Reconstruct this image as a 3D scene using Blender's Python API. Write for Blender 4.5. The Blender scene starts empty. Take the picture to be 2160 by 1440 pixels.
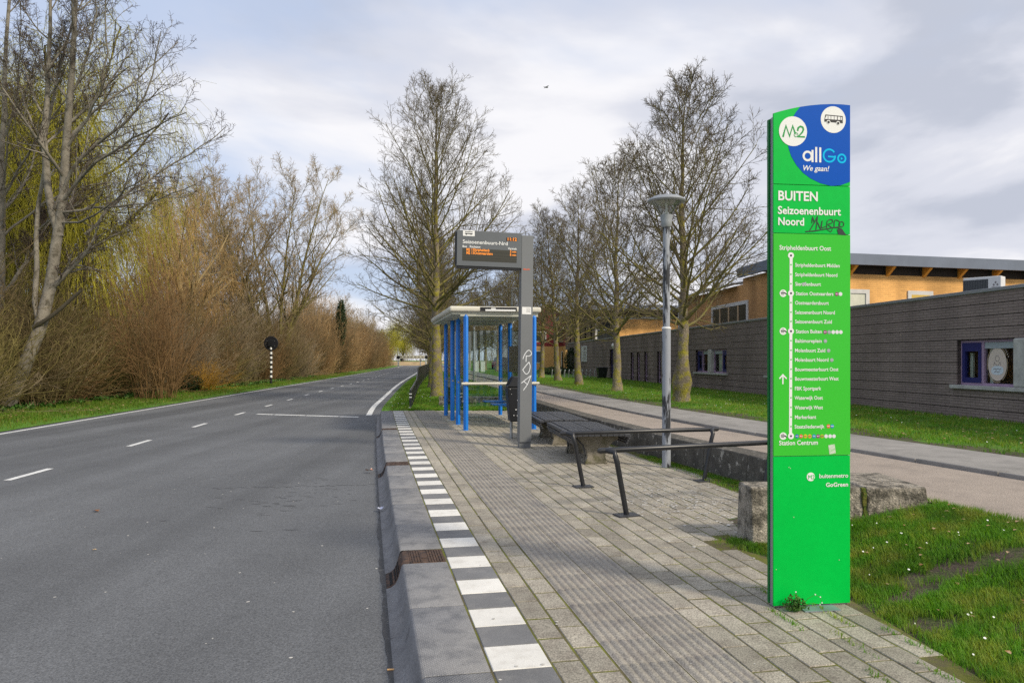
import bpy, math, random
import numpy as np
from mathutils import Vector, Matrix

S = bpy.context.scene
COL = S.collection
R = math.radians
random.seed(7)

# ------------------------------------------------------------------ camera
F = 1560.0            # focal length in pixels of the 2160 px wide photograph
EYE = 1.51
cam = bpy.data.cameras.new('camera')
cam.sensor_width = 36.0
cam.lens = 36.0 * F / 2160.0
cam.shift_y = 38.0 / 2160.0
cam.clip_start = 0.05
cam.clip_end = 3000.0
cam_ob = bpy.data.objects.new('camera', cam)
COL.objects.link(cam_ob)
cam_ob.location = (0, 0, EYE)
cam_ob.rotation_euler = (R(90), 0, 0)
S.camera = cam_ob

# ------------------------------------------------------------------ daylight
SUN_EL, SUN_X, SUN_Y = 36.0, 0.79, -0.61          # the sun stands behind the camera to the right
SUN_STRENGTH, SUN_ANGLE = 3.3, 9.0
SKY_STRENGTH = 0.10
world = bpy.data.worlds.new('World')
S.world = world
world.use_nodes = True
wt = world.node_tree
for n in list(wt.nodes):
    wt.nodes.remove(n)
def wn(kind, **kw):
    n = wt.nodes.new(kind)
    for k, v in kw.items():
        setattr(n, k, v)
    return n
wout = wn('ShaderNodeOutputWorld')
wbg = wn('ShaderNodeBackground')
wbg.inputs['Strength'].default_value = SKY_STRENGTH
sky = wn('ShaderNodeTexSky', sky_type='NISHITA')
sky.sun_disc = False
sky.sun_elevation = R(SUN_EL)
sky.sun_rotation = math.atan2(SUN_X, SUN_Y)
sky.air_density = 1.0
sky.dust_density = 1.5
tc = wn('ShaderNodeTexCoord')
sep = wn('ShaderNodeSeparateXYZ')
wt.links.new(tc.outputs['Generated'], sep.inputs[0])
def wmath(op, a, b=None, c=None):
    n = wn('ShaderNodeMath', operation=op)
    for i, v in enumerate((a, b, c)):
        if v is None:
            continue
        if isinstance(v, (int, float)):
            n.inputs[i].default_value = v
        else:
            wt.links.new(v, n.inputs[i])
    return n.outputs[0]
up = wmath('ADD', wmath('ABSOLUTE', sep.outputs[2]), 0.16)
cx = wmath('DIVIDE', sep.outputs[0], up)
cy = wmath('DIVIDE', sep.outputs[1], up)
comb = wn('ShaderNodeCombineXYZ')
wt.links.new(cx, comb.inputs[0]); wt.links.new(cy, comb.inputs[1])
comb.inputs[2].default_value = 3.7
def wnoise(scale, detail, rough, dist=0.0, off=(0, 0, 0)):
    mp = wn('ShaderNodeMapping')
    mp.inputs['Location'].default_value = off
    wt.links.new(comb.outputs[0], mp.inputs[0])
    n = wn('ShaderNodeTexNoise')
    n.inputs['Scale'].default_value = scale
    n.inputs['Detail'].default_value = detail
    n.inputs['Roughness'].default_value = rough
    n.inputs['Distortion'].default_value = dist
    wt.links.new(mp.outputs[0], n.inputs['Vector'])
    return n.outputs[0]
def wramp(fac, stops):
    n = wn('ShaderNodeValToRGB')
    while len(n.color_ramp.elements) < len(stops):
        n.color_ramp.elements.new(0.5)
    for e, (p, c) in zip(n.color_ramp.elements, stops):
        e.position = p
        e.color = (*c, 1)
    n.color_ramp.interpolation = 'EASE'
    wt.links.new(fac, n.inputs[0])
    return n.outputs[0]
def wmix(fac, a, b, blend='MIX'):
    n = wn('ShaderNodeMix', data_type='RGBA', blend_type=blend)
    if isinstance(fac, (int, float)):
        n.inputs[0].default_value = fac
    else:
        wt.links.new(fac, n.inputs[0])
    wt.links.new(a, n.inputs[6])
    if isinstance(b, tuple):
        n.inputs[7].default_value = (*b, 1)
    else:
        wt.links.new(b, n.inputs[7])
    return n.outputs[2]
K = 1.0 / SKY_STRENGTH
shade = wramp(wnoise(0.85, 7, 0.50, 0.35, (-10.48, 1.77, -0.78)),
              [(0.36, (0.555 * K, 0.59 * K, 0.69 * K)), (0.45, (0.73 * K, 0.75 * K, 0.835 * K)), (0.55, (0.96 * K, 0.955 * K, 0.985 * K))])
cover = wramp(wmath('MULTIPLY_ADD', sep.outputs[0], -0.20, wnoise(0.55, 6, 0.55, 0.3, (4.16, 5.03, -2.61))), [(0.47, (1, 1, 1)), (0.62, (0.10, 0.10, 0.10))])
gap = wmix(0.72, sky.outputs[0], (0.67 * K, 0.78 * K, 1.02 * K))
skycol = wmix(cover, gap, shade)
wt.links.new(skycol, wbg.inputs['Color'])
wt.links.new(wbg.outputs[0], wout.inputs['Surface'])

sun = bpy.data.lights.new('sun', 'SUN')
sun.energy = SUN_STRENGTH
sun.angle = R(SUN_ANGLE)
sun.color = (1.0, 0.90, 0.73)
sun_ob = bpy.data.objects.new('sun', sun)
COL.objects.link(sun_ob)
hx, hy = SUN_X * math.cos(R(SUN_EL)), SUN_Y * math.cos(R(SUN_EL))
sun_ob.rotation_euler = Vector((hx, hy, math.sin(R(SUN_EL)))).to_track_quat('Z', 'Y').to_euler()
sun_ob.location = (30, -20, 40)

S.render.engine = 'CYCLES'
S.view_settings.view_transform = 'Standard'
S.view_settings.look = 'None'
S.view_settings.exposure = 0.0
S.view_settings.gamma = 1.0
S.view_settings.use_curve_mapping = False
S.cycles.use_denoising = False
S.cycles.max_bounces = 6
S.cycles.diffuse_bounces = 3
S.cycles.transparent_max_bounces = 12
S.cycles.sample_clamp_indirect = 3.0
S.cycles.sample_clamp_direct = 6.0

# ------------------------------------------------------------------ materials
MATS = {}
def mat(name, col, rough=0.85, var=0.0, scale=6.0, col2=None, detail=4.0, mask=(0.45, 0.6), bump=0.0, bscale=60.0,
        spec=0.35, metal=0.0, rnd=0.0, emit=None, fine=0.0, fscale=250.0, coords='pos', bdist=0.01, fmask=None):
    """Principled colour with a noise blend to col2, a fine grain, a per-object tint and a noise bump."""
    if name in MATS:
        return MATS[name]
    m = bpy.data.materials.new(name)
    m.use_nodes = True
    nt = m.node_tree
    b = nt.nodes['Principled BSDF']
    b.inputs['Roughness'].default_value = rough
    b.inputs['Metallic'].default_value = metal
    b.inputs['Specular IOR Level'].default_value = spec
    b.inputs['Base Color'].default_value = (*col, 1)
    def N(k, **kw):
        n = nt.nodes.new(k)
        for a, v in kw.items():
            setattr(n, a, v)
        return n
    L = nt.links.new
    if coords == 'pos':
        vec = N('ShaderNodeNewGeometry').outputs['Position']
    else:
        vec = N('ShaderNodeTexCoord').outputs['Object']
    def noise(sc, det, off=0.0):
        n = N('ShaderNodeTexNoise')
        n.inputs['Scale'].default_value = sc
        n.inputs['Detail'].default_value = det
        n.inputs['Roughness'].default_value = 0.6
        if off:
            mp = N('ShaderNodeMapping')
            mp.inputs['Location'].default_value = (off, off * 0.7, off * 1.3)
            L(vec, mp.inputs[0]); L(mp.outputs[0], n.inputs['Vector'])
        else:
            L(vec, n.inputs['Vector'])
        return n.outputs[0]
    cur = None
    def out():
        if cur is not None:
            return cur
        c = N('ShaderNodeRGB')
        c.outputs[0].default_value = (*col, 1)
        return c.outputs[0]
    if col2 is not None:
        rp = N('ShaderNodeMapRange')
        rp.inputs[1].default_value, rp.inputs[2].default_value = mask
        L(noise(scale, detail), rp.inputs[0])
        mx = N('ShaderNodeMix', data_type='RGBA')
        L(rp.outputs[0], mx.inputs[0]); L(out(), mx.inputs[6])
        mx.inputs[7].default_value = (*col2, 1)
        cur = mx.outputs[2]
    def times(val_socket, lo, hi, flo=0.3, fhi=0.7):
        nonlocal cur
        rp = N('ShaderNodeMapRange')
        rp.inputs[1].default_value, rp.inputs[2].default_value = flo, fhi
        rp.inputs[3].default_value, rp.inputs[4].default_value = lo, hi
        L(val_socket, rp.inputs[0])
        mx = N('ShaderNodeMix', data_type='RGBA', blend_type='MULTIPLY')
        mx.inputs[0].default_value = 1.0
        L(out(), mx.inputs[6]); L(rp.outputs[0], mx.inputs[7])
        cur = mx.outputs[2]
    if var:
        times(noise(scale * 0.37, 5, 9.1), 1 - var, 1 + var)
    if fine:
        times(noise(fscale, 2, 3.3), 1 - fine, 1 + fine)
    if rnd:
        times(N('ShaderNodeObjectInfo').outputs['Random'], 1 - rnd, 1 + rnd, 0, 1)
    if cur is not None:
        L(cur, b.inputs['Base Color'])
    if bump:
        bp = N('ShaderNodeBump')
        bp.inputs['Strength'].default_value = bump
        bp.inputs['Distance'].default_value = bdist
        L(noise(bscale, 3, 5.5), bp.inputs['Height'])
        L(bp.outputs[0], b.inputs['Normal'])
    if emit:
        b.inputs['Emission Color'].default_value = (*emit[0], 1)
        b.inputs['Emission Strength'].default_value = emit[1]
    MATS[name] = m
    return m

def mat_brick(name, col, mortar, axis, bw=0.21, rh=0.056, mort=0.008, var=0.2, stain=None):
    """Brick courses on a wall: axis 'y' runs along Y, 'x' along X."""
    m = mat(name, col, 0.9)
    nt = m.node_tree
    b = nt.nodes['Principled BSDF']
    L = nt.links.new
    g = nt.nodes.new('ShaderNodeNewGeometry')
    sp = nt.nodes.new('ShaderNodeSeparateXYZ'); L(g.outputs['Position'], sp.inputs[0])
    cb = nt.nodes.new('ShaderNodeCombineXYZ')
    L(sp.outputs[1 if axis == 'y' else 0], cb.inputs[0]); L(sp.outputs[2], cb.inputs[1])
    bt = nt.nodes.new('ShaderNodeTexBrick')
    bt.inputs['Scale'].default_value = 1.0
    bt.inputs['Brick Width'].default_value = bw
    bt.inputs['Row Height'].default_value = rh
    bt.inputs['Mortar Size'].default_value = mort
    bt.inputs['Mortar Smooth'].default_value = 0.2
    bt.inputs['Color1'].default_value = (*[c * (1 - var) for c in col], 1)
    bt.inputs['Color2'].default_value = (*[c * (1 + var) for c in col], 1)
    bt.inputs['Mortar'].default_value = (*mortar, 1)
    L(cb.outputs[0], bt.inputs['Vector'])
    cur = bt.outputs['Color']
    ns = nt.nodes.new('ShaderNodeTexNoise')
    ns.inputs['Scale'].default_value = 0.9; ns.inputs['Detail'].default_value = 7
    mp = nt.nodes.new('ShaderNodeMapping'); mp.inputs['Scale'].default_value = (1, 1, 0.35)
    L(g.outputs['Position'], mp.inputs[0]); L(mp.outputs[0], ns.inputs['Vector'])
    rp = nt.nodes.new('ShaderNodeMapRange')
    rp.inputs[1].default_value, rp.inputs[2].default_value, rp.inputs[3].default_value, rp.inputs[4].default_value = 0.3, 0.7, 0.72, 1.2
    L(ns.outputs[0], rp.inputs[0])
    mx = nt.nodes.new('ShaderNodeMix'); mx.data_type = 'RGBA'; mx.blend_type = 'MULTIPLY'
    mx.inputs[0].default_value = 1
    L(cur, mx.inputs[6]); L(rp.outputs[0], mx.inputs[7])
    L(mx.outputs[2], b.inputs['Base Color'])
    bp = nt.nodes.new('ShaderNodeBump'); bp.inputs['Strength'].default_value = 0.6; bp.inputs['Distance'].default_value = 0.008
    inv = nt.nodes.new('ShaderNodeMath'); inv.operation = 'SUBTRACT'; inv.inputs[0].default_value = 1.0
    L(bt.outputs['Fac'], inv.inputs[1]); L(inv.outputs[0], bp.inputs['Height'])
    L(bp.outputs[0], b.inputs['Normal'])
    return m

def leafy_light(m, share=0.4, gain=1.0):
    """Thin leaves let light through: part of the surface becomes translucent."""
    nt = m.node_tree
    b = nt.nodes['Principled BSDF']; o = [n for n in nt.nodes if n.type == 'OUTPUT_MATERIAL'][0]
    tr = nt.nodes.new('ShaderNodeBsdfTranslucent'); mx = nt.nodes.new('ShaderNodeMixShader')
    mx.inputs[0].default_value = share
    src = b.inputs['Base Color'].links
    if src:
        sc_ = nt.nodes.new('ShaderNodeMix'); sc_.data_type = 'RGBA'; sc_.blend_type = 'MULTIPLY'; sc_.inputs[0].default_value = 1
        nt.links.new(src[0].from_socket, sc_.inputs[6]); sc_.inputs[7].default_value = (1.5 * gain, 1.35 * gain, 0.7 * gain, 1)
        nt.links.new(sc_.outputs[2], tr.inputs[0])
    nt.links.new(b.outputs[0], mx.inputs[1]); nt.links.new(tr.outputs[0], mx.inputs[2]); nt.links.new(mx.outputs[0], o.inputs[0])
    return m

def mat_glass(name, tint=(0.9, 0.95, 0.92), refl=0.10, rough=0.02):
    """Thin clear pane: straight through plus a fresnel reflection."""
    m = bpy.data.materials.new(name)
    m.use_nodes = True
    nt = m.node_tree
    for n in list(nt.nodes):
        nt.nodes.remove(n)
    o = nt.nodes.new('ShaderNodeOutputMaterial')
    mx = nt.nodes.new('ShaderNodeMixShader')
    tr = nt.nodes.new('ShaderNodeBsdfTransparent'); tr.inputs[0].default_value = (*tint, 1)
    gl = nt.nodes.new('ShaderNodeBsdfGlossy'); gl.inputs['Roughness'].default_value = rough
    fr = nt.nodes.new('ShaderNodeLayerWeight'); fr.inputs[0].default_value = 0.25
    rp = nt.nodes.new('ShaderNodeMapRange')
    rp.inputs[3].default_value, rp.inputs[4].default_value = refl * 0.4, 0.75
    nt.links.new(fr.outputs['Fresnel'], rp.inputs[0])
    nt.links.new(rp.outputs[0], mx.inputs[0])
    nt.links.new(tr.outputs[0], mx.inputs[1]); nt.links.new(gl.outputs[0], mx.inputs[2])
    nt.links.new(mx.outputs[0], o.inputs[0])
    MATS[name] = m
    return m

# ------------------------------------------------------------------ object helpers
def link(o, parent=None):
    COL.objects.link(o)
    if parent is not None:
        o.parent = parent
    return o

def thing(name, label, cat, loc=(0, 0, 0), rz=0.0, group=None):
    o = bpy.data.objects.new(name, None)
    o.empty_display_size = 0.2
    o.location = loc
    o.rotation_euler = (0, 0, rz)
    return tag(link(o), label, cat, group)

def tag(o, label=None, cat=None, group=None, kind=None):
    if label: o['label'] = label
    if cat: o['category'] = cat
    if group: o['group'] = group
    if kind: o['kind'] = kind
    return o

def mesh_arrays(name, V, quads=None, tris=None, smooth=False):
    V = np.asarray(V, np.float32).reshape(-1, 3)
    me = bpy.data.meshes.new(name)
    nq = 0 if quads is None else len(quads)
    nt_ = 0 if tris is None else len(tris)
    me.vertices.add(len(V)); me.vertices.foreach_set('co', V.ravel())
    loops = []
    if nq: loops.append(np.asarray(quads, np.int32).ravel())
    if nt_: loops.append(np.asarray(tris, np.int32).ravel())
    loops = np.concatenate(loops)
    starts = np.concatenate([np.arange(nq) * 4, nq * 4 + np.arange(nt_) * 3]).astype(np.int32)
    me.loops.add(len(loops)); me.loops.foreach_set('vertex_index', loops)
    me.polygons.add(nq + nt_)
    me.polygons.foreach_set('loop_start', starts)
    if smooth:
        me.polygons.foreach_set('use_smooth', np.ones(nq + nt_, bool))
    me.update(calc_edges=True)
    return me

class MB:
    """Collects simple solids; build() links them as ONE mesh object."""
    def __init__(self):
        self.v, self.f = [], []
    def add(self, vs, fs):
        o = len(self.v)
        self.v += [tuple(p) for p in vs]
        self.f += [tuple(i + o for i in f) for f in fs]
        return self
    def box(self, x0, x1, y0, y1, z0, z1):
        vs = [(x0, y0, z0), (x1, y0, z0), (x1, y1, z0), (x0, y1, z0), (x0, y0, z1), (x1, y0, z1), (x1, y1, z1), (x0, y1, z1)]
        return self.add(vs, [(0, 3, 2, 1), (4, 5, 6, 7), (0, 1, 5, 4), (1, 2, 6, 5), (2, 3, 7, 6), (3, 0, 4, 7)])
    def hexa(self, low, high):
        """Solid between two quads (each four points, counter-clockwise from above)."""
        return self.add(list(low) + list(high), [(0, 3, 2, 1), (4, 5, 6, 7), (0, 1, 5, 4), (1, 2, 6, 5), (2, 3, 7, 6), (3, 0, 4, 7)])
    def wall(self, p, q, z0, z1, th):
        """Upright slab along the ground line p-q; th > 0 thickens to the left of p->q."""
        d = Vector((q[0] - p[0], q[1] - p[1])); d.normalize()
        n = (-d.y * th, d.x * th)
        c = [p[:2], q[:2], (q[0] + n[0], q[1] + n[1]), (p[0] + n[0], p[1] + n[1])]
        if th < 0: c = c[::-1]
        return self.hexa([(x, y, z0) for x, y in c], [(x, y, z1) for x, y in c])
    def prism(self, poly, y0, y1):
        """Outline in the x-z plane (counter-clockwise seen from -y), pushed from y0 to y1."""
        n = len(poly)
        vs = [(x, y0, z) for x, z in poly] + [(x, y1, z) for x, z in poly]
        fs = [tuple(range(n)), tuple(range(2 * n - 1, n - 1, -1))]
        fs += [((i + 1) % n, i, i + n, (i + 1) % n + n) for i in range(n)]
        return self.add(vs, fs)
    def slab(self, poly, z0, z1):
        n = len(poly)
        vs = [(x, y, z0) for x, y in poly] + [(x, y, z1) for x, y in poly]
        fs = [tuple(range(n - 1, -1, -1)), tuple(range(n, 2 * n))]
        fs += [(i, (i + 1) % n, (i + 1) % n + n, i + n) for i in range(n)]
        return self.add(vs, fs)
    def tube(self, pts, r, sides=10, cap=True):
        pts = [Vector(p) for p in pts]
        rs = r if isinstance(r, (list, tuple)) else [r] * len(pts)
        o = len(self.v)
        ref = None
        for i, p in enumerate(pts):
            t = (pts[min(i + 1, len(pts) - 1)] - pts[max(i - 1, 0)]).normalized()
            if ref is None:
                ref = Vector((0, 0, 1)) if abs(t.z) < 0.9 else Vector((1, 0, 0))
            u = t.cross(ref).normalized(); w = t.cross(u)
            ref = -w if False else ref
            for k in range(sides):
                a = 2 * math.pi * k / sides
                self.v.append(tuple(p + rs[i] * (math.cos(a) * u + math.sin(a) * w)))
        for i in range(len(pts) - 1):
            for k in range(sides):
                a, b = o + i * sides + k, o + i * sides + (k + 1) % sides
                self.f.append((a, a + sides, b + sides, b))
        if cap:
            self.f.append(tuple(o + k for k in range(sides)))
            e = o + (len(pts) - 1) * sides
            self.f.append(tuple(e + k for k in range(sides - 1, -1, -1)))
        return self
    def lathe(self, prof, c=(0, 0, 0), sides=24):
        o = len(self.v)
        for r, z in prof:
            for k in range(sides):
                a = 2 * math.pi * k / sides
                self.v.append((c[0] + r * math.cos(a), c[1] + r * math.sin(a), c[2] + z))
        for i in range(len(prof) - 1):
            for k in range(sides):
                a, b = o + i * sides + k, o + i * sides + (k + 1) % sides
                self.f.append((a, b, b + sides, a + sides))
        if prof[0][0] > 1e-4: self.f.append(tuple(o + k for k in range(sides - 1, -1, -1)))
        e = o + (len(prof) - 1) * sides
        if prof[-1][0] > 1e-4: self.f.append(tuple(e + k for k in range(sides)))
        return self
    def mesh(self, name, smooth=False, sub=(0, 0, 0)):
        me = bpy.data.meshes.new(name)
        me.from_pydata([(x - sub[0], y - sub[1], z - sub[2]) for x, y, z in self.v], [], self.f)
        if smooth:
            me.polygons.foreach_set('use_smooth', np.ones(len(me.polygons), bool))
        me.update()
        return me
    def build(self, name, material, parent=None, bevel=0.0, smooth=False, world_of=None, seg=2):
        sub = world_of.location if world_of is not None else (0, 0, 0)
        me = self.mesh(name, smooth, sub)
        me.materials.append(material)
        o = link(bpy.data.objects.new(name, me), parent)
        if bevel:
            b = o.modifiers.new('bevel', 'BEVEL')
            b.width = bevel; b.segments = seg; b.limit_method = 'ANGLE'; b.angle_limit = R(40)
        if smooth:
            o.modifiers.new('edges', 'EDGE_SPLIT').split_angle = R(38)
        return o

def copy_thing(root, loc=None, rz=None, label=None, scale=None):
    r = root.copy(); COL.objects.link(r)
    if loc is not None: r.location = loc
    if rz is not None: r.rotation_euler = (0, 0, rz)
    if label: r['label'] = label
    if scale is not None: r.scale = scale if isinstance(scale, tuple) else (scale,) * 3
    for ch in list(root.children):
        c = ch.copy(); COL.objects.link(c); c.parent = r
        for g in list(ch.children):
            d = g.copy(); COL.objects.link(d); d.parent = c
    return r

TEXTS = []
def text(body, x, z, width, cap, material, parent, y=-0.002, name='lettering', bold=0.0, shear=0.0, align='LEFT', extrude=0.0004):
    cu = bpy.data.curves.new('text_curve', 'FONT')
    cu.body = body
    cu.size = cap / 0.70
    cu.offset = bold * cu.size
    cu.shear = shear
    cu.extrude = extrude
    cu.resolution_u = 3
    cu.align_x = align
    cu.materials.append(material)
    o = link(bpy.data.objects.new('text_curve', cu), parent)
    o.location = (x, y, z)
    o.rotation_euler = (R(90), 0, 0)
    TEXTS.append((o, width))
    return o
def fit_texts():
    """Turns the lettering into plain meshes, fitted to the measured widths."""
    bpy.context.view_layer.update()
    dg = bpy.context.evaluated_depsgraph_get()
    for o, w in TEXTS:
        me = bpy.data.meshes.new_from_object(o.evaluated_get(dg))
        xs = [v.co.x for v in me.vertices]
        d = (max(xs) - min(xs)) if xs else 0
        n = link(bpy.data.objects.new('lettering', me), o.parent)
        n.location, n.rotation_euler = o.location, o.rotation_euler
        if w and d > 1e-6: n.scale = (w / d, 1, 1)
        if not me.materials: me.materials.append(o.data.materials[0])
    for o, w in TEXTS:
        cu = o.data
        bpy.data.objects.remove(o); bpy.data.curves.remove(cu)

def disc(mb, x, z, r, y0, y1, n=28):
    return mb.prism([(x + r * math.cos(2 * math.pi * k / n), z + r * math.sin(2 * math.pi * k / n)) for k in range(n)], y0, y1)
def ribbon(mb, pts, w, y0, y1):
    """Flat stroke of width w along points in the x-z plane."""
    P = [Vector(p) for p in pts]
    closed = (P[0] - P[-1]).length < 1e-6
    if closed: P = P[:-1]
    n = len(P)
    mb.layer = getattr(mb, 'layer', 0.0) - 0.00004
    V = []
    for i in range(n):
        a = P[i - 1] if (i > 0 or closed) else None
        c = P[(i + 1) % n] if (i < n - 1 or closed) else None
        d1 = (P[i] - a).normalized() if a is not None else (c - P[i]).normalized()
        d2 = (c - P[i]).normalized() if c is not None else d1
        t = d1 + d2
        t = t.normalized() if t.length > 1e-3 else d1
        nn = Vector((-t.y, t.x))
        k = min(1.8, 1.0 / max(0.35, abs(nn.dot(Vector((-d1.y, d1.x))))))
        p = P[i] - (d1 * w * 0.3 if a is None else Vector((0, 0))) + (d2 * w * 0.3 if c is None else Vector((0, 0)))
        for s_ in (-1, 1):
            q = p + nn * (s_ * k * w / 2)
            V.append((q.x, y0 + mb.layer, q.y))
    m_ = n if closed else n - 1
    return mb.add(V, [(2 * i, 2 * ((i + 1) % n), 2 * ((i + 1) % n) + 1, 2 * i + 1) for i in range(m_)])
def smooth(pts, k=6):
    """Catmull-Rom curve through hand drawn points."""
    P = [Vector(p) for p in pts]
    P = [P[0] * 2 - P[1]] + P + [P[-1] * 2 - P[-2]]
    out = []
    for i in range(1, len(P) - 2):
        for j in range(k):
            t = j / k
            a, b, c, d = P[i - 1:i + 3]
            q = 0.5 * ((2 * b) + (c - a) * t + (2 * a - 5 * b + 4 * c - d) * t * t + (3 * b - a - 3 * c + d) * t ** 3)
            out.append((q.x, q.y))
    return out + [tuple(P[-2])]
def ring_pts(x, z, r, a0=0, a1=360, n=28):
    return [(x + r * math.cos(R(a0 + (a1 - a0) * k / n)), z + r * math.sin(R(a0 + (a1 - a0) * k / n))) for k in range(n + 1)]

# ------------------------------------------------------------------ plan curves: x as a smooth function of y
def curve(pairs):
    P = np.array(pairs, float)
    ys, xs = P[:, 0], P[:, 1]
    d = np.gradient(xs, ys)
    def f(y):
        y_ = np.asarray(y, float)
        yc = np.clip(y_, ys[0], ys[-1])
        i = np.clip(np.searchsorted(ys, yc) - 1, 0, len(ys) - 2)
        h = ys[i + 1] - ys[i]
        t = (yc - ys[i]) / h
        r = ((2*t**3 - 3*t**2 + 1) * xs[i] + (t**3 - 2*t**2 + t) * h * d[i] + (-2*t**3 + 3*t**2) * xs[i + 1] + (t**3 - t**2) * h * d[i + 1])
        r = r + np.where(y_ < ys[0], (y_ - ys[0]) * d[0], 0) + np.where(y_ > ys[-1], (y_ - ys[-1]) * d[-1], 0)
        return r
    return f
ROAD_Z = -0.18
PATH_Z = 0.33
LAWN_Z = 0.36
left_line = curve([(-6, -9.6), (10, -11.0), (16.8, -11.6), (29, -12.7), (36, -13.35), (58.6, -15.3), (103, -19.4), (146, -23.8), (190, -28.6), (260, -36.5)])
right_line = curve([(22.4, -4.34), (26, -4.88), (32, -5.6), (46, -7.24), (94, -12.1), (146, -17.9), (190, -23.0), (260, -31.0)])
kerb_x = lambda y: 0.31 - 0.203 * np.asarray(y, float) + 0.0006 * np.asarray(y, float) ** 2
wall_x = curve([(6.1, 2.97), (7.0, 3.02), (8.0, 3.0), (8.8, 2.88), (10.6, 2.4), (14, 1.65), (20, 0.62), (22.8, 0.18)])
path_left = curve([(-6, 7.2), (3, 4.35), (5.3, 3.68), (6.1, 3.46), (8.8, 3.2), (10.6, 2.7), (14, 1.95), (20, 0.92), (23, 0.45), (27, -0.2), (40, -2.0), (60, -4.9), (100, -10.2), (150, -16.3), (220, -25.5)])
path_right = curve([(-6, 9.4), (3, 6.35), (7.24, 5.0), (10, 4.2), (14.25, 3.06), (20, 1.98), (27, 0.85), (40, -0.75), (60, -3.6), (100, -8.8), (150, -14.9), (220, -24.0)])
walk_right = curve([(-6, 11.4), (3, 7.75), (8.6, 5.96), (17.4, 3.74), (29.2, 1.85), (40, 0.4), (60, -2.2), (100, -7.3), (150, -13.4), (220, -22.4)])
pave_right = curve([(-2, 2.27), (3.45, 2.23), (4.5, 2.15), (5.6, 1.99), (6.25, 1.88), (6.5, 2.4), (6.8, 2.85), (7.5, 2.8), (9, 2.6), (10.6, 2.3), (14, 1.6), (20, 0.58), (22.8, 0.14)])
fence_x = curve([(22.6, -3.1), (37.7, -4.8), (80, -8.9), (120, -13.2)])
def bldg_x(y):
    return 10.37 - 0.094 * y

# arc-length frame along the kerb front edge
_ys = np.linspace(-1.0, 24.0, 2501)
_xs = kerb_x(_ys)
_ss = np.concatenate([[0], np.cumsum(np.hypot(np.diff(_xs), np.diff(_ys)))])
def at(s, t=0.0):
    y = np.interp(s, _ss, _ys)
    dx = -0.203 + 0.0012 * y
    n = math.hypot(dx, 1)
    x = float(kerb_x(y))
    return (x + t / n, float(y) - t * dx / n, math.atan2(-dx, 1))    # point and heading (rotation about z)

def strip(name, fl, fr, zl, zr, y0, y1, material, ny=120, nx=6, parent=None, power=1.0, zfun=None):
    ys = y0 + (y1 - y0) * np.linspace(0, 1, ny + 1) ** power
    V = []
    for y in ys:
        a, b = float(fl(y)), float(fr(y))
        for k in range(nx + 1):
            t = k / nx
            V.append((a + (b - a) * t, y, zfun(t, y) if zfun else zl + (zr - zl) * t))
    q = [(j * (nx + 1) + k, j * (nx + 1) + k + 1, (j + 1) * (nx + 1) + k + 1, (j + 1) * (nx + 1) + k) for j in range(ny) for k in range(nx)]
    me = mesh_arrays(name, V, quads=q)
    me.materials.append(material)
    return link(bpy.data.objects.new(name, me), parent)
def const(c):
    return lambda y: c
def plus(f, d):
    return lambda y: f(y) + d
# ------------------------------------------------------------------ setting: ground, road, platform, paths
rng = np.random.default_rng(11)
M_asphalt = mat('asphalt', (0.122, 0.126, 0.132), 0.82, var=0.10, scale=1.1, col2=(0.104, 0.107, 0.112), mask=(0.46, 0.8), detail=6,
                fine=0.42, fscale=95, bump=0.8, bscale=85, bdist=0.010, spec=0.4)
M_mark = mat('road_paint', (0.66, 0.66, 0.64), 0.7, var=0.15, scale=18, col2=(0.3, 0.3, 0.3), mask=(0.62, 0.74), detail=8, fine=0.12, fscale=120)
M_moss = mat('moss_joint', (0.11, 0.095, 0.045), 0.95, var=0.4, scale=5, col2=(0.135, 0.145, 0.02), mask=(0.42, 0.58), bump=0.7, bscale=140)
M_soil = mat('soil', (0.085, 0.065, 0.048), 0.95, var=0.3, scale=5, col2=(0.07, 0.105, 0.02), mask=(0.44, 0.6), detail=7, fine=0.3, fscale=70, bump=0.8, bscale=60, bdist=0.02)
M_turf = mat('turf_ground', (0.085, 0.20, 0.014), 0.95, var=0.3, scale=2.5, col2=(0.12, 0.14, 0.03), mask=(0.5, 0.7), detail=8, fine=0.4, fscale=45, bump=0.9, bscale=40, bdist=0.03)
M_path = mat('path_aggregate', (0.35, 0.295, 0.245), 0.9, var=0.1, scale=3, col2=(0.26, 0.22, 0.185), mask=(0.48, 0.8), detail=6, fine=0.35, fscale=110, bump=0.7, bscale=110)
M_walk = mat('sidewalk_stone', (0.27, 0.255, 0.235), 0.9, var=0.12, scale=3, col2=(0.2, 0.19, 0.175), mask=(0.45, 0.7), fine=0.15, fscale=90, rnd=0.08)
M_kerb = mat('kerb_concrete', (0.225, 0.222, 0.222), 0.8, var=0.14, scale=7, col2=(0.13, 0.132, 0.14), mask=(0.45, 0.7), fine=0.22, fscale=160, bump=0.35, bscale=120, rnd=0.06)
M_paver = mat('paver_concrete', (0.318, 0.29, 0.236), 0.9, var=0.14, scale=7, col2=(0.225, 0.196, 0.16), mask=(0.46, 0.72), detail=7, fine=0.5, fscale=120, bump=0.6, bscale=120, bdist=0.005, rnd=0.2)
M_tact = mat('tactile_concrete', (0.298, 0.272, 0.232), 0.9, var=0.12, scale=7, col2=(0.225, 0.2, 0.178), mask=(0.46, 0.72), detail=7, fine=0.4, fscale=120, bump=0.4, bscale=150, bdist=0.003, rnd=0.05)
M_white = mat('white_tile', (0.70, 0.68, 0.63), 0.8, var=0.08, scale=9, col2=(0.56, 0.53, 0.48), mask=(0.5, 0.75), detail=7, fine=0.07, fscale=160, rnd=0.05, bump=0.2, bscale=130)
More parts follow.
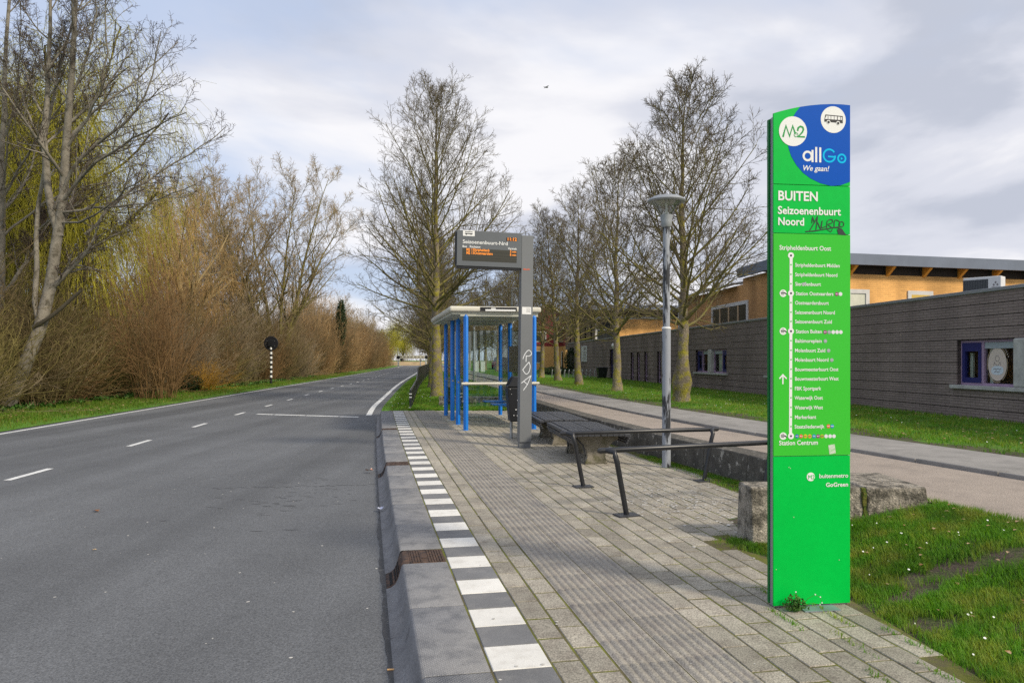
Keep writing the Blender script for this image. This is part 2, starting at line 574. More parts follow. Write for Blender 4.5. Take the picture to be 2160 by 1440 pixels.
M_grey = mat('grey_tile', (0.165, 0.165, 0.168), 0.85, var=0.12, scale=9, col2=(0.21, 0.205, 0.2), mask=(0.5, 0.75), fine=0.2, fscale=170, rnd=0.08, bump=0.3, bscale=130)
M_rust = mat('rusty_iron', (0.125, 0.075, 0.05), 0.8, var=0.25, scale=30, col2=(0.06, 0.045, 0.04), mask=(0.4, 0.6), metal=0.3, bump=0.4, bscale=90)
M_black = mat('dark_gap', (0.012, 0.012, 0.012), 0.9)

def wheel_tracks(m):
    """Long soft bands along the driving direction, worn smoother or darker."""
    nt = m.node_tree; L = nt.links.new
    b = nt.nodes['Principled BSDF']
    g = nt.nodes.new('ShaderNodeNewGeometry')
    mp = nt.nodes.new('ShaderNodeMapping'); mp.inputs['Rotation'].default_value = (0, 0, -0.095); mp.inputs['Scale'].default_value = (0.85, 0.028, 1)
    L(g.outputs['Position'], mp.inputs[0])
    ns = nt.nodes.new('ShaderNodeTexNoise'); ns.inputs['Scale'].default_value = 1.0; ns.inputs['Detail'].default_value = 4
    L(mp.outputs[0], ns.inputs['Vector'])
    rp = nt.nodes.new('ShaderNodeMapRange')
    rp.inputs[1].default_value, rp.inputs[2].default_value, rp.inputs[3].default_value, rp.inputs[4].default_value = 0.35, 0.65, 0.74, 1.16
    L(ns.outputs[0], rp.inputs[0])
    mx = nt.nodes.new('ShaderNodeMix'); mx.data_type = 'RGBA'; mx.blend_type = 'MULTIPLY'; mx.inputs[0].default_value = 1
    src = b.inputs['Base Color'].links[0].from_socket
    L(src, mx.inputs[6]); L(rp.outputs[0], mx.inputs[7]); L(mx.outputs[2], b.inputs['Base Color'])
wheel_tracks(M_asphalt)
# relief of small studs on the kerb tops
def kerb_dots(m):
    nt = m.node_tree; L = nt.links.new
    b = nt.nodes['Principled BSDF']
    old = b.inputs['Normal'].links[0].from_socket
    g = nt.nodes.new('ShaderNodeTexCoord')
    sp = nt.nodes.new('ShaderNodeSeparateXYZ'); L(g.outputs['Object'], sp.inputs[0])
    def mth(op, a, v):
        n = nt.nodes.new('ShaderNodeMath'); n.operation = op
        if isinstance(a, (int, float)): n.inputs[0].default_value = a
        else: L(a, n.inputs[0])
        if v is not None:
            if isinstance(v, (int, float)): n.inputs[1].default_value = v
            else: L(v, n.inputs[1])
        return n.outputs[0]
    sx = mth('SINE', mth('MULTIPLY', sp.outputs[0], 2 * math.pi / 0.021), None)
    sy = mth('SINE', mth('MULTIPLY', sp.outputs[1], 2 * math.pi / 0.021), None)
    h = mth('POWER', mth('MAXIMUM', mth('MULTIPLY', sx, sy), 0.0), 1.8)
    bp = nt.nodes.new('ShaderNodeBump'); bp.inputs['Strength'].default_value = 0.6; bp.inputs['Distance'].default_value = 0.005
    L(h, bp.inputs['Height']); L(old, bp.inputs['Normal']); L(bp.outputs[0], b.inputs['Normal'])
    src = b.inputs['Base Color'].links[0].from_socket
    mx = nt.nodes.new('ShaderNodeMix'); mx.data_type = 'RGBA'; mx.blend_type = 'MIX'
    L(mth('MULTIPLY', h, 0.75), mx.inputs[0]); L(src, mx.inputs[6]); mx.inputs[7].default_value = (0.34, 0.34, 0.35, 1)
    L(mx.outputs[2], b.inputs['Base Color'])
kerb_dots(M_kerb)

# asphalt: wheel tracks a little darker, following the road
gnd = MB().add([(-900, -80, -0.45), (900, -80, -0.45), (900, 1500, -0.45), (-900, 1500, -0.45)], [(0, 1, 2, 3)]).build('ground', M_turf)
tag(gnd, kind='structure')

def right_edge(y):
    y = np.asarray(y, float)
    return np.where(y < 22.0, kerb_x(y) - 0.08, right_line(y) + 0.34)
road = strip('road', plus(left_line, -0.28), right_edge, ROAD_Z, ROAD_Z, -6, 250, M_asphalt, ny=160, nx=8, power=1.8)
tag(road, kind='structure')

def line_strip(f, w, y0, y1, name='edge_line', ny=60):
    return strip(name, plus(f, -w / 2), plus(f, w / 2), ROAD_Z + 0.004, ROAD_Z + 0.004, y0, y1, M_mark, ny=ny, nx=1, parent=road, power=1.5)
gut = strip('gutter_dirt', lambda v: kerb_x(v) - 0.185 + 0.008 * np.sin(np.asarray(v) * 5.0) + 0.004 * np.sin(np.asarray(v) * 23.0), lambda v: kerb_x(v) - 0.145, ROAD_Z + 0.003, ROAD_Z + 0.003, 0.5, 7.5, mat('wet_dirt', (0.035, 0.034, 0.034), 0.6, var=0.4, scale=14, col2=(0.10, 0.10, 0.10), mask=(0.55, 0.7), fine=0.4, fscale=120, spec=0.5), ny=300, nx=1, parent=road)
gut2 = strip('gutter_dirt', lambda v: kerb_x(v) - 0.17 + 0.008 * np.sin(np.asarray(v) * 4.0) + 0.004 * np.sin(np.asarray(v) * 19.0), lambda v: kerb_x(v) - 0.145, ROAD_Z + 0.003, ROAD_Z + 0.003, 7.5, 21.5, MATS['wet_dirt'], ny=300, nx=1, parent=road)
line_strip(left_line, 0.12, -6, 240, ny=140)
line_strip(right_line, 0.17, 22.4, 240, ny=140)
centre = curve([(-4, -5.9), (10.2, -7.05), (11.3, -7.14), (15.4, -7.58), (19.6, -8.1), (25.8, -8.78), (33.4, -9.6), (60, -12.0), (94, -15.6), (146, -20.9), (190, -25.9), (240, -31.5)])
y = -5.9
while y < 200:
    strip('centre_dash', plus(centre, -0.055), plus(centre, 0.055), ROAD_Z + 0.004, ROAD_Z + 0.004, y, y + 1.12, M_mark, ny=2, nx=1, parent=road)
    y += 4.06
# thin bar across the bus lane, three lengths
P0, P1 = Vector((-7.9, 22.9)), Vector((-4.5, 21.7))
for a, b in ((0.0, 0.17), (0.18, 0.49), (0.50, 0.815), (0.825, 1.0)):
    p, q = P0.lerp(P1, a), P0.lerp(P1, b)
    MB().add([(p.x, p.y - 0.13, ROAD_Z + 0.0045), (q.x, q.y - 0.13, ROAD_Z + 0.0045), (q.x, q.y + 0.13, ROAD_Z + 0.0045), (p.x, p.y + 0.13, ROAD_Z + 0.0045)], [(0, 1, 2, 3)]).build('stop_line', M_mark, road)

# ---- platform: base with mossy joints, every kerb stone and tile its own piece
plat = strip('platform', lambda y: kerb_x(y) + 0.2, pave_right, -0.0048, -0.0048, -1.0, 22.0, M_moss, ny=90, nx=8)
tag(plat, kind='structure')
MB().slab([(float(kerb_x(v)) + 0.12, v) for v in (-1, 5, 11, 16, 22)] + [(float(pave_right(v)) - 0.02, v) for v in (22, 16, 11, 8, 6.2, 3, -1)], -0.4, -0.03).build('bedding', M_soil, plat)

def piece(me, name, s, t, z=0.0, parent=plat, tilt=0.0, dz=0.0, rz=0.0):
    x, y, a = at(s, t)
    o = bpy.data.objects.new(name, me)
    COL.objects.link(o); o.parent = parent
    o.location = (x, y, z + dz)
    o.rotation_euler = (random.uniform(-tilt, tilt), random.uniform(-tilt, tilt), a + rz)
    return o
def tile_mesh(name, w, l, gap, material, h=0.06, ch=0.004):
    a, b = w / 2 - gap / 2, l / 2 - gap / 2
    m = MB()
    lo = [(-a, -b, -h), (a, -b, -h), (a, b, -h), (-a, b, -h)]
    mid = [(-a, -b, -ch), (a, -b, -ch), (a, b, -ch), (-a, b, -ch)]
    hi = [(-a + ch, -b + ch, 0), (a - ch, -b + ch, 0), (a - ch, b - ch, 0), (-a + ch, b - ch, 0)]
    fs = [(8, 9, 10, 11)]
    for k in range(4):
        n = (k + 1) % 4
        fs += [(k, n, n + 4, k + 4), (k + 4, n + 4, n + 8, k + 8)]
    m.add(lo + mid + hi, fs)
    me = m.mesh(name); me.materials.append(material)
    return me
ME_white = tile_mesh('white_tile', 0.302, 0.30, 0.006, M_white)
ME_grey = tile_mesh('grey_tile', 0.302, 0.30, 0.006, M_grey)
ME_pav = tile_mesh('paving_tile', 0.154, 0.305, 0.010, M_paver)
def tactile_mesh():
    n, w, l = 6, 0.300, 0.304
    pitch = w / n
    prof = []
    for k in range(n):
        x0 = -w / 2 + k * pitch
        prof += [(x0 + 0.002, -0.003), (x0 + 0.012, -0.003), (x0 + 0.019, 0.0055), (x0 + pitch - 0.007, 0.0055)]
    prof.append((w / 2 - 0.002, -0.003))
    V, Q = [], []
    for yy, dz in ((-l / 2, -0.05), (-l / 2, -0.0008), (-l / 2 + 0.002, 0), (l / 2 - 0.002, 0), (l / 2, -0.0008), (l / 2, -0.05)):
        V += [(x, yy, z + dz if dz > -0.04 else -0.05) for x, z in prof]
    c = len(prof)
    for j in range(5):
        Q += [(j * c + i, j * c + i + 1, (j + 1) * c + i + 1, (j + 1) * c + i) for i in range(c - 1)]
    me = mesh_arrays('tactile_tile', V, quads=Q); me.materials.append(M_tact)
    return me
ME_tact = tactile_mesh()

KPROF = [(-0.150, -0.20), (-0.150, -0.178), (-0.112, -0.168), (-0.080, -0.145), (-0.060, -0.108), (-0.046, -0.06), (-0.034, -0.016), (-0.026, -0.004), (-0.012, 0.0), (0.296, 0.0), (0.304, -0.006), (0.304, -0.2)]
M_kerb_shade = mat('shaded_kerb_face', (0.205, 0.20, 0.20), 0.75, var=0.18, scale=6, col2=(0.12, 0.115, 0.118), mask=(0.5, 0.75), detail=8, fine=0.25, fscale=100, bump=0.3, bscale=60)  # kerb face without studs, its colour darkened as the side in shade
def kerb_mesh(length, name='kerb_stone', material=None, prof=KPROF):
    V, Q = [], []
    for yy, ins in ((0.0, 1), (0.006, 0), (length - 0.006, 0), (length, 1)):
        V += [(x + (0.004 if ins and x < 0 else 0), yy, z - (0.004 if ins else 0)) for x, z in prof]
    c = len(prof)
    for j in range(3):
        Q += [(j * c + i + 1, j * c + i, (j + 1) * c + i, (j + 1) * c + i + 1) for i in range(c - 1)]
    me = mesh_arrays(name, V, quads=Q); me.materials.append(material or M_kerb)
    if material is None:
        me.materials.append(M_kerb_shade)
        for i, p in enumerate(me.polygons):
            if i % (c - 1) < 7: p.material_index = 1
    return me
def s_of_y(yv):
    return float(np.interp(yv, _ys, _ss))
S_END = s_of_y(21.75)
GRATES = [s_of_y(5.48), s_of_y(10.55), s_of_y(15.9)]
edges = [s_of_y(0.6)]
for g in GRATES + [None]:
    stop = g if g is not None else S_END
    n = max(1, round((stop - edges[-1]) / 0.98))
    step = (stop - edges[-1]) / n
    a0 = edges[-1]
    for k in range(n):
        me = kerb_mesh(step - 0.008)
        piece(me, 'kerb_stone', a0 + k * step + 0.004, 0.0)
    edges.append(stop)
    if g is None: break
    # cast iron drain: lid with bars and a mouth low in the kerb face
    x, yv, ang = at(g, 0.0)
    d = link(bpy.data.objects.new('drain_grate', kerb_mesh(0.385, 'drain_grate', M_rust, [(-0.150, -0.20), (-0.150, -0.180), (-0.112, -0.170), (-0.080, -0.147), (-0.060, -0.110), (-0.044, -0.062), (-0.030, -0.022), (-0.012, -0.007), (0.006, -0.003), (0.296, -0.003), (0.304, -0.2)])), plat)
    d.location = (x, yv, 0); d.rotation_euler = (0, 0, ang)
    bars = MB()
    for k in range(12):
        if k in (4, 5): continue
        bars.box(0.050 + k * 0.0205, 0.061 + k * 0.0205, 0.02, 0.365, -0.004, 0.0015)
    bars.box(0.12, 0.17, 0.13, 0.26, -0.004, 0.002)
    bars.box(0.035, 0.042, 0.0, 0.385, -0.004, 0.001)
    bars.build('grate_bar', M_rust, d)
    slots = MB()
    for k in range(4):
        slots.add([(-0.1515, 0.05, -0.185 + k * 0.0), (-0.1515, 0.05, -0.17)], []) if False else None
        z0 = -0.168 + k * 0.028
        x0 = np.interp(z0, [-0.178, -0.168, -0.145, -0.108, -0.06], [-0.15, -0.112, -0.08, -0.06, -0.044])
        x1 = np.interp(z0 + 0.014, [-0.178, -0.168, -0.145, -0.108, -0.06], [-0.15, -0.112, -0.08, -0.06, -0.044])
        slots.add([(x0 - 0.004, 0.04, z0), (x0 - 0.004, 0.345, z0), (x1 - 0.004, 0.345, z0 + 0.014), (x1 - 0.004, 0.04, z0 + 0.014)], [(0, 3, 2, 1)])
    slots.build('drain_mouth', M_black, d)
    edges[-1] = g + 0.392

# striped edge
s0 = s_of_y(3.38) - 0.30 * 9
k = 0
while s0 + k * 0.3005 < S_END + 0.1:
    s = s0 + k * 0.3005
    piece(ME_white if k % 2 == 0 else ME_grey, 'white_tile' if k % 2 == 0 else 'grey_tile', s, 0.462, tilt=R(0.25), dz=random.uniform(-0.0015, 0.001))
    k += 1
# tactile strip
for c in range(2):
    k = 0
    while 0.6 + k * 0.305 < S_END - 0.1:
        piece(ME_tact, 'tactile_tile', 0.75 + k * 0.305 + c * 0.02, 1.08 + c * 0.304, tilt=R(0.06), dz=random.uniform(-0.0005, 0.0005))
        k += 1
# half-size pavers in rows, running bond
cand = []
rows = [0.692, 0.848] + [1.615 + 0.1545 * i for i in range(26)]
for ri, t in enumerate(rows):
    off = (ri % 2) * 0.152
    k = 0
    while 0.5 + k * 0.309 + off < S_END - 0.1:
        s = 0.5 + k * 0.309 + off
        x, yv, a = at(s, t)
        if x < float(pave_right(yv)) - 0.07 and yv > -0.6 and yv < 21.9:
            cand.append((s, t, x, yv))
        k += 1
seen = [c for c in cand if c[3] > 3.2 and abs(c[2] / c[3]) < 0.72]
seen.sort(key=lambda c: c[3])
near = set(c[:2] for c in seen[:300])
far = MB()
for s, t, x, yv in cand:
    if (s, t) in near:
        piece(ME_pav, 'paving_tile', s, t, tilt=R(0.45), dz=random.uniform(-0.003, 0.001), rz=random.uniform(-0.006, 0.006))
    else:
        a = at(s, t)[2]; ca, sa = math.cos(a), math.sin(a)
        dz = random.uniform(-0.003, 0.002)
        vs = []
        for q in ME_pav.vertices:
            vs.append((x + q.co.x * ca - q.co.y * sa, yv + q.co.x * sa + q.co.y * ca, q.co.z + dz))
        far.add(vs, [tuple(p.vertices) for p in ME_pav.polygons])
tag(far.build('paving_tile', M_paver, plat), kind='stuff')

# ---- raised bike path, footway with kerb stones, lawns
bike = strip('path', path_left, path_right, PATH_Z, PATH_Z, -6, 215, M_path, ny=140, nx=4, power=1.6)
tag(bike, kind='structure')
walk = strip('sidewalk', plus(path_right, 0.13), walk_right, PATH_Z + 0.028, LAWN_Z + 0.01, -6, 215, M_walk, ny=140, nx=4, power=1.6)
tag(walk, kind='structure')
def run_of_stones(f, y0, y1, w, z0, z1, material, parent, name, L=1.0):
    yv = y0
    while yv < y1:
        yn = yv + L * 0.985
        c = lambda v: float(f(v))
        lo = [(c(yv), yv), (c(yv) + w, yv), (c(yn) + w, yn), (c(yn), yn)]
        dz = random.uniform(-0.004, 0.004)
        e = 0.008
        m = MB().hexa([(x, q, z0) for x, q in lo], [(x, q, z1 + dz - e) for x, q in lo])
        hi = [(c(yv) + e, yv + e), (c(yv) + w - e, yv + e), (c(yn) + w - e, yn - e), (c(yn) + e, yn - e)]
        m.hexa([(x, q, z1 + dz - e + 0.0005) for x, q in lo], [(x, q, z1 + dz) for x, q in hi])
        m.build(name, material, parent)
        yv += L
run_of_stones(path_right, 2.5, 34, 0.13, 0.2, PATH_Z + 0.045, M_walk, walk, 'kerb_stone')
st = strip('kerb_stone', path_right, plus(path_right, 0.13), PATH_Z + 0.04, PATH_Z + 0.04, 34, 215, M_walk, ny=80, nx=1, parent=walk)
tag(st, kind='stuff')
lawn = strip('lawn', walk_right, lambda v: np.maximum(bldg_x(np.asarray(v, float)) + 0.5, np.asarray(walk_right(v)) + 4), LAWN_Z, LAWN_Z, -6, 61.2, M_turf, ny=90, nx=8)
tag(lawn, kind='structure')
worn_edge = strip('worn_edge', plus(walk_right, -0.01), lambda v: walk_right(v) + 0.55 + 0.22 * np.sin(np.asarray(v) * 1.7) + 0.12 * np.sin(np.asarray(v) * 5.3), LAWN_Z + 0.004, LAWN_Z + 0.004, -4, 50, M_soil, ny=300, nx=3, power=1.3, parent=lawn)
lawn2 = strip('lawn', walk_right, plus(walk_right, 90), LAWN_Z - 0.01, LAWN_Z - 0.01, 61.2, 260, M_turf, ny=40, nx=4)
tag(lawn2, kind='structure')
def verge_z(t, yv):
    k = min(1.0, max(0.0, (yv - 22.76) / 0.15))
    return -0.165 + 0.16 * min(1, t * 5) * (1 - k) + (PATH_Z + 0.165) * t * k
verge = strip('verge', right_edge, path_left, -0.16, PATH_Z, 21.7, 215, M_turf, ny=260, nx=10, power=1.9, zfun=verge_z)
tag(verge, kind='structure')
bank = strip('verge', plus(left_line, -34), plus(left_line, -0.26), 0.25, -0.165, -6, 300, M_turf, ny=120, nx=14, power=1.5)
tag(bank, kind='structure')
def corner_z(x, yv):
    a, b = float(pave_right(yv)) - 0.03, float(path_left(yv)) + 0.02
    t = min(1, max(0, (x - a) / max(0.05, b - a)))
    return -0.022 + (PATH_Z + 0.01) * t * t * (3 - 2 * t) + 0.018 * math.sin(x * 5.1 + yv * 3.3) * t * (1 - t) * 3
V, Q = [], []
NYC, NXC = 80, 30
for j in range(NYC + 1):
    yv = -4 + 11.0 * j / NYC
    a, b = float(pave_right(min(yv, 6.05))) - 0.03, float(path_left(yv)) + 0.02
    for i in range(NXC + 1):
        x = a + (b - a) * i / NXC
        V.append((x, yv, corner_z(x, min(yv, 6.05))))
Q = [(j * (NXC + 1) + i, j * (NXC + 1) + i + 1, (j + 1) * (NXC + 1) + i + 1, (j + 1) * (NXC + 1) + i) for j in range(NYC) for i in range(NXC)]
me = mesh_arrays('verge', V, quads=Q, smooth=True); me.materials.append(M_soil)
corner = tag(link(bpy.data.objects.new('verge', me)), kind='structure')
mossy = strip('verge', plus(pave_right, -0.02), plus(wall_x, 0.1), -0.008, 0.02, 6.6, 22.6, M_soil, ny=50, nx=3)
tag(mossy, kind='structure')

# ---- concrete retaining wall behind the platform
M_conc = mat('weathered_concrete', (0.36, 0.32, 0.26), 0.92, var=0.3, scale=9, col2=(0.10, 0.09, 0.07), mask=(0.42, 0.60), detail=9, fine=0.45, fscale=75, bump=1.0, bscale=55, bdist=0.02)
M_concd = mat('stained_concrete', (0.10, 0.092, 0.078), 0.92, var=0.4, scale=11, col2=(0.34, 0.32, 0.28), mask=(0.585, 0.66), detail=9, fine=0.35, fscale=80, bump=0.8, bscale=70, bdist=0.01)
M_conct = mat('concrete_top', (0.30, 0.275, 0.235), 0.92, var=0.25, scale=9, col2=(0.10, 0.095, 0.06), mask=(0.5, 0.68), detail=8, fine=0.3, fscale=90, bump=0.6, bscale=80)
rw = thing('retaining_wall', 'long low stained concrete retaining wall running between the platform and the raised path', 'wall', (float(wall_x(12)), 12, 0))
yv = 6.95
while yv < 22.4:
    yn = min(yv + 1.0, 22.62) - 0.008
    f0, f1 = float(wall_x(yv)), float(wall_x(yn))
    b0, b1 = max(float(path_left(yv)) + 0.03, f0 + 0.28), max(float(path_left(yn)) + 0.03, f1 + 0.28)
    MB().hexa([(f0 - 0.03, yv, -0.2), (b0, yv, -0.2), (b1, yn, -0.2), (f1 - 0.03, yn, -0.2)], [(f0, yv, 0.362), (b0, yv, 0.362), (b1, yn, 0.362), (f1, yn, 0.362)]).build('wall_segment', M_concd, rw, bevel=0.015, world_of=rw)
    yv += 1.0
for xa, xb in ((0.44, -0.5), (-0.508, -1.45), (-1.458, -2.3)):
    MB().wall((xa, 22.75 - 0.19 * xa), (xb, 22.75 - 0.19 * xb), -0.2, 0.36, -0.25).build('wall_segment', M_conc, rw, bevel=0.015, world_of=rw)

def end_block(x0, x1, y0, th, label):
    b = thing('concrete_block', label, 'concrete block', ((x0 + x1) / 2, y0, 0), 0, 'flared concrete end blocks of the low wall')
    # flared profile: wide foot, narrower rounded top
    f = [(-0.0, -0.02), (0.0, 0.10), (0.035, 0.36), (0.05, 0.455), (th - 0.05, 0.455), (th - 0.03, 0.36), (th, -0.02)]
    w = (x1 - x0) / 2
    nx = 7
    V, Q = [], []
    for i in range(nx):
        t = i / (nx - 1); x = -w + 2 * w * t
        for (yy, zz) in f:
            V.append((x + random.uniform(-0.003, 0.003), yy + random.uniform(-0.004, 0.004), zz + random.uniform(-0.004, 0.004)))
    c = len(f)
    for i in range(nx - 1):
        Q += [(i * c + j + 1, i * c + j, (i + 1) * c + j, (i + 1) * c + j + 1) for j in range(c - 1)]
    m = MB().add(V, Q + [tuple(range(c)), tuple((nx - 1) * c + j for j in range(c - 1, -1, -1))])
    m.build('block_body', M_conc, b, bevel=0.022, seg=3)
    return b
blkA = end_block(1.965, 2.895, 6.06, 0.42, 'flared concrete block half hidden behind the green sign, nearest the paving')
blkB = end_block(2.925, 3.43, 6.06, 0.9, 'flared concrete end block with a pale crack, beside the grass right of the green sign')
M_chalk = mat('chalky_crack', (0.62, 0.58, 0.5), 0.9, var=0.1, scale=20)
crk = MB()
pts = [(-0.12, 0.215), (-0.06, 0.20), (-0.02, 0.17), (0.03, 0.155), (0.07, 0.16), (0.10, 0.19), (0.13, 0.225), (0.17, 0.27), (0.20, 0.285), (0.215, 0.26)]
for (x1, z1), (x2, z2) in zip(pts[:-1], pts[1:]):
    y1, y2 = 0.035 * (z1 - 0.1) / 0.26, 0.035 * (z2 - 0.1) / 0.26
    w = 0.006 if x1 > -0.03 and x1 < 0.06 else 0.003
    crk.add([(x1, y1 - 0.006, z1 - w), (x2, y2 - 0.006, z2 - w), (x2, y2 - 0.006, z2 + w), (x1, y1 - 0.006, z1 + w)], [(0, 1, 2, 3)])
crk.build('crack', M_chalk, blkB)
M_mossd = mat('moss', (0.09, 0.13, 0.02), 0.95, var=0.35, scale=30, col2=(0.16, 0.15, 0.03), bump=0.9, bscale=90)
mo = MB()
for k in range(40):
    z = random.uniform(0.0, 0.45)
    mo.box(0.462 + random.uniform(-0.012, 0.004), 0.482 + random.uniform(0, 0.006), random.uniform(-0.012, 0.01) + 0.035 * z / 0.45, 0.08, z, z + 0.035)
tag(mo.build('moss', M_mossd, blkA), kind='stuff')
# ------------------------------------------------------------------ buildings
M_dbrick = mat_brick('dark_brick', (0.25, 0.195, 0.175), (0.135, 0.103, 0.09), 'y', bw=0.24, rh=0.056, mort=0.006, var=0.08)
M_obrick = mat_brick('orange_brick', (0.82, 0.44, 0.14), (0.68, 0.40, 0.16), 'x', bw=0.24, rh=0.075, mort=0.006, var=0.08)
M_obrick_shade = mat_brick('orange_brick_shaded', (0.60, 0.32, 0.12), (0.42, 0.24, 0.11), 'y', bw=0.24, rh=0.075, mort=0.006, var=0.10)  # same orange brick, shade of the side wall put into the colour
M_zinc = mat('zinc_coping', (0.30, 0.31, 0.325), 0.5, var=0.1, scale=2, metal=0.5)
M_fascia = mat('slate_fascia', (0.155, 0.18, 0.23), 0.55, var=0.12, scale=3)
M_roof = mat('roof_felt', (0.10, 0.105, 0.115), 0.9, var=0.25, scale=4, fine=0.2, fscale=40)
M_wood = mat('orange_timber', (0.80, 0.36, 0.05), 0.65, var=0.15, scale=9)
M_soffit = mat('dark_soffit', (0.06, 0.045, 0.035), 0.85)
M_lilac = mat('lilac_paint', (0.36, 0.25, 0.36), 0.55, var=0.1, scale=9)
M_navy = mat('navy_paint', (0.018, 0.02, 0.12), 0.45)
M_pane = mat('window_glass', (0.03, 0.035, 0.035), 0.06, spec=0.7)
M_clear = mat_glass('clear_glass', (0.88, 0.92, 0.9), refl=0.12)
M_blind = mat('grey_blind', (0.36, 0.40, 0.43), 0.8)
M_curtain = mat('pale_curtain', (0.62, 0.66, 0.58), 0.9, var=0.1, scale=12)
M_sill = mat('concrete_sill', (0.42, 0.41, 0.38), 0.9, var=0.2, scale=14, fine=0.15)
M_wframe = mat('white_frame', (0.62, 0.60, 0.56), 0.6, var=0.1, scale=10)
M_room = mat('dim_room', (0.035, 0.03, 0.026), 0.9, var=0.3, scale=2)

YN, YF = 4.0, 61.0            # near and far end of the dark wing
DIRW = Vector((-0.094, 1.0)).normalized()
OUT = Vector((-DIRW.y, DIRW.x))              # towards the lawn
base = thing('brick_wing', 'long single storey dark brown brick wing with recessed joint lines beside the lawn', 'building', (bldg_x(20), 20, 0.3))
def wp(yv, out=0.0):
    return (bldg_x(yv) + OUT.x * out, yv + OUT.y * out)
def wbox(mb, ya, yb, z0, z1, o0, o1):
    """Block along the wall from y=ya to yb, from depth o0 to o1 measured outwards."""
    a, b, c, d = wp(ya, o1), wp(ya, o0), wp(yb, o0), wp(yb, o1)
    return mb.hexa([(*a, z0), (*b, z0), (*c, z0), (*d, z0)], [(*a, z1), (*b, z1), (*c, z1), (*d, z1)])
def wquad(mb, ya, yb, z0, z1, o):
    return mb.add([(*wp(yb, o), z0), (*wp(ya, o), z0), (*wp(ya, o), z1), (*wp(yb, o), z1)], [(0, 1, 2, 3)])

Z0, BH = 0.33, 0.225
openings = [(11.55, 14.92, 1.005, 1.905), (20.3, 23.62, 1.005, 1.905), (27.0, 30.3, 1.005, 1.905),
            (35.1, 35.75, 0.33, 1.905), (37.4, 38.05, 0.33, 1.905), (38.85, 39.5, 0.33, 1.905), (40.1, 40.8, 0.33, 1.905),
            (42.9, 43.8, 0.33, 2.13), (44.9, 45.9, 0.33, 2.13)]
for k in range(11):
    z0, z1 = Z0 + k * BH, Z0 + (k + 1) * BH - 0.014
    cuts = sorted((a, b) for a, b, c, d in openings if c < z1 - 0.01 and d > z0 + 0.02)
    yv = YN
    for a, b in cuts + [(YF, None)]:
        if a - yv > 0.05:
            wbox(MB(), yv, a, z0, z1, -0.26, 0.0).build('brick_band', M_dbrick, base, world_of=base)
        yv = b
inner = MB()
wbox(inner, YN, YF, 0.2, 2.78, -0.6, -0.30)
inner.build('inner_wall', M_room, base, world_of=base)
joint = MB()
yv = YN
for a, b, c, d in sorted(openings) + [(YF, None, 0, 0)]:
    wbox(joint, yv, a, 0.25, 2.775, -0.25, -0.022)
    if b:
        if c > 0.5: wbox(joint, a, b, 0.25, c - 0.014, -0.25, -0.022)
        wbox(joint, a, b, d, 2.775, -0.25, -0.022)
        yv = b
joint.build('wall_core', mat('joint_shadow', (0.055, 0.048, 0.045), 0.95), base, world_of=base)
cap = MB(); wbox(cap, YN, YF + 0.05, 2.792, 2.86, -0.34, 0.035)
cap.build('coping', M_zinc, base, bevel=0.008, world_of=base)
far_end = MB(); far_end.wall(wp(YF - 0.02), (wp(YF)[0] + 12, YF + 3), 0.3, 2.79, 0.25)
far_end.build('end_wall', M_dbrick, base, world_of=base)
flat = MB().slab([wp(YN, -0.5), (26, YN), (34, 64), wp(YF, -0.5)], 2.5, 2.62)
flat.build('flat_roof', M_roof, base, world_of=base)

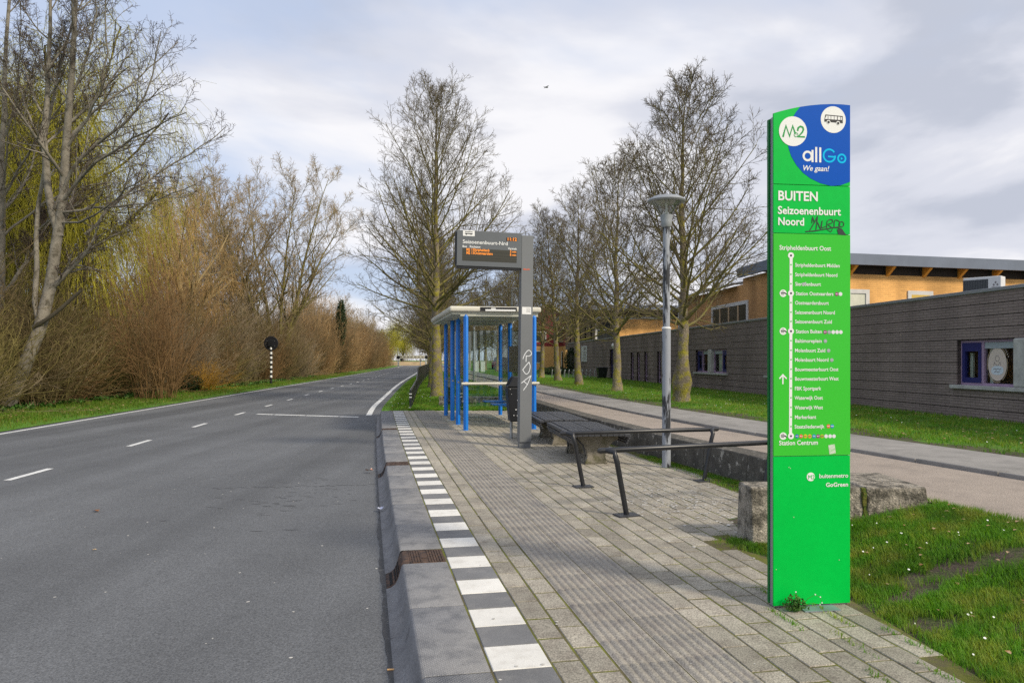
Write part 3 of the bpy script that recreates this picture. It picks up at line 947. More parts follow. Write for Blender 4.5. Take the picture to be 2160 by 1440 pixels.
def win_part(mb, name, material, parent=None, bevel=0.0):
    return mb.build(name, material, parent or base, bevel=bevel, world_of=base)
def frame_of(ya, yb, z0, z1, w, material, o0=-0.16, o1=-0.09, name='window_frame'):
    m = MB()
    wbox(m, ya, yb, z0, z0 + w, o0, o1); wbox(m, ya, yb, z1 - w, z1, o0, o1)
    wbox(m, ya, ya + w, z0 + w, z1 - w, o0, o1); wbox(m, yb - w, yb, z0 + w, z1 - w, o0, o1)
    return win_part(m, name, material)
def paired_window(ya, yb, sticker=False, tilt=False):
    z0, z1 = 1.005, 1.891
    L = yb - ya
    mid = (ya + yb) / 2
    sill = MB(); wbox(sill, ya - 0.12, yb + 0.12, z0 - 0.075, z0 - 0.002, -0.2, 0.075)
    win_part(sill, 'window_sill', M_sill, bevel=0.008)
    mul = MB(); wbox(mul, mid - 0.16, mid + 0.16, z0, z1 + 0.005, -0.2, 0.05)
    win_part(mul, 'mullion', M_sill, bevel=0.03)
    for side in (0, 1):
        a, b = (ya + 0.01, mid - 0.162) if side == 0 else (mid + 0.162, yb - 0.01)
        f = frame_of(a, b, z0, z1, 0.05, M_lilac)
        # the blue casement is the outer third, away from the mullion
        split = a + 0.40 * (b - a) if side == 0 else b - 0.40 * (b - a)
        post = MB(); wbox(post, split - 0.03, split + 0.03, z0 + 0.05, z1 - 0.05, -0.16, -0.085)
        win_part(post, 'window_post', M_lilac, f)
        ca, cb = (a + 0.05, split - 0.03) if side == 0 else (split + 0.03, b - 0.05)
        m = MB()
        wbox(m, ca, cb, z0 + 0.05, z0 + 0.15, -0.15, -0.075); wbox(m, ca, cb, z1 - 0.22, z1 - 0.05, -0.15, -0.075)
        wbox(m, ca, ca + 0.08, z0 + 0.15, z1 - 0.22, -0.15, -0.075); wbox(m, cb - 0.08, cb, z0 + 0.15, z1 - 0.22, -0.15, -0.075)
        cs = win_part(m, 'casement', M_navy)
        g = MB(); wquad(g, ca + 0.08, cb - 0.08, z0 + 0.15, z1 - 0.22, -0.12)
        win_part(g, 'pane', M_clear, cs)
        pa, pb = (split + 0.03, b - 0.05) if side == 0 else (a + 0.05, split - 0.03)
        g = MB(); wquad(g, pa, pb, z0 + 0.05, z1 - 0.05, -0.125)
        win_part(g, 'pane', M_clear, f)
        bl = MB(); wbox(bl, pa, pb, z1 - 0.17, z1 - 0.05, -0.122, -0.105)
        win_part(bl, 'roller_blind', M_blind, f)
        if not sticker:
            cu = MB(); wbox(cu, pa, pb - 0.2, z0 + 0.05, z1 - 0.1, -0.24, -0.2); wbox(cu, ca + 0.1, cb - 0.1, z0 + 0.1, z1 - 0.25, -0.24, -0.2)
            win_part(cu, 'curtain', M_curtain, f)
        else:
            cu = MB(); wbox(cu, cb - 0.14, cb - 0.06, z0 + 0.12, z1 - 0.25, -0.24, -0.2); wbox(cu, pb - 0.1, pb - 0.02, z0 + 0.05, z1 - 0.1, -0.24, -0.2)
            win_part(cu, 'curtain', M_curtain, f)
    return (ya, yb)
paired_window(11.55, 14.92, sticker=True)
paired_window(20.3, 23.62)
paired_window(27.0, 30.3)
# oval sticker with a drawn baby face above a name cloud, on the glass next to the mullion
stk = thing('window_sticker', 'cream oval sticker with a line drawing stuck on the dark window glass', 'sticker', (0, 0, 0))
cy_, cz_ = 13.97, 1.42
def on_glass(mb, pts, o):
    n = len(pts)
    return mb.add([(*wp(cy_ - u, o), cz_ + v) for u, v in pts], [tuple(range(n))])
def oval(rx, rz, n=36, u0=0, v0=0):
    return [(u0 + rx * math.cos(2 * math.pi * k / n), v0 + rz * math.sin(2 * math.pi * k / n)) for k in range(n)]
M_cream = mat('cream_print', (0.66, 0.55, 0.47), 0.6)
M_brownl = mat('brown_line', (0.42, 0.32, 0.2), 0.6)
M_cloud = mat('pale_blue_print', (0.62, 0.68, 0.74), 0.6)
M_inkg = mat('grey_print', (0.22, 0.2, 0.2), 0.6)
m = MB(); on_glass(m, oval(0.235, 0.315), -0.118); m.build('oval', M_cream, stk)
m = MB()
for k in range(60):
    if k % 15 in (3, 4): continue
    a, b = 2 * math.pi * k / 60, 2 * math.pi * (k + 1) / 60
    on_glass(m, [(0.25 * math.cos(a), 0.335 * math.sin(a)), (0.25 * math.cos(b), 0.335 * math.sin(b)), (0.262 * math.cos(b), 0.35 * math.sin(b)), (0.262 * math.cos(a), 0.35 * math.sin(a))], -0.117)
m.build('oval_rim', M_brownl, stk)
m = MB(); on_glass(m, [(-0.16, -0.13), (-0.13, -0.18), (-0.05, -0.2), (0.06, -0.2), (0.14, -0.17), (0.16, -0.12), (0.14, -0.06), (0.05, -0.03), (-0.06, -0.03), (-0.13, -0.06)], -0.1165); m.build('name_cloud', M_cloud, stk)
m = MB()
def gl_line(pts, w=0.008, o=-0.1155):
    for (u1, v1), (u2, v2) in zip(pts[:-1], pts[1:]):
        d = Vector((u2 - u1, v2 - v1)); 
        if d.length < 1e-6: continue
        d.normalize(); nx_, nz_ = -d.y * w / 2, d.x * w / 2
        on_glass(m, [(u1 - nx_, v1 - nz_), (u2 - nx_, v2 - nz_), (u2 + nx_, v2 + nz_), (u1 + nx_, v1 + nz_)], o)
gl_line(oval(0.05, 0.055, 20, 0, 0.11) + [oval(0.05, 0.055, 20, 0, 0.11)[0]])
m.build('drawing', M_inkg, stk); m = MB()
gl_line([(-0.09, -0.02), (-0.07, 0.04), (-0.04, 0.0), (0, -0.03), (0.04, 0.0), (0.07, 0.04), (0.09, -0.02)])
m.build('drawing', M_inkg, stk); m = MB()
gl_line([(-0.1, -0.1), (-0.06, -0.08), (-0.03, -0.1), (0.02, -0.08), (0.06, -0.1), (0.1, -0.08)], 0.012)
gl_line([(-0.07, -0.15), (-0.03, -0.13), (0.02, -0.15), (0.07, -0.13)], 0.012)
m.build('drawing_text', M_inkg, stk)
m = MB()
for k in range(9):
    a = R(20 + k * 7.5)
    gl_line([(0.285 * math.cos(a), 0.375 * math.sin(a)), (0.305 * math.cos(a + 0.05), 0.4 * math.sin(a + 0.05))], 0.012, -0.117)
m.build('lettering', M_cream, stk)
# tall narrow windows and doors farther along
for a, b in ((35.1, 35.75), (37.4, 38.05), (38.85, 39.5), (40.1, 40.8)):
    f = frame_of(a + 0.01, b - 0.01, 0.36, 1.891, 0.07, M_lilac)
    t = MB(); wbox(t, a + 0.08, b - 0.08, 0.62, 0.70, -0.16, -0.09); win_part(t, 'window_post', M_lilac, f)
    g = MB(); wquad(g, a + 0.08, b - 0.08, 0.43, 1.83, -0.13); win_part(g, 'pane', M_pane, f)
for a, b, mm in ((42.9, 43.8, M_lilac), (44.9, 45.9, M_navy)):
    d = MB(); wbox(d, a + 0.01, b - 0.01, 0.34, 2.11, -0.2, -0.12); dd = win_part(d, 'door', mm)
    g = MB(); wquad(g, a + 0.2, b - 0.2, 1.2, 1.95, -0.117); win_part(g, 'pane', M_pane, dd)
    h = MB(); wbox(h, a + 0.1, a + 0.16, 1.05, 1.25, -0.118, -0.07); win_part(h, 'handle', M_zinc, dd)
bd = thing('notice_board', 'tall white notice board fixed on the far part of the dark brick wing', 'notice board', (*wp(54), 1.4))
m = MB(); wbox(m, 53.0, 55.0, 1.35, 2.5, 0.004, 0.05); m.build('panel', mat('board_white', (0.55, 0.56, 0.56), 0.6, var=0.1, scale=3), bd, world_of=bd)
m = MB()
for k in range(6): wbox(m, 53.2, 54.3 + 0.1 * (k % 3), 1.5 + k * 0.11, 1.54 + k * 0.11, 0.051, 0.054)
wbox(m, 53.3, 54.0, 2.2, 2.4, 0.051, 0.054)
m.build('lettering', M_inkg, bd, world_of=bd)
wl = thing('wall_lamp', 'round white wall lamp on the dark brick wing above the door', 'lamp', (*wp(44.2, 0.12), 2.32))
MB().lathe([(0.001, -0.17), (0.1, -0.13), (0.16, 0.0), (0.12, 0.12), (0.05, 0.17), (0.001, 0.18)]).build('globe', mat('opal', (0.75, 0.74, 0.7), 0.4), wl, smooth=True)
MB().tube([(0, 0, 0.1), (-OUT.x * 0.15, -OUT.y * 0.15, 0.1)], 0.03).build('bracket', M_zinc, wl)

# ---- hall of orange brick, its front turned to the camera
HD = Vector((0.97, 0.243)).normalized()
HN = Vector((HD.y, -HD.x))                      # out of the front
A0 = Vector((10.55, 27.6))                      # near left corner of the eaves
hall = thing('brick_hall', 'orange brick hall with slate blue eaves on timber brackets behind the dark wing', 'building', (14, 32, 2.6))
E1, E0 = 5.56, 5.14                             # eaves fascia top and bottom
SD = DIRW
def hp(t, back=0.0):
    p = A0 + HD * t - HN * back
    return (p.x, p.y)
ov = 0.55
W0 = A0 + HD * 0.35 - HN * ov                    # wall corner
def hwp(t, back=0.0):
    p = W0 + HD * t - HN * back
    return (p.x, p.y)
m = MB(); m.wall(hwp(0), hwp(17), 2.4, E0 - 0.30, 0.3); m.build('front_wall', M_obrick, hall, world_of=hall); m = MB(); m.wall(hwp(0.3, 0.12), hwp(17, 0.12), E0 - 0.29, E0 + 0.09, 0.1); m.build('eaves_shade', M_soffit, hall, world_of=hall)  # second wall: dark strip painted as the shaded gap under the eaves
sc0 = W0
m = MB()
m.wall((sc0.x, sc0.y + 0.02), (sc0.x + SD.x * 4.8, sc0.y + SD.y * 4.8), 2.4, E0 - 0.02, -0.3)
m.wall((sc0.x + SD.x * 4.81, sc0.y + SD.y * 4.81), (sc0.x + SD.x * 13.5, sc0.y + SD.y * 13.5), 2.4, 4.86, -0.3)
m.build('side_wall', M_obrick_shade, hall, world_of=hall)
m = MB(); m.wall(hp(0), hp(18), E0, E1, 0.12)
p, q = A0, A0 + SD * 5.4
m.wall((p.x - 0.001, p.y + 0.10), (q.x, q.y), E0, E1, -0.12)
m.build('fascia', M_fascia, hall, world_of=hall)
m = MB()
r1, r2, r3, r4 = A0, A0 + HD * 18, A0 + HD * 18 + SD * 9, A0 + SD * 5.4
m.slab([(r1.x + 0.05, r1.y + 0.05), (r2.x, r2.y + 0.05), (r3.x, r3.y), (A0 + HD * 9 + SD * 8)[:], (r4.x + 0.05, r4.y)], E1 - 0.06, E1 - 0.02)
m.build('roof', M_roof, hall, world_of=hall)
m = MB(); m.slab([hp(0.13, 0.13), hp(18, 0.13), hp(18, ov - 0.01), hp(0.13, ov - 0.01)], E0 + 0.10, E0 + 0.14); m.build('soffit', M_soffit, hall, world_of=hall)
for k in range(10):
    t = 1.05 + k * 1.72
    br = MB()
    c = [hp(t, 0.14), hp(t + 0.13, 0.14), hp(t + 0.13, ov), hp(t, ov)]
    br.hexa([(*c[0], E0 - 0.02), (*c[1], E0 - 0.02), (*c[2], E0 - 0.36), (*c[3], E0 - 0.36)], [(*q_, E0 + 0.10) for q_ in c])
    br.build('bracket', M_wood, hall, world_of=hall)
# lower roof along the side, slate on a pale edge
m = MB()
s1, s2 = sc0 + SD * 5.4, sc0 + SD * 14.2
n_ = Vector((SD.y, -SD.x))
a, b, c, d = s1 - n_ * 0.35, s2 - n_ * 0.35, s2 + n_ * 5.0, s1 + n_ * 5.0
m.hexa([(a.x, a.y, 4.88), (d.x, d.y, 5.35), (c.x, c.y, 6.2), (b.x, b.y, 4.88)], [(a.x, a.y, 4.94), (d.x, d.y, 5.45), (c.x, c.y, 6.3), (b.x, b.y, 4.94)])
m.build('roof', M_roof, hall, world_of=hall)
m = MB(); m.wall((s1.x - n_.x * 0.36, s1.y), (s2.x - n_.x * 0.36, s2.y), 4.83, 4.95, 0.05); m.build('gutter', M_wframe, hall, world_of=hall)
m = MB(); e = sc0 + SD * 13.4 - n_ * 0.08; m.tube([(e.x, e.y, 2.5), (e.x, e.y, 4.9)], 0.09, 8); m.build('downpipe', M_wframe, hall, world_of=hall)
def hall_window(p0, d, t0, t1, z0, z1, n, fm, name='window', panes=2, post=None, blind=None):
    """Framed window proud of a wall that starts at p0, runs along d, faces n."""
    def P(t, o): 
        p = p0 + d * t + n * o
        return (p.x, p.y)
    def blk(mb, a, b, c, e, o0, o1):
        q = [P(a, o1), P(b, o1), P(b, o0), P(a, o0)]
        if (d.x * n.y - d.y * n.x) > 0: q = q[::-1]
        return mb.hexa([(*k, c) for k in q], [(*k, e) for k in q])
    w = 0.16
    f = MB()
    blk(f, t0, t1, z1 - w, z1, -0.02, 0.05); blk(f, t0, t1, z0, z0 + 0.08, -0.02, 0.05)
    blk(f, t0, t0 + w, z0 + 0.08, z1 - w, -0.02, 0.05); blk(f, t1 - w, t1, z0 + 0.08, z1 - w, -0.02, 0.05)
    fo = f.build(name, fm, hall, world_of=hall)
    g = MB(); blk(g, t0 + w, t1 - w, z0 + 0.08, z1 - w, 0.0, 0.012); g.build('pane', blind or M_pane, fo, world_of=hall)
    for k in range(1, panes):
        t = t0 + (t1 - t0) * k / panes
        m_ = MB(); blk(m_, t - 0.06, t + 0.06, z0 + 0.08, z1 - w, 0.013, 0.04); m_.build('window_post', post or fm, fo, world_of=hall)
    return fo
hall_window(W0, HD, 0.6, 3.35, 3.0, 4.25, HN, M_wframe, panes=3, blind=mat('cream_blind', (0.6, 0.6, 0.48), 0.8, var=0.15, scale=5))
hall_window(W0, HD, 5.15, 6.35, 3.0, 4.25, HN, M_wframe, panes=1, blind=mat('leaded_pane', (0.22, 0.25, 0.26), 0.4, col2=(0.6, 0.42, 0.12), scale=22, mask=(0.5, 0.52)))
fr = MB()
hall_window(W0, HD, 5.31, 6.19, 2.95, 4.09, HN + Vector((0, 0)), mat('yellow_frame', (0.62, 0.42, 0.08), 0.6), name='casement', panes=1, blind=mat('leaded_glass', (0.2, 0.23, 0.25), 0.4, col2=(0.5, 0.45, 0.3), scale=26, mask=(0.48, 0.56)))
SN = Vector((-SD.y, SD.x))
hall_window(Vector(sc0), SD, 4.2, 8.6, 2.9, 4.12, SN, M_wframe, panes=4, post=mat('tan_post', (0.5, 0.35, 0.2), 0.7))

# ---- second hall, far left end of the wing
hb = thing('brick_hall', 'far orange brick hall with a wide dark window under flat slate eaves', 'building', (9, 56, 2.6))
m = MB(); m.wall((8.0, 55.6), (15.5, 56.4), 2.4, 4.65, 0.3); m.build('front_wall', M_obrick, hb, world_of=hb)
m = MB(); m.wall((8.0, 55.6), (15.5, 56.4), 4.66, 5.2, 0.2); m.build('upper_wall', M_soffit, hb, world_of=hb)
m = MB(); m.wall((8.0, 55.54), (15.5, 56.34), 4.55, 4.72, 0.05); m.build('ledge', M_wframe, hb, world_of=hb)
m = MB(); m.slab([(5.3, 53.9), (15.5, 55.0), (17, 72), (4.0, 72)], 5.12, 5.5); m.build('fascia', M_fascia, hb, world_of=hb, bevel=0.03)
m = MB(); m.wall((6.2, 55.4), (5.0, 69.0), 2.4, 5.12, -0.3); m.build('side_wall', mat('grey_brown_wall', (0.19, 0.15, 0.11), 0.8), hb, world_of=hb)
w = MB(); w.wall((6.25, 55.4), (8.0, 55.58), 2.75, 4.72, 0.1); wo = w.build('window', M_wframe, hb, world_of=hb)
for z0, z1 in ((2.86, 3.72), (3.8, 4.58)):
    g = MB(); g.wall((6.42, 55.37), (7.84, 55.515), z0, z1, 0.03); g.build('pane', M_pane, wo, world_of=hb)
for k in range(5):
    yv = 56.5 + k * 2.4
    g = MB(); g.wall((6.02 - 0.088 * (yv - 56.5), yv), (6.02 - 0.088 * (yv + 1.7 - 56.5), yv + 1.7), 2.8, 4.6, 0.04); g.build('pane', mat('grey_pane', (0.11, 0.11, 0.09), 0.2), hb, world_of=hb)

# ---- air conditioner on the flat roof
M_acw = mat('ac_white', (0.66, 0.66, 0.65), 0.5, var=0.06, scale=8)
flat_grey = mat('ac_bar', (0.16, 0.165, 0.17), 0.5)
M_acd = mat('ac_grille', (0.045, 0.05, 0.055), 0.6)
ac = thing('air_conditioner', 'white air conditioner with a dark fan grille on the roof edge of the dark wing', 'air conditioner', (11.0, 17.3, 2.66), R(-48))
MB().box(-0.40, 0.38, 0, 0.34, 0.08, 0.78).build('casing', M_acw, ac, bevel=0.015)
m = MB(); disc(m, -0.14, 0.43, 0.27, -0.004, 0.0); m.box(-0.40, 0.12, -0.003, 0.0, 0.14, 0.72); gr = m.build('fan_grille', M_acd, ac)
m = MB()
for k in range(15): m.box(-0.39 + k * 0.034, -0.385 + k * 0.034, -0.007, -0.004, 0.16, 0.70)
m.build('grille_bar', flat_grey, gr)
m = MB()
for dx, dz in ((0, 0.055), (-0.036, 0), (0.036, 0)):
    m.prism([(0.27 + dx, 0.55 + dz), (0.295 + dx, 0.58 + dz), (0.27 + dx, 0.61 + dz), (0.245 + dx, 0.58 + dz)], -0.003, 0)
m.box(0.19, 0.36, -0.003, 0, 0.50, 0.53); m.box(0.22, 0.36, -0.003, 0, 0.33, 0.37)
m.build('emblem', M_inkg, ac)
MB().box(-0.35, -0.27, 0.03, 0.3, 0, 0.08).box(0.27, 0.35, 0.03, 0.3, 0, 0.08).build('foot', M_acd, ac)

# ---- houses far behind the row of trees
M_red = mat('red_cladding', (0.23, 0.03, 0.035), 0.8, var=0.15, scale=4)
M_tiles = mat('roof_tiles', (0.12, 0.085, 0.075), 0.9, var=0.2, scale=6)
M_yell = mat('yellow_brick', (0.62, 0.36, 0.14), 0.9, var=0.08, scale=6)
def house(x, yv, w, dpt, label, eave=4.6, ridge=7.6):
    h = thing('house', label, 'house', (x, yv, 0.3), 0, 'houses beyond the trees')
    MB().box(-w / 2, w / 2, 0, dpt, 0, 2.7).build('wall', M_yell, h)
    MB().prism([(-w / 2, 2.7), (w / 2, 2.7), (w / 2, eave), (0, ridge), (-w / 2, eave)], 0.02, dpt).build('gable', M_red, h)
    r = MB()
    for s_ in (-1, 1):
        r.hexa([(s_ * (w / 2 + 0.4), -0.3, eave - 0.3), (0, -0.3, ridge + 0.02), (0, dpt + 0.3, ridge + 0.02), (s_ * (w / 2 + 0.4), dpt + 0.3, eave - 0.3)][::s_ * -1],
               [(s_ * (w / 2 + 0.4), -0.3, eave - 0.12), (0, -0.3, ridge + 0.2), (0, dpt + 0.3, ridge + 0.2), (s_ * (w / 2 + 0.4), dpt + 0.3, eave - 0.12)][::s_ * -1])
    r.build('roof', M_tiles, h)
    b = MB()
    for s_ in (-1, 1):
        b.prism([(s_ * (w / 2 + 0.4), eave - 0.35), (0, ridge - 0.05), (0, ridge + 0.22), (s_ * (w / 2 + 0.4), eave - 0.08)][::s_ * -1], -0.36, -0.302)
    b.build('bargeboard', M_wframe, h)
    for (a, c, z0, z1) in ((-w * 0.36, -w * 0.12, 0.8, 2.2), (w * 0.22, w * 0.34, 0.05, 2.15), (-w * 0.3, -w * 0.05, 3.2, 4.4), (w * 0.1, w * 0.32, 3.2, 4.4)):
        f = MB().box(a, c, -0.03, 0.04, z0, z1).build('window' if z0 > 0.5 else 'door', M_wframe, h)
        MB().box(a + 0.1, c - 0.1, -0.045, -0.031, z0 + 0.1, z1 - 0.1).build('pane', M_pane, f)
    return h
house(4.2, 84, 6.2, 9, 'left one of two gabled houses with red cladding over yellow brick')
house(8.6, 80, 5.6, 9, 'right one of two gabled houses, close to the far end of the dark wing')
hedge_pts = []
# ------------------------------------------------------------------ street furniture
def flat(name, col, rough=0.45, **kw):
    return mat(name, col, rough, **kw)
M_green = flat('sign_green', (0.0, 0.50, 0.06), 0.4, spec=0.14, var=0.07, scale=4, fine=0.03, fscale=30)
M_lime = flat('sign_lime', (0.05, 0.53, 0.04), 0.16, spec=0.22)
M_dgreen = flat('sign_dark_green', (0.0, 0.16, 0.03), 0.4)
M_blue = flat('sign_blue', (0.0, 0.085, 0.47), 0.4, spec=0.12)
M_cyan = flat('sign_cyan', (0.0, 0.50, 0.82), 0.5, spec=0.1)
M_sw = flat('sign_white', (0.80, 0.80, 0.78), 0.45)
M_alu = flat('aluminium', (0.40, 0.42, 0.43), 0.45, metal=0.6)
M_ink = flat('black_print', (0.015, 0.015, 0.018), 0.5)
M_eg = flat('emblem_green', (0.0, 0.30, 0.05), 0.5)

# ---- green information column; pixel positions of the photograph laid on its front plane
TW = 0.4985
tot = thing('information_column', 'tall green bus stop information column with curved top and white route map', 'sign', (1.839, 4.532, 0), math.atan2(0.064, 0.494))
def tp(px, py):
    t = (px - 1635.0) / 158.0
    zd = 4.5 + 0.064 * t
    return ((t - 0.5) * TW, EYE - (py - 758.0) * zd / F)
def tpp(pts, sx=1.0, ox=0.0, oy=0.0):
    return [tp(ox + u / sx, oy + v / sx) for u, v in pts]
Z_A, Z_B, Z_C = 2.577, 2.279, 0.921
topc = [tp(1635, 239), tp(1650, 234.6), tp(1670, 229.5), tp(1688, 225.8), tp(1710, 222.5), tp(1732, 220.5), tp(1754, 219.7), tp(1775, 220.4), tp(1793, 222.2)]
def panel(name, z0, z1, material, top=None, y0=0.0, y1=0.012, x0=-TW / 2, x1=TW / 2):
    poly = [(x0, z0), (x1, z0)] + ([(x1, z1), (x0, z1)] if top is None else [(x, z) for x, z in reversed(top)])
    return MB().prism(poly, y0, y1).build(name, material, tot)
p_top = panel('top_panel', Z_A + 0.002, 0, M_green, topc)
p_name = panel('name_panel', Z_B + 0.002, Z_A - 0.002, M_green)
p_map = panel('map_panel', Z_C + 0.002, Z_B - 0.002, M_lime, y0=-0.002)
p_base = panel('base_panel', 0.012, Z_C - 0.002, M_green)
inner_top = [(x * 0.972 + 0.004, z - 0.012) for x, z in topc]
MB().prism([(-TW / 2 + 0.008, 0.0), (TW / 2 - 0.006, 0.0)] + list(reversed(inner_top)), 0.013, 0.062).build('profile', M_alu, tot)
MB().prism([(-TW / 2 + 0.002, 0.01), (TW / 2 - 0.004, 0.01)] + list(reversed([(x, z - 0.018) for x, z in topc])), 0.064, 0.085).build('back_panel', M_dgreen, tot)
MB().box(-0.10, 0.13, -0.10, 0.0, 0.0, 0.006).build('base_plate', mat('galvanised_plate', (0.27, 0.32, 0.36), 0.5, var=0.2, scale=20, metal=0.4), tot)
Y1, Y2, Y3 = -0.0012, -0.0020, -0.0028
zo = dict(sx=7.2, ox=1620, oy=200)
blue = [(500, 185), (440, 260), (395, 335), (350, 440), (325, 560), (318, 680), (325, 800), (365, 930), (440, 1065), (540, 1185), (650, 1270), (800, 1345), (960, 1385), (1100, 1376), (1245, 1322)]
bp = tpp(blue, **zo) + [(x, z - 0.0006) for x, z in (topc[8], topc[7], topc[6], topc[5], topc[4])]
bm = MB()
c0 = tp(1740, 300)
for a, b in zip(bp, bp[1:] + bp[:1]):
    bm.add([(a[0], Y1, a[1]), (b[0], Y1, b[1]), (c0[0], Y1, c0[1])], [(0, 1, 2)])
bm.build('blue_field', M_blue, p_top)
def t_disc(u, v, ru, name, material, parent, y=Y2, zoom=zo):
    x, z = tpp([(u, v)], **zoom)[0]
    x2 = tpp([(u + ru, v)], **zoom)[0][0]
    m = MB(); disc(m, x, z, x2 - x, y, y + 0.0008, 40)
    return m.build(name, material, parent)
e1 = t_disc(392, 557, 207, 'emblem', M_sw, p_top)
e2 = t_disc(991, 381, 187, 'pictogram', M_sw, p_top)
m = MB(); ribbon(m, tpp([(245, 635), (287, 475), (341, 632), (386, 477), (424, 590)], **zo), 0.0115, Y3, Y3 + 0.0005); m.build('letter', M_eg, p_top)
m = MB(); x, z = tpp([(436, 612)], **zo)[0]; ribbon(m, ring_pts(x, z, 0.0125), 0.0038, Y3 - 0.0002, Y3 + 0.0003); disc(m, x, z, 0.003, Y3, Y3 + 0.0003, 8); m.build('letter', M_eg, p_top)
m = MB(); ribbon(m, tpp([(460, 545), (468, 505), (500, 484), (533, 495), (546, 530), (530, 570), (470, 640), (560, 643)], **zo), 0.0105, Y3, Y3 + 0.0005); m.build('letter', M_eg, p_top)
# bus pictogram
m = MB()
m.add([(x, Y3, z) for x, z in tpp([(872, 303), (1132, 328), (1132, 437), (1092, 434), (900, 414), (857, 412), (857, 375)], **zo)], [tuple(range(7))])
m.build('bus', M_ink, p_top)
m = MB()
for q in ([(886, 320), (908, 322), (904, 374), (864, 371)], [(916, 322), (950, 326), (950, 377), (914, 374)], [(958, 326), (998, 330), (998, 381), (958, 378)], [(1006, 331), (1044, 335), (1044, 384), (1006, 381)], [(1056, 336), (1096, 340), (1096, 387), (1056, 384)], [(1104, 342), (1120, 343), (1120, 388), (1104, 387)]):
    m.add([(x, Y3 - 0.0004, z) for x, z in tpp(q, **zo)], [(0, 1, 2, 3)])
for u, v in ((918, 418), (1062, 434)):
    x, z = tpp([(u, v)], **zo)[0]; disc(m, x, z, 0.0125, Y3 - 0.0004, Y3, 18)
m.build('bus_window', M_sw, p_top)
m = MB()
for u, v in ((918, 420), (1062, 437)):
    x, z = tpp([(u, v)], **zo)[0]; disc(m, x, z, 0.0082, Y3 - 0.0008, Y3 - 0.0004, 18)
m.build('bus_wheel', M_ink, p_top)
# word mark
m = MB()
x, z = tpp([(608, 932)], **zo)[0]
ribbon(m, ring_pts(x, z, 0.0262, n=36), 0.0132, Y2, Y2 + 0.0005)
for q in ([(680, 850), (680, 1016)], [(735, 806), (735, 1018)], [(795, 812), (795, 1020)]):
    ribbon(m, tpp(q, **zo), 0.0132, Y2 - 0.0002, Y2 + 0.0003)
m.build('lettering', M_sw, p_top)
m = MB()
x, z = tpp([(932, 926)], **zo)[0]
ribbon(m, ring_pts(x, z, 0.038, 38, 356, 40), 0.011, Y2, Y2 + 0.0005)
ribbon(m, tpp([(918, 940), (1018, 948)], **zo), 0.0105, Y2 - 0.0002, Y2 + 0.0003)
x, z = tpp([(1118, 970)], **zo)[0]
ribbon(m, ring_pts(x, z, 0.0245, n=36), 0.0115, Y2, Y2 + 0.0005)
m.add([(a, Y2 - 0.0002, b) for a, b in tpp([(1102, 948), (1138, 972), (1102, 994)], **zo)], [(0, 1, 2)])
m.build('lettering', M_cyan, p_top)
def ttext(body, px0, px1, py, cap_px, parent, material=None, bold=0.012, y=Y2, shear=0.0):
    x0, z = tp(px0, py); x1, _ = tp(px1, py)
    return text(body, x0, z, x1 - x0, cap_px * 4.53 / F, material or M_sw, parent, y=y, bold=bold, shear=shear)
ttext('We gaan!', 1693, 1747, 359.7, 11, p_top, bold=0.014, shear=0.25)
ttext('BUITEN', 1643, 1724, 422, 19.5, p_name, bold=0.022)
ttext('Seizoenenbuurt', 1643, 1773, 451, 16, p_name, bold=0.02)
ttext('Noord', 1643, 1696, 474.5, 16, p_name, bold=0.02)
z3 = dict(sx=3.13, ox=1540, oy=500)
stations = [(183, 'Stripheldenbuurt Midden', 433, 721), (246, 'Stripheldenbuurt Noord', 433, 706), (308, 'Sieradenbuurt', 433, 599), (371, 'Station Oostvaarders', 437, 680),
            (432, 'Oostvaardersbuurt', 432, 650), (495, 'Seizoenenbuurt Noord', 432, 690), (556, 'Seizoenenbuurt Zuid', 432, 670), (621, 'Station Buiten', 437, 605),
            (683, 'Baltimoreplein', 432, 603), (746, 'Molenbuurt Zuid', 431, 626), (808, 'Molenbuurt Noord', 431, 647), (871, 'Bouwmeesterbuurt Oost', 431, 712),
            (933, 'Bouwmeesterbuurt West', 431, 713), (997, 'FBK Sportpark', 430, 599), (1059, 'Waterwijk Oost', 430, 613), (1123, 'Waterwijk West', 430, 613),
            (1186, 'Markerkant', 430, 567), (1249, 'Staatsliedenwijk', 429, 622)]
YM1, YM2, YM3 = -0.0030, -0.0038, -0.0046
for v, body, u0, u1 in stations:
    ttext(body, 1540 + u0 / 3.13, 1540 + u1 / 3.13, 500 + (v + 13) / 3.13, 7.6, p_map, y=YM1, bold=0.014)
ttext('Stripheldenbuurt Oost', 1540 + 332 / 3.13, 1540 + 665 / 3.13, 500 + 84 / 3.13, 9.6, p_map, y=YM1, bold=0.014)
ttext('Station Centrum', 1540 + 330 / 3.13, 1540 + 579 / 3.13, 500 + 1372 / 3.13, 9.6, p_map, y=YM1, bold=0.014)
m = MB(); ribbon(m, tpp([(408, 122), (404, 1312)], **z3), 0.019, YM1, YM1 + 0.0005)
for v in (122, 371, 621, 1312):
    x, z = tpp([(407, v)], **z3)[0]; disc(m, x, z, 0.0192, YM1 - 0.0002, YM1 + 0.0003, 24)
m.build('route_line', M_sw, p_map)
m = MB()
for v in (371, 621, 1312):
    x, z = tpp([(357, v)], **z3)[0]; disc(m, x, z, 0.0225, YM1, YM1 + 0.0005, 24)
m.build('pictogram', M_sw, p_map)
m = MB()
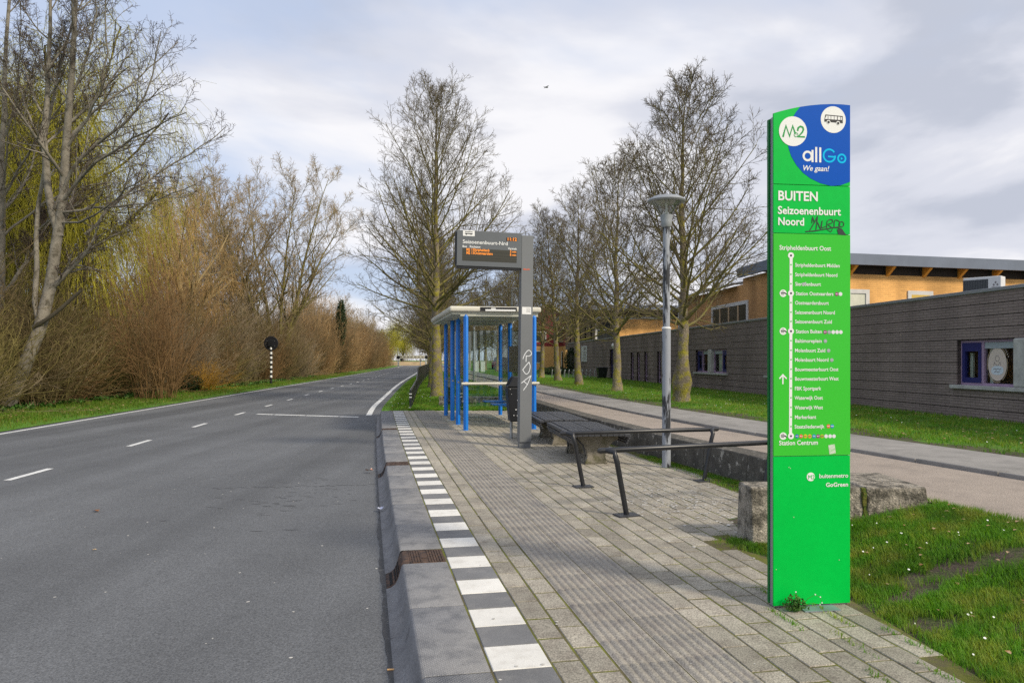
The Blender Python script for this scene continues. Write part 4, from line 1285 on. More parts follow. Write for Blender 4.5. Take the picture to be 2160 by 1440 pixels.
for v in (371, 621, 1312):
    ribbon(m, tpp([(344, v - 4), (366, v - 3), (378, v + 5)], **z3), 0.0065, YM2, YM2 + 0.0004)
    ribbon(m, tpp([(345, v + 6), (362, v + 8)], **z3), 0.004, YM2 - 0.0001, YM2 + 0.0003)
    ribbon(m, tpp([(348, v - 12), (356, v - 16), (362, v - 12)], **z3), 0.002, YM2, YM2 + 0.0004)
m.build('train', M_ink, p_map)
m = MB()
for v, *_ in stations:
    if v in (371, 621): continue
    x, z = tpp([(407, v)], **z3)[0]; disc(m, x, z, 0.0048, YM2, YM2 + 0.0004, 12)
m.build('stop_dot', M_lime, p_map)
m = MB()
for v in (122, 371, 621, 1312):
    x, z = tpp([(407, v)], **z3)[0]; disc(m, x, z, 0.0066, YM2, YM2 + 0.0004, 12)
m.build('stop_dot', flat('deep_purple', (0.03, 0.005, 0.045)), p_map)
m = MB(); ribbon(m, tpp([(355, 967), (355, 908)], **z3), 0.0085, YM1, YM1 + 0.0005); ribbon(m, tpp([(334, 932), (355, 908), (377, 932)], **z3), 0.0085, YM1 - 0.0002, YM1 + 0.0003); m.build('arrow', M_sw, p_map)
LC = {'p': (0.30, 0.01, 0.18), 'w': (0.74, 0.72, 0.76), 'g': (0.33, 0.36, 0.38), 'o': (0.80, 0.10, 0.03), 'b': (0.0, 0.28, 0.55), 'B': (0.01, 0.13, 0.48), 'y': (0.75, 0.55, 0.0), 'O': (0.80, 0.42, 0.04), 'l': (0.45, 0.50, 0.01)}
def line_disc(v, u, c, word):
    x, z = tpp([(u, v)], **z3)[0]
    mm = MB(); disc(mm, x, z, 0.0118, YM1, YM1 + 0.0005, 20)
    d = mm.build('line_badge', flat('badge_' + str(ord(c)), LC[c], 0.4), p_map)
    if word: text(word, x, z - 0.0035, 0.0165, 0.0075, M_sw if c in 'pgobB' else M_inkg, d, y=YM2, bold=0.01, align='CENTER')
for v, row in ((376, [(704, 'p', 'M7'), (728, 'w', '')]), (627, [(628, 'p', 'M7'), (654, 'g', '='), (680, 'w', ''), (705, 'w', ''), (730, 'w', '')]), (686, [(629, 'g', '=')]), (749, [(650, 'g', '=')]), (811, [(671, 'g', '=')]),
               (1247, [(649, 'o', 'M3'), (674, 'b', 'M6')]), (1313, [(445, 'B', 'M2'), (472, 'o', 'M3'), (500, 'y', 'M4'), (528, 'O', 'M5'), (556, 'b', 'M6'), (582, 'p', 'M7'), (608, 'l', 'M8'), (634, 'w', ''), (660, 'w', ''), (685, 'w', '')])):
    for u, c, word in row: line_disc(v, u, c, word)
m = MB(); m.add([(x, YM1, z) for x, z in tpp([(648, 1372), (690, 1364), (697, 1425), (655, 1432)], **z3)], [(0, 1, 2, 3)]); m.build('sticker', mat('torn_sticker', (0.36, 0.58, 0.3), 0.7, col2=(0.6, 0.66, 0.55), scale=60, mask=(0.4, 0.6)), p_map)
x, z = tp(1711, 1005); m = MB(); disc(m, x, z, 0.0265, Y2, Y2 + 0.0006, 30); m.build('emblem', M_sw, p_base)
ttext('M2', 1705, 1718, 1010, 9, p_base, material=M_green, y=Y3, bold=0.0)
ttext('buitenmetro', 1728, 1788, 1007.5, 8.5, p_base, bold=0.012)
ttext('GoGreen', 1742, 1788, 1026, 8.5, p_base, bold=0.02)
# felt pen tag
zt = dict(sx=3.6, ox=1540, oy=180)
m = MB()
for st_, w in (([(625, 1045), (630, 1000), (645, 1040), (665, 995), (660, 1050)], 7), ([(610, 1100), (660, 1010)], 7), ([(655, 1095), (665, 1040), (690, 1090), (700, 1030)], 7),
               ([(700, 1030), (695, 1080), (730, 1070)], 6), ([(735, 1080), (740, 1030), (775, 1020), (775, 1045), (745, 1055), (780, 1085)], 6), ([(790, 1080), (795, 1025), (830, 1035), (828, 1070), (790, 1080)], 6),
               ([(578, 1110), (640, 1106), (720, 1092), (820, 1080), (872, 1130)], 8), ([(740, 1095), (765, 1112), (775, 1095)], 5),
               ([(845 + 18 * math.cos(a), 1055 + 20 * math.sin(a)) for a in np.linspace(0, 6.3, 13)], 6)):
    ribbon(m, tpp(smooth(st_, 3), **zt), w / 3.6 * 4.53 / F, Y2 - 0.0006, Y2)
m.add([(x, Y2 - 0.0007, z) for x, z in tpp([(812, 1092), (848, 1088), (882, 1140), (822, 1136)], **zt)], [(0, 1, 2, 3)])
m.build('graffiti', mat('felt_pen', (0.02, 0.035, 0.03), 0.5), p_name)
# scuff on one station name and small chips
m = MB(); m.add([(x, YM2 - 0.0003, z) for x, z in tpp([(478, 303), (500, 299), (508, 312), (484, 318)], **z3)], [(0, 1, 2, 3)]); m.build('scuff', M_alu, p_map)
m = MB()
for u, v in ((1666, 985), (1669, 987), (1676, 1090), (1640, 1200), (1770, 1180)):
    x, z = tp(u, v); disc(m, x, z, 0.003, Y2, Y2 + 0.0006, 7)
m.build('scuff', mat('pale_chip', (0.45, 0.62, 0.4), 0.6), p_base)

# ---- departure display
M_gun = flat('gunmetal', (0.115, 0.125, 0.135), 0.42, var=0.06, scale=3, spec=0.45)
M_gun2 = flat('pole_grey', (0.165, 0.173, 0.18), 0.45, var=0.06, scale=3, spec=0.45)
M_led = mat('led_amber', (0.6, 0.2, 0.02), 0.5, emit=((1.0, 0.28, 0.03), 0.6))
M_led_bg = flat('led_board', (0.052, 0.05, 0.038), 0.35)
dp = thing('departure_display', 'grey departure display with amber digits on a square grey pole with white graffiti', 'display', (0.2076, 12.7, 0))
dp.rotation_euler = (0, 0.0114, R(14))
MB().box(-0.10, 0.10, -0.06, 0.06, 0.0, 0.12).build('foot', M_gun2, dp)
pole = MB().box(-0.105, 0.105, -0.085, 0.085, 0.10, 3.625).build('pole', M_gun2, dp, bevel=0.006)
BX0, BX1, BZ0, BZ1 = -1.225, -0.108, 3.03, 3.655
box = MB().box(BX0, BX1, -0.10, 0.06, BZ0 + 0.03, BZ1).build('display_box', M_gun, dp, bevel=0.008)
MB().box(BX0 + 0.02, BX1 - 0.02, -0.085, 0.05, BZ0, BZ0 + 0.028).build('under_tray', M_ink, dp)
MB().box(BX0 - 0.012, BX0 - 0.001, -0.08, 0.05, BZ0 + 0.06, BZ1 - 0.03).build('side_trim', M_ink, dp)
def dpx(u, v):
    """Display face: enlarged photograph coordinates to local x, z."""
    a = (u - 155) / (1700 - 155)
    top = 125 + 45 * a; bot = 1005 + 25 * a
    return BX0 + a * (BX1 - BX0), BZ1 - (v - top) / (bot - top) * (BZ1 - BZ0 - 0.03)
DY = -0.1015
def dquad(name, q, material, y, parent):
    mm = MB(); mm.add([(*[dpx(u, v)[0]], y, dpx(u, v)[1]) for u, v in q], [(0, 1, 2, 3)])
    return mm.build(name, material, parent)
scr = dquad('screen', [(285, 570), (1585, 605), (1580, 905), (285, 880)], M_led_bg, DY, box)
dquad('screen', [(1325, 285), (1590, 290), (1590, 375), (1325, 370)], M_ink, DY, box)
m = MB()
for v in (655, 735, 800, 850):
    m.add([(dpx(u, w)[0], DY - 0.0006, dpx(u, w)[1]) for u, w in ((287, v - 4), (1580, v + 22), (1580, v + 28), (287, v + 2))], [(0, 1, 2, 3)])
m.build('screen_line', M_ink, scr)
dquad('pictogram', [(295, 132), (570, 138), (572, 275), (297, 270)], M_sw, DY, box)
m = MB()
for q in ([(340, 200), (522, 204), (525, 228), (340, 224)],):
    m.add([(dpx(u, v)[0], DY - 0.0008, dpx(u, v)[1]) for u, v in q], [(0, 1, 2, 3)])
for u in (375, 485):
    x, z = dpx(u, 234); disc(m, x, z, 0.009, DY - 0.001, DY - 0.0004, 12)
for k in range(6):
    u = 345 + k * 30
    m.add([(dpx(a, b)[0], DY - 0.0008, dpx(a, b)[1]) for a, b in ((u, 158), (u + 22, 158), (u + 22, 180), (u, 180))], [(0, 1, 2, 3)])
m.build('bus', M_ink, box)
def dtext(body, u0, u1, v, cap, material, bold=0.015, y=DY - 0.0005, nm='lettering', shear=0):
    x0, z = dpx(u0, v); x1, _ = dpx(u1, v)
    return text(body, x0, z, x1 - x0, cap * (BZ1 - BZ0) / 880, material, box, y=y, bold=bold, name=nm, shear=shear)
dtext('Seizoenenbuurt-Nrd', 288, 1356, 452, 85, M_sw, 0.012)
dtext('Bus', 285, 388, 550, 48, M_sw, 0.02)
dtext('Richting', 455, 705, 556, 50, M_sw, 0.02)
dtext('Vertrek', 1365, 1585, 578, 50, M_sw, 0.02)
dtext('11:12', 1340, 1560, 358, 72, M_led, 0.03)
for v in (636, 716):
    dtext('M2', 380, 465, v, 62, M_led, 0.03); dtext('13', 490, 545, v, 62, M_led, 0.02)
    dtext('2' if v < 700 else '6', 1415, 1450, v + 16, 62, M_led, 0.03); dtext('min', 1470, 1565, v + 16, 44, M_led, 0.03)
dtext('Stripheldenb', 560, 925, 636, 60, M_led, 0.025); dtext('Oostvaarders', 560, 1000, 716, 60, M_led, 0.025)
PYF = -0.0865
def pole_pt(u, v):
    """Pole face from the enlarged photograph (scale 6, origin 980, 660)."""
    px, py = 980 + u / 6.0, 660 + v / 6.0
    z = EYE - (py - 758) / F * 12.62
    cx_ = 1105.5 + (935 - py) * 0.0126
    return ((px - cx_) / F * 12.62 / math.cos(R(14)), z)
m = MB()
for st_ in ([(722, 580), (740, 535), (765, 495), (795, 470), (825, 490), (828, 525), (795, 545), (760, 540)], [(765, 545), (762, 615)], [(800, 620), (760, 665), (720, 720)], [(800, 620), (815, 680), (795, 750), (760, 770), (718, 718)],
            [(728, 975), (780, 900), (825, 790)], [(825, 790), (760, 840), (705, 885)], [(738, 868), (782, 905)]):
    ribbon(m, [pole_pt(u, v) for u, v in smooth(st_)], 0.014, PYF - 0.0008, PYF)
m.build('graffiti', mat('white_spray', (0.68, 0.70, 0.72), 0.6), pole)
z_ = EYE + (758 - 655) / F * 12.62
MB().box(-0.085, 0.075, PYF - 0.001, PYF, z_ - 0.062, z_ + 0.062).build('sticker', M_sw, pole)
m = MB()
for k in range(4): m.box(-0.01, 0.06, PYF - 0.0016, PYF - 0.001, z_ + 0.035 - k * 0.02, z_ + 0.041 - k * 0.02)
m.build('lettering', M_inkg, pole)
z_ = EYE + (758 - 568) / F * 12.62
MB().box(-0.075, 0.05, PYF - 0.001, PYF, z_ - 0.012, z_ + 0.012).build('emblem', mat('faded_red', (0.55, 0.13, 0.07), 0.6, col2=(0.2, 0.2, 0.2), scale=40, mask=(0.5, 0.6)), pole)

# ---- bus shelter
M_post = flat('shelter_blue', (0.012, 0.19, 0.66), 0.35, var=0.05, scale=4, spec=0.45)
M_cream2 = flat('shelter_cream', (0.60, 0.57, 0.48), 0.5, var=0.1, scale=5, fine=0.05)
M_under = flat('shelter_underside', (0.55, 0.55, 0.46), 0.6, var=0.12, scale=4)
M_sglass = mat_glass('shelter_glass', (0.82, 0.89, 0.86), refl=0.22)
sh = thing('bus_shelter', 'open bus shelter of blue posts with a flat cream roof', 'bus shelter', (-0.98, 15.7, 0), math.atan2(0.188, 0.982))
LP = [(0, 0.0), (0, 1.40), (0, 2.60), (0, 4.20)]
RP = [(1.48, 0.0), (1.48, 1.40), (1.48, 2.80), (1.48, 4.20)]
for i, (x, yv) in enumerate(LP + RP):
    m = MB()
    m.lathe([(0.053, 0), (0.053, 2.44), (0.042, 2.46), (0.042, 2.5)], (x, yv, 0), 16)
    for s_ in (-1, 1): m.box(x - 0.012, x + 0.012, yv + s_ * 0.055 - 0.01, yv + s_ * 0.055 + 0.01, 0.05, 2.42)
    m.build('post', M_post, sh, smooth=True)
    MB().box(x - 0.12, x + 0.12, yv - 0.07, yv + 0.07, 0, 0.012).build('foot_plate', M_alu, sh)
MB().box(-0.36, 1.62, -0.12, 4.75, 2.515, 2.635).build('roof', M_cream2, sh, bevel=0.045, seg=4)
m = MB(); m.box(-0.30, 1.56, -0.05, 4.69, 2.47, 2.514); m.build('roof_underside', M_under, sh)
for yv in (0.0, 1.4, 2.7, 4.2): MB().box(-0.12, 1.56, yv - 0.04, yv + 0.04, 2.43, 2.469).build('roof_beam', M_under, sh)
MB().lathe([(0.0545, 0.80), (0.0545, 0.93)], (1.48, 4.2, 0), 16).build('post_sticker', M_sw, sh)
for yv in (0.0, 1.4, 2.6, 4.2):
    mm = MB()
    for x in (0.0, 1.48):
        mm.box(x - 0.02, x + 0.02, yv - 0.072, yv - 0.06, 0.97, 1.01)
    mm.build('bolt', M_alu, sh)
rec = MB().box(0.29, 1.08, -0.126, -0.1205, 2.533, 2.618).build('light_slot', M_ink, sh)
MB().box(0.40, 1.05, -0.135, -0.1265, 2.536, 2.572).box(0.52, 0.62, -0.137, -0.1265, 2.575, 2.60).build('light_bar', M_sw, rec)
m = MB(); m.tube([(-0.1, -0.08, 1.0), (1.58, -0.08, 1.0)], 0.028, 12); m.build('handrail', M_cream2, sh, smooth=True)
for x in (0, 1.48): MB().box(x - 0.03, x + 0.03, -0.075, -0.05, 0.96, 1.04).build('rail_bracket', M_alu, sh)
for a, b in ((0.08, 1.32), (1.48, 2.72), (2.88, 4.12)):
    MB().box(1.476, 1.484, a, b, 0.25, 2.3).build('glass_pane', M_sglass, sh)
for a, b in ((0.08, 1.32), (2.68, 4.12)):
    MB().box(-0.004, 0.004, a, b, 0.25, 2.3).build('glass_pane', M_sglass, sh)
MB().box(0.08, 1.40, 4.196, 4.204, 0.25, 2.3).build('glass_pane', M_sglass, sh)
MB().box(1.43, 1.465, 1.52, 2.68, 1.2, 1.84).build('poster_case', mat('dark_poster', (0.05, 0.04, 0.025), 0.25, col2=(0.10, 0.08, 0.04), scale=4), sh)
m = MB(); m.box(1.30, 1.36, 0.9, 3.9, 0.34, 0.40)
for yv in (1.4, 2.8): m.box(1.36, 1.43, yv - 0.03, yv + 0.03, 0.34, 0.40)
m.build('seat_rail', M_post, sh, bevel=0.006)
for yv in (1.85, 3.15):
    m = MB(); m.slab([(0.86, yv - 0.2), (0.92, yv - 0.26), (1.40, yv - 0.26), (1.40, yv + 0.26), (0.92, yv + 0.26), (0.86, yv + 0.2)], 0.43, 0.455); m.box(1.2, 1.36, yv - 0.05, yv + 0.05, 0.40, 0.43)
    m.build('seat', M_post, sh, bevel=0.008)

# ---- litter bin
M_bin = flat('bin_black', (0.017, 0.018, 0.02), 0.4, var=0.15, scale=12)
bn = thing('litter_bin', 'black litter bin with a slanted hood and white marks behind the display pole', 'litter bin', (0.10, 14.15, 0), R(10))
m = MB().hexa([(-0.155, -0.13, 0.33), (0.155, -0.13, 0.33), (0.155, 0.15, 0.33), (-0.155, 0.15, 0.33)], [(-0.215, -0.17, 0.98), (0.215, -0.17, 0.98), (0.215, 0.19, 0.98), (-0.215, 0.19, 0.98)])
m.build('body', M_bin, bn, bevel=0.02)
MB().hexa([(-0.215, -0.17, 0.985), (0.215, -0.17, 0.985), (0.215, 0.19, 0.985), (-0.215, 0.19, 0.985)], [(-0.10, -0.15, 1.19), (0.16, -0.15, 1.19), (0.16, 0.17, 1.19), (-0.10, 0.17, 1.19)]).build('hood', M_bin, bn, bevel=0.02)
MB().add([(-0.196, -0.12, 1.03), (-0.196, 0.14, 1.03), (-0.118, 0.13, 1.165), (-0.118, -0.11, 1.165)], [(0, 1, 2, 3)]).build('opening', M_black, bn)
m = MB()
for x in (-0.10, 0.10): m.tube([(x, 0.1, 0.0), (x, 0.1, 0.33)], 0.028, 8)
m.build('leg', M_alu, bn)
m = MB()
for k in range(14): 
    x, z = random.uniform(-0.17, 0.17), random.uniform(0.42, 0.95)
    m.box(x, x + random.uniform(0.005, 0.03), -0.172 + 0.0615 * (0.98 - z) - 0.004, -0.15, z, z + random.uniform(0.005, 0.025))
m.build('scuff', M_sw, bn)

# ---- two broad double benches on concrete feet
M_slat = flat('bench_black', (0.05, 0.052, 0.058), 0.40, var=0.15, scale=9, spec=0.4)
M_cfoot = mat('bench_concrete', (0.24, 0.215, 0.17), 0.92, var=0.25, scale=8, col2=(0.12, 0.115, 0.06), mask=(0.48, 0.68), detail=8, fine=0.25, fscale=70, bump=0.6, bscale=60)
def bench(loc, rz, label, L=2.05, W=0.86):
    b = thing('bench', label, 'bench', loc, rz, 'broad black slatted benches on concrete feet')
    for side in (-1, 1):
        n = 5
        w = (W / 2 - 0.008) / n
        for k in range(n):
            x0 = (0.008 + k * w) if side > 0 else (-0.008 - (k + 1) * w)
            drop = 0.012 if k == n - 1 else 0.0
            MB().box(x0 + 0.002, x0 + w - 0.002, -L / 2, L / 2, 0.425 - drop, 0.468 - drop).build('slat', M_slat, b, bevel=0.006)
        xe = side * (W / 2 + 0.002)
        for k in range(3):
            z = 0.40 - k * 0.032
            xi = xe - side * (0.004 + k * 0.016)
            MB().box(min(xi, xi - side * 0.03), max(xi, xi - side * 0.03), -L / 2, L / 2, z - 0.024, z).build('slat', M_slat, b, bevel=0.005)
    for yv in (-0.62, 0.62):
        t = 0.13
        # flared foot, waisted in the middle
        prof = [(-0.17, 0.0), (0.17, 0.0), (0.135, 0.10), (0.15, 0.20), (0.24, 0.31), (0.33, 0.36), (0.33, 0.415), (-0.33, 0.415), (-0.33, 0.36), (-0.24, 0.31), (-0.15, 0.20), (-0.135, 0.10)]
        MB().prism(prof, yv - t, yv + t).build('concrete_foot', M_cfoot, b, bevel=0.012)
        s = MB(); s.tube([(-0.36, yv - t - 0.012, 0.40), (-0.30, yv - t - 0.012, 0.37), (-0.20, yv - t - 0.012, 0.27), (-0.165, yv - t - 0.012, 0.14), (-0.185, yv - t - 0.012, 0.0)], 0.012, 6)
        s.build('steel_strap', M_slat, b, smooth=True)
    return b
bench((1.13, 11.45, 0), R(7), 'nearer black bench, its far corner behind the leaning rails')
bench((0.78, 13.85, 0), R(7), 'farther black bench, partly hidden by the display pole')

# ---- leaning rails
M_tube = flat('rail_black', (0.02, 0.021, 0.024), 0.36, var=0.3, scale=40, col2=(0.16, 0.165, 0.18), mask=(0.74, 0.80), spec=0.5)
def lean_rail(p0, p1, h, lab, lean=0.12, over=0.14):
    c = ((p0[0] + p1[0]) / 2, (p0[1] + p1[1]) / 2, 0)
    r_ = thing('leaning_rail', lab, 'railing', c, 0, 'black tubular leaning rails')
    a, b = Vector((p0[0] - c[0], p0[1] - c[1])), Vector((p1[0] - c[0], p1[1] - c[1]))
    u = (b - a).normalized(); n = Vector((-u.y, u.x))
    for s_, q in ((-1, a), (1, b)):
        top = q + u * s_ * lean
        tip = top + n * 0.10 + u * s_ * 0.06
        pts = [(q.x, q.y, 0.01), (q.x + (top.x - q.x) * 0.86, q.y + (top.y - q.y) * 0.86, h - 0.11), (top.x - u.x * s_ * -0.003 , top.y, h - 0.045), (top.x + n.x * 0.02, top.y + n.y * 0.02, h - 0.010), (tip.x, tip.y, h)]
        MB().tube(pts, 0.026, 12).build('leg', M_tube, r_, smooth=True)
        m = MB(); ca, sa = u.x, u.y
        cs = [(-0.11, -0.08), (0.11, -0.08), (0.11, 0.08), (-0.11, 0.08)]
        m.slab([(q.x + x * ca - y_ * sa, q.y + x * sa + y_ * ca) for x, y_ in cs], 0, 0.012)
        m.build('foot_plate', M_slat, r_)
    e0 = a - u * (lean + over) + n * 0.10
    e1 = b + u * (lean + over) + n * 0.10
    MB().tube([(e0.x, e0.y, h - 0.004), (e0.x + u.x * 0.02, e0.y + u.y * 0.02, h), (e1.x - u.x * 0.02, e1.y - u.y * 0.02, h), (e1.x, e1.y, h - 0.004)], [0.016, 0.027, 0.027, 0.016], 14).build('rail', M_tube, r_, smooth=True)
    return r_
lean_rail((0.845, 8.78), (2.39, 9.20), 0.63, 'farther leaning rail, ending beside the lamp post')
lean_rail((1.11, 7.17), (2.62, 7.75), 0.625, 'nearer leaning rail, its right end hidden by the green column')

# ---- lamp post with a wide shallow hood
M_lampg = flat('lamp_grey', (0.33, 0.345, 0.36), 0.45, var=0.12, scale=4, metal=0.3)
M_pole = mat('patched_paint', (0.30, 0.32, 0.355), 0.55, var=0.1, scale=3, col2=(0.035, 0.037, 0.042), mask=(0.505, 0.56), detail=5)
nt = M_pole.node_tree
# stretch the paint patches down the pole
for n in list(nt.nodes):
    if n.type == 'TEX_NOISE':
        if n.inputs['Scale'].default_value == 3:
            mp = nt.nodes.new('ShaderNodeMapping'); mp.inputs['Scale'].default_value = (4.0, 4.0, 0.75); mp.inputs['Location'].default_value = (1.3, 0.2, 2.1)
            g = nt.nodes.new('ShaderNodeNewGeometry')
            nt.links.new(g.outputs['Position'], mp.inputs[0]); nt.links.new(mp.outputs[0], n.inputs['Vector'])
lp = thing('lamp_post', 'grey lamp post with patchy paint and a wide shallow hood beside the benches', 'lamp post', (2.165, 10.37, 0))
MB().lathe([(0.060, 0), (0.060, 1.95), (0.049, 1.96), (0.049, 3.40)], sides=18).build('pole', M_pole, lp, smooth=True)
MB().lathe([(0.053, 1.93), (0.066, 1.94), (0.066, 1.955), (0.053, 1.965)], sides=18).build('collar', M_sw, lp, smooth=True)
MB().lathe([(0.058, 3.36), (0.075, 3.385), (0.075, 3.44), (0.09, 3.53), (0.06, 3.532)], sides=20).build('socket', M_lampg, lp, smooth=True)
MB().lathe([(0.085, 3.532), (0.12, 3.60), (0.21, 3.705)], sides=28).build('clear_cone', mat_glass('lamp_lens', (0.93, 0.95, 0.95), refl=0.25, rough=0.08), lp, smooth=True)
MB().lathe([(0.02, 3.532), (0.035, 3.55), (0.016, 3.6), (0.014, 3.70)], sides=12).build('burner', M_sw, lp, smooth=True)
hd = MB().lathe([(0.20, 3.705), (0.255, 3.712), (0.268, 3.73), (0.255, 3.75), (0.19, 3.785), (0.10, 3.805), (0.001, 3.812)], sides=36).build('hood', M_lampg, lp, smooth=True)
MB().lathe([(0.001, 3.700), (0.20, 3.7045)], sides=36).build('reflector', flat('lamp_reflector', (0.42, 0.42, 0.40), 0.35), lp)

# ---- slim lamp posts farther off
def slim_lamp(x, yv, z0, h, arm, lab, mirrored=1):
    t = thing('lamp_post', lab, 'lamp post', (x, yv, z0), 0, 'slim grey lamp posts along the avenue')
    MB().lathe([(0.07, 0), (0.065, h * 0.5), (0.045, h)], sides=10).build('pole', M_alu, t, smooth=True)
    MB().hexa([(0 if mirrored > 0 else -arm, -0.09, h - 0.02), (arm if mirrored > 0 else 0, -0.09, h + 0.02), (arm if mirrored > 0 else 0, 0.09, h + 0.02), (0 if mirrored > 0 else -arm, 0.09, h - 0.02)],
              [(0 if mirrored > 0 else -arm, -0.07, h + 0.09), (arm if mirrored > 0 else 0, -0.07, h + 0.13), (arm if mirrored > 0 else 0, 0.07, h + 0.13), (0 if mirrored > 0 else -arm, 0.07, h + 0.09)]).build('lamp_head', M_lampg, t, bevel=0.02)
    return t
slim_lamp(-2.0, 39.0, PATH_Z, 2.95, 0.42, 'slim lamp post seen through the glass of the shelter')
slim_lamp(0.0, 40.5, PATH_Z, 5.0, 0.55, 'taller slim lamp post rising above the shelter roof behind the display pole')
slim_lamp(-23.9, 155.0, -0.1, 3.9, 0.1, 'thin pole at the left side of the far height barrier')
slim_lamp(-19.6, 158.0, -0.1, 5.4, 0.4, 'thin lamp post beyond the far height barrier', -1)

# ---- black railing along the verge: low sloping start, then full height
fn = thing('railing', 'black barred railing along the grass beside the road, low where it starts', 'fence', (-3.1, 22.6, 0))
def fz(yv):
    return -0.02 + 0.0 * yv
def fh(yv):
    return 0.56 if yv < 35.5 else (0.56 + (1.08 - 0.56) * min(1, (yv - 35.5) / 2.2))
yv = 22.7
bars = MB()
while yv < 82:
    x = float(fence_x(yv)); h = fh(yv)
    bars.box(x - 0.011, x + 0.011, yv - 0.011, yv + 0.011, 0.02, h - 0.03)
    yv += 0.11
tag(bars.build('bar', M_tube, fn, world_of=fn), kind='stuff')
yy = [22.7 + k * 1.98 for k in range(31)]
for yv in yy:
    x = float(fence_x(yv))
    MB().box(x - 0.035, x + 0.035, yv - 0.035, yv + 0.035, -0.2, fh(yv) + 0.02).build('fence_post', M_tube, fn, bevel=0.008, world_of=fn)
for z_off in (0.0, None):
    for a, b in zip(yy[:-1], yy[1:]):
        q0 = (float(fence_x(a)), a, (fh(a) if z_off is not None else 0.12)); q1 = (float(fence_x(b)), b, (fh(b) if z_off is not None else 0.12))
        MB().tube([q0, q1], 0.032, 8).build('fence_rail', M_tube, fn, world_of=fn, smooth=True)
x = float(fence_x(22.7)); 
MB().box(x - 0.037, x + 0.037, 22.66, 22.664, 0.34, 0.37).box(x - 0.037, x + 0.037, 22.66, 22.664, 0.44, 0.47).box(x - 0.045, x + 0.045, 22.6, 22.664, -0.0, 0.05).build('reflector', M_sw, fn, world_of=fn)

# ---- black disc signal on a striped pole at the left verge
sg = thing('signal_post', 'round black signal board on a black and white striped pole at the left roadside', 'signal', (-15.8, 48.5, -0.05))
for k in range(14):
    z0, z1 = (0.0, 0.38) if k == 0 else (0.38 + (k - 1) * 0.153, 0.38 + k * 0.153)
    MB().lathe([(0.075, z0), (0.075, z1)], sides=14).build('pole_band', M_ink if k % 2 == 0 else M_sw, sg, smooth=True)
m = MB(); disc(m, 0, 2.62, 0.47, -0.03, 0.03, 40); m.build('board', M_ink, sg, bevel=0.012)
MB().box(-0.17, 0.17, -0.13, -0.031, 2.42, 2.84).build('lamp_case', M_bin, sg, bevel=0.015)
m = MB()
for x in (-0.25, 0.25):
    for z in (2.46, 2.78): disc(m, x, z, 0.02, -0.038, -0.031, 10)
m.build('bolt', M_alu, sg)

# ---- low height barrier across the road far away, with round boards
hb_ = thing('height_barrier', 'pale beam with black dashes spanning the road far away between round black boards', 'height barrier', (-20.3, 150, 0))
bm_ = MB().box(-2.7, 2.75, -0.15, 0.15, 1.75, 2.30).build('beam', mat('beam_cream', (0.70, 0.65, 0.5), 0.6), hb_)
m = MB()
for k in range(7): m.box(-2.45 + k * 0.73, -2.0 + k * 0.73, -0.156, -0.15, 1.98, 2.12)
m.box(-2.7, 2.75, -0.156, -0.15, 1.70, 1.76)
m.build('dash', M_ink, bm_)
for x in (-2.75, 2.85):
    p_ = MB().box(x - 0.16, x + 0.16, -0.12, 0.12, -0.4, 1.72).build('barrier_post', M_sw, hb_)
    m = MB()
    for k in range(4): m.box(x - 0.165, x + 0.165, -0.126, -0.12, 0.1 + k * 0.36, 0.22 + k * 0.36)
    m.build('band', M_ink, p_)
m = MB(); disc(m, -2.75, 1.95, 0.34, -0.2, -0.16); disc(m, -2.2, 1.45, 0.22, -0.2, -0.16); disc(m, 2.95, 1.98, 0.36, -0.2, -0.16); m.build('round_board', M_ink, hb_)
m = MB(); ribbon(m, ring_pts(2.95, 1.98, 0.39), 0.07, -0.21, -0.2); m.build('board_rim', M_sw, hb_)
t = thing('signal_post', 'small round black signal with a pale rim beyond the far height barrier', 'signal', (-21.0, 170, 0))
m = MB(); disc(m, 0, 1.2, 0.25, -0.02, 0.02); m.build('board', M_ink, t); m = MB(); ribbon(m, ring_pts(0, 1.2, 0.3), 0.1, -0.03, -0.02); m.build('board_rim', M_cream2, t); MB().lathe([(0.06, -0.3), (0.06, 0.95)], sides=8).build('pole', M_alu, t)

# ---- things in front of the dark wing and along the avenue
wb = thing('wheelie_bin', 'small black wheelie bin against the dark brick wing', 'bin', (5.45, 44.8, 0.36), R(5))
MB().hexa([(-0.22, -0.22, 0.06), (0.22, -0.22, 0.06), (0.22, 0.22, 0.06), (-0.22, 0.22, 0.06)], [(-0.3, -0.3, 0.62), (0.3, -0.3, 0.62), (0.3, 0.3, 0.62), (-0.3, 0.3, 0.62)]).build('body', M_bin, wb, bevel=0.02)
MB().box(-0.33, 0.33, -0.34, 0.33, 0.625, 0.69).build('lid', M_bin, wb, bevel=0.02)
m = MB()
for x in (-0.2, 0.2): m.tube([(x - 0.03, 0.2, 0.08), (x + 0.03, 0.2, 0.08)], 0.08, 12)
m.build('wheel', M_ink, wb)
hoop0 = None
for k in range(11):
    x, yv = 2.55 + k * 0.26, 47.5 - k * 0.12
    if hoop0 is None:
        hoop0 = thing('bicycle_rack', 'slim steel bicycle hoop in the row before the dark brick wing', 'bicycle rack', (x, yv, 0.36), 0, 'row of steel bicycle hoops')
        MB().tube([(0, -0.2, 0), (0.03, -0.2, 0.42), (0.05, -0.12, 0.5), (0.05, 0.12, 0.5), (0.03, 0.2, 0.42), (0, 0.2, 0)], 0.018, 6).build('hoop', M_alu, hoop0)
    else:
        copy_thing(hoop0, (x, yv, 0.36), rz=random.uniform(-0.2, 0.2))
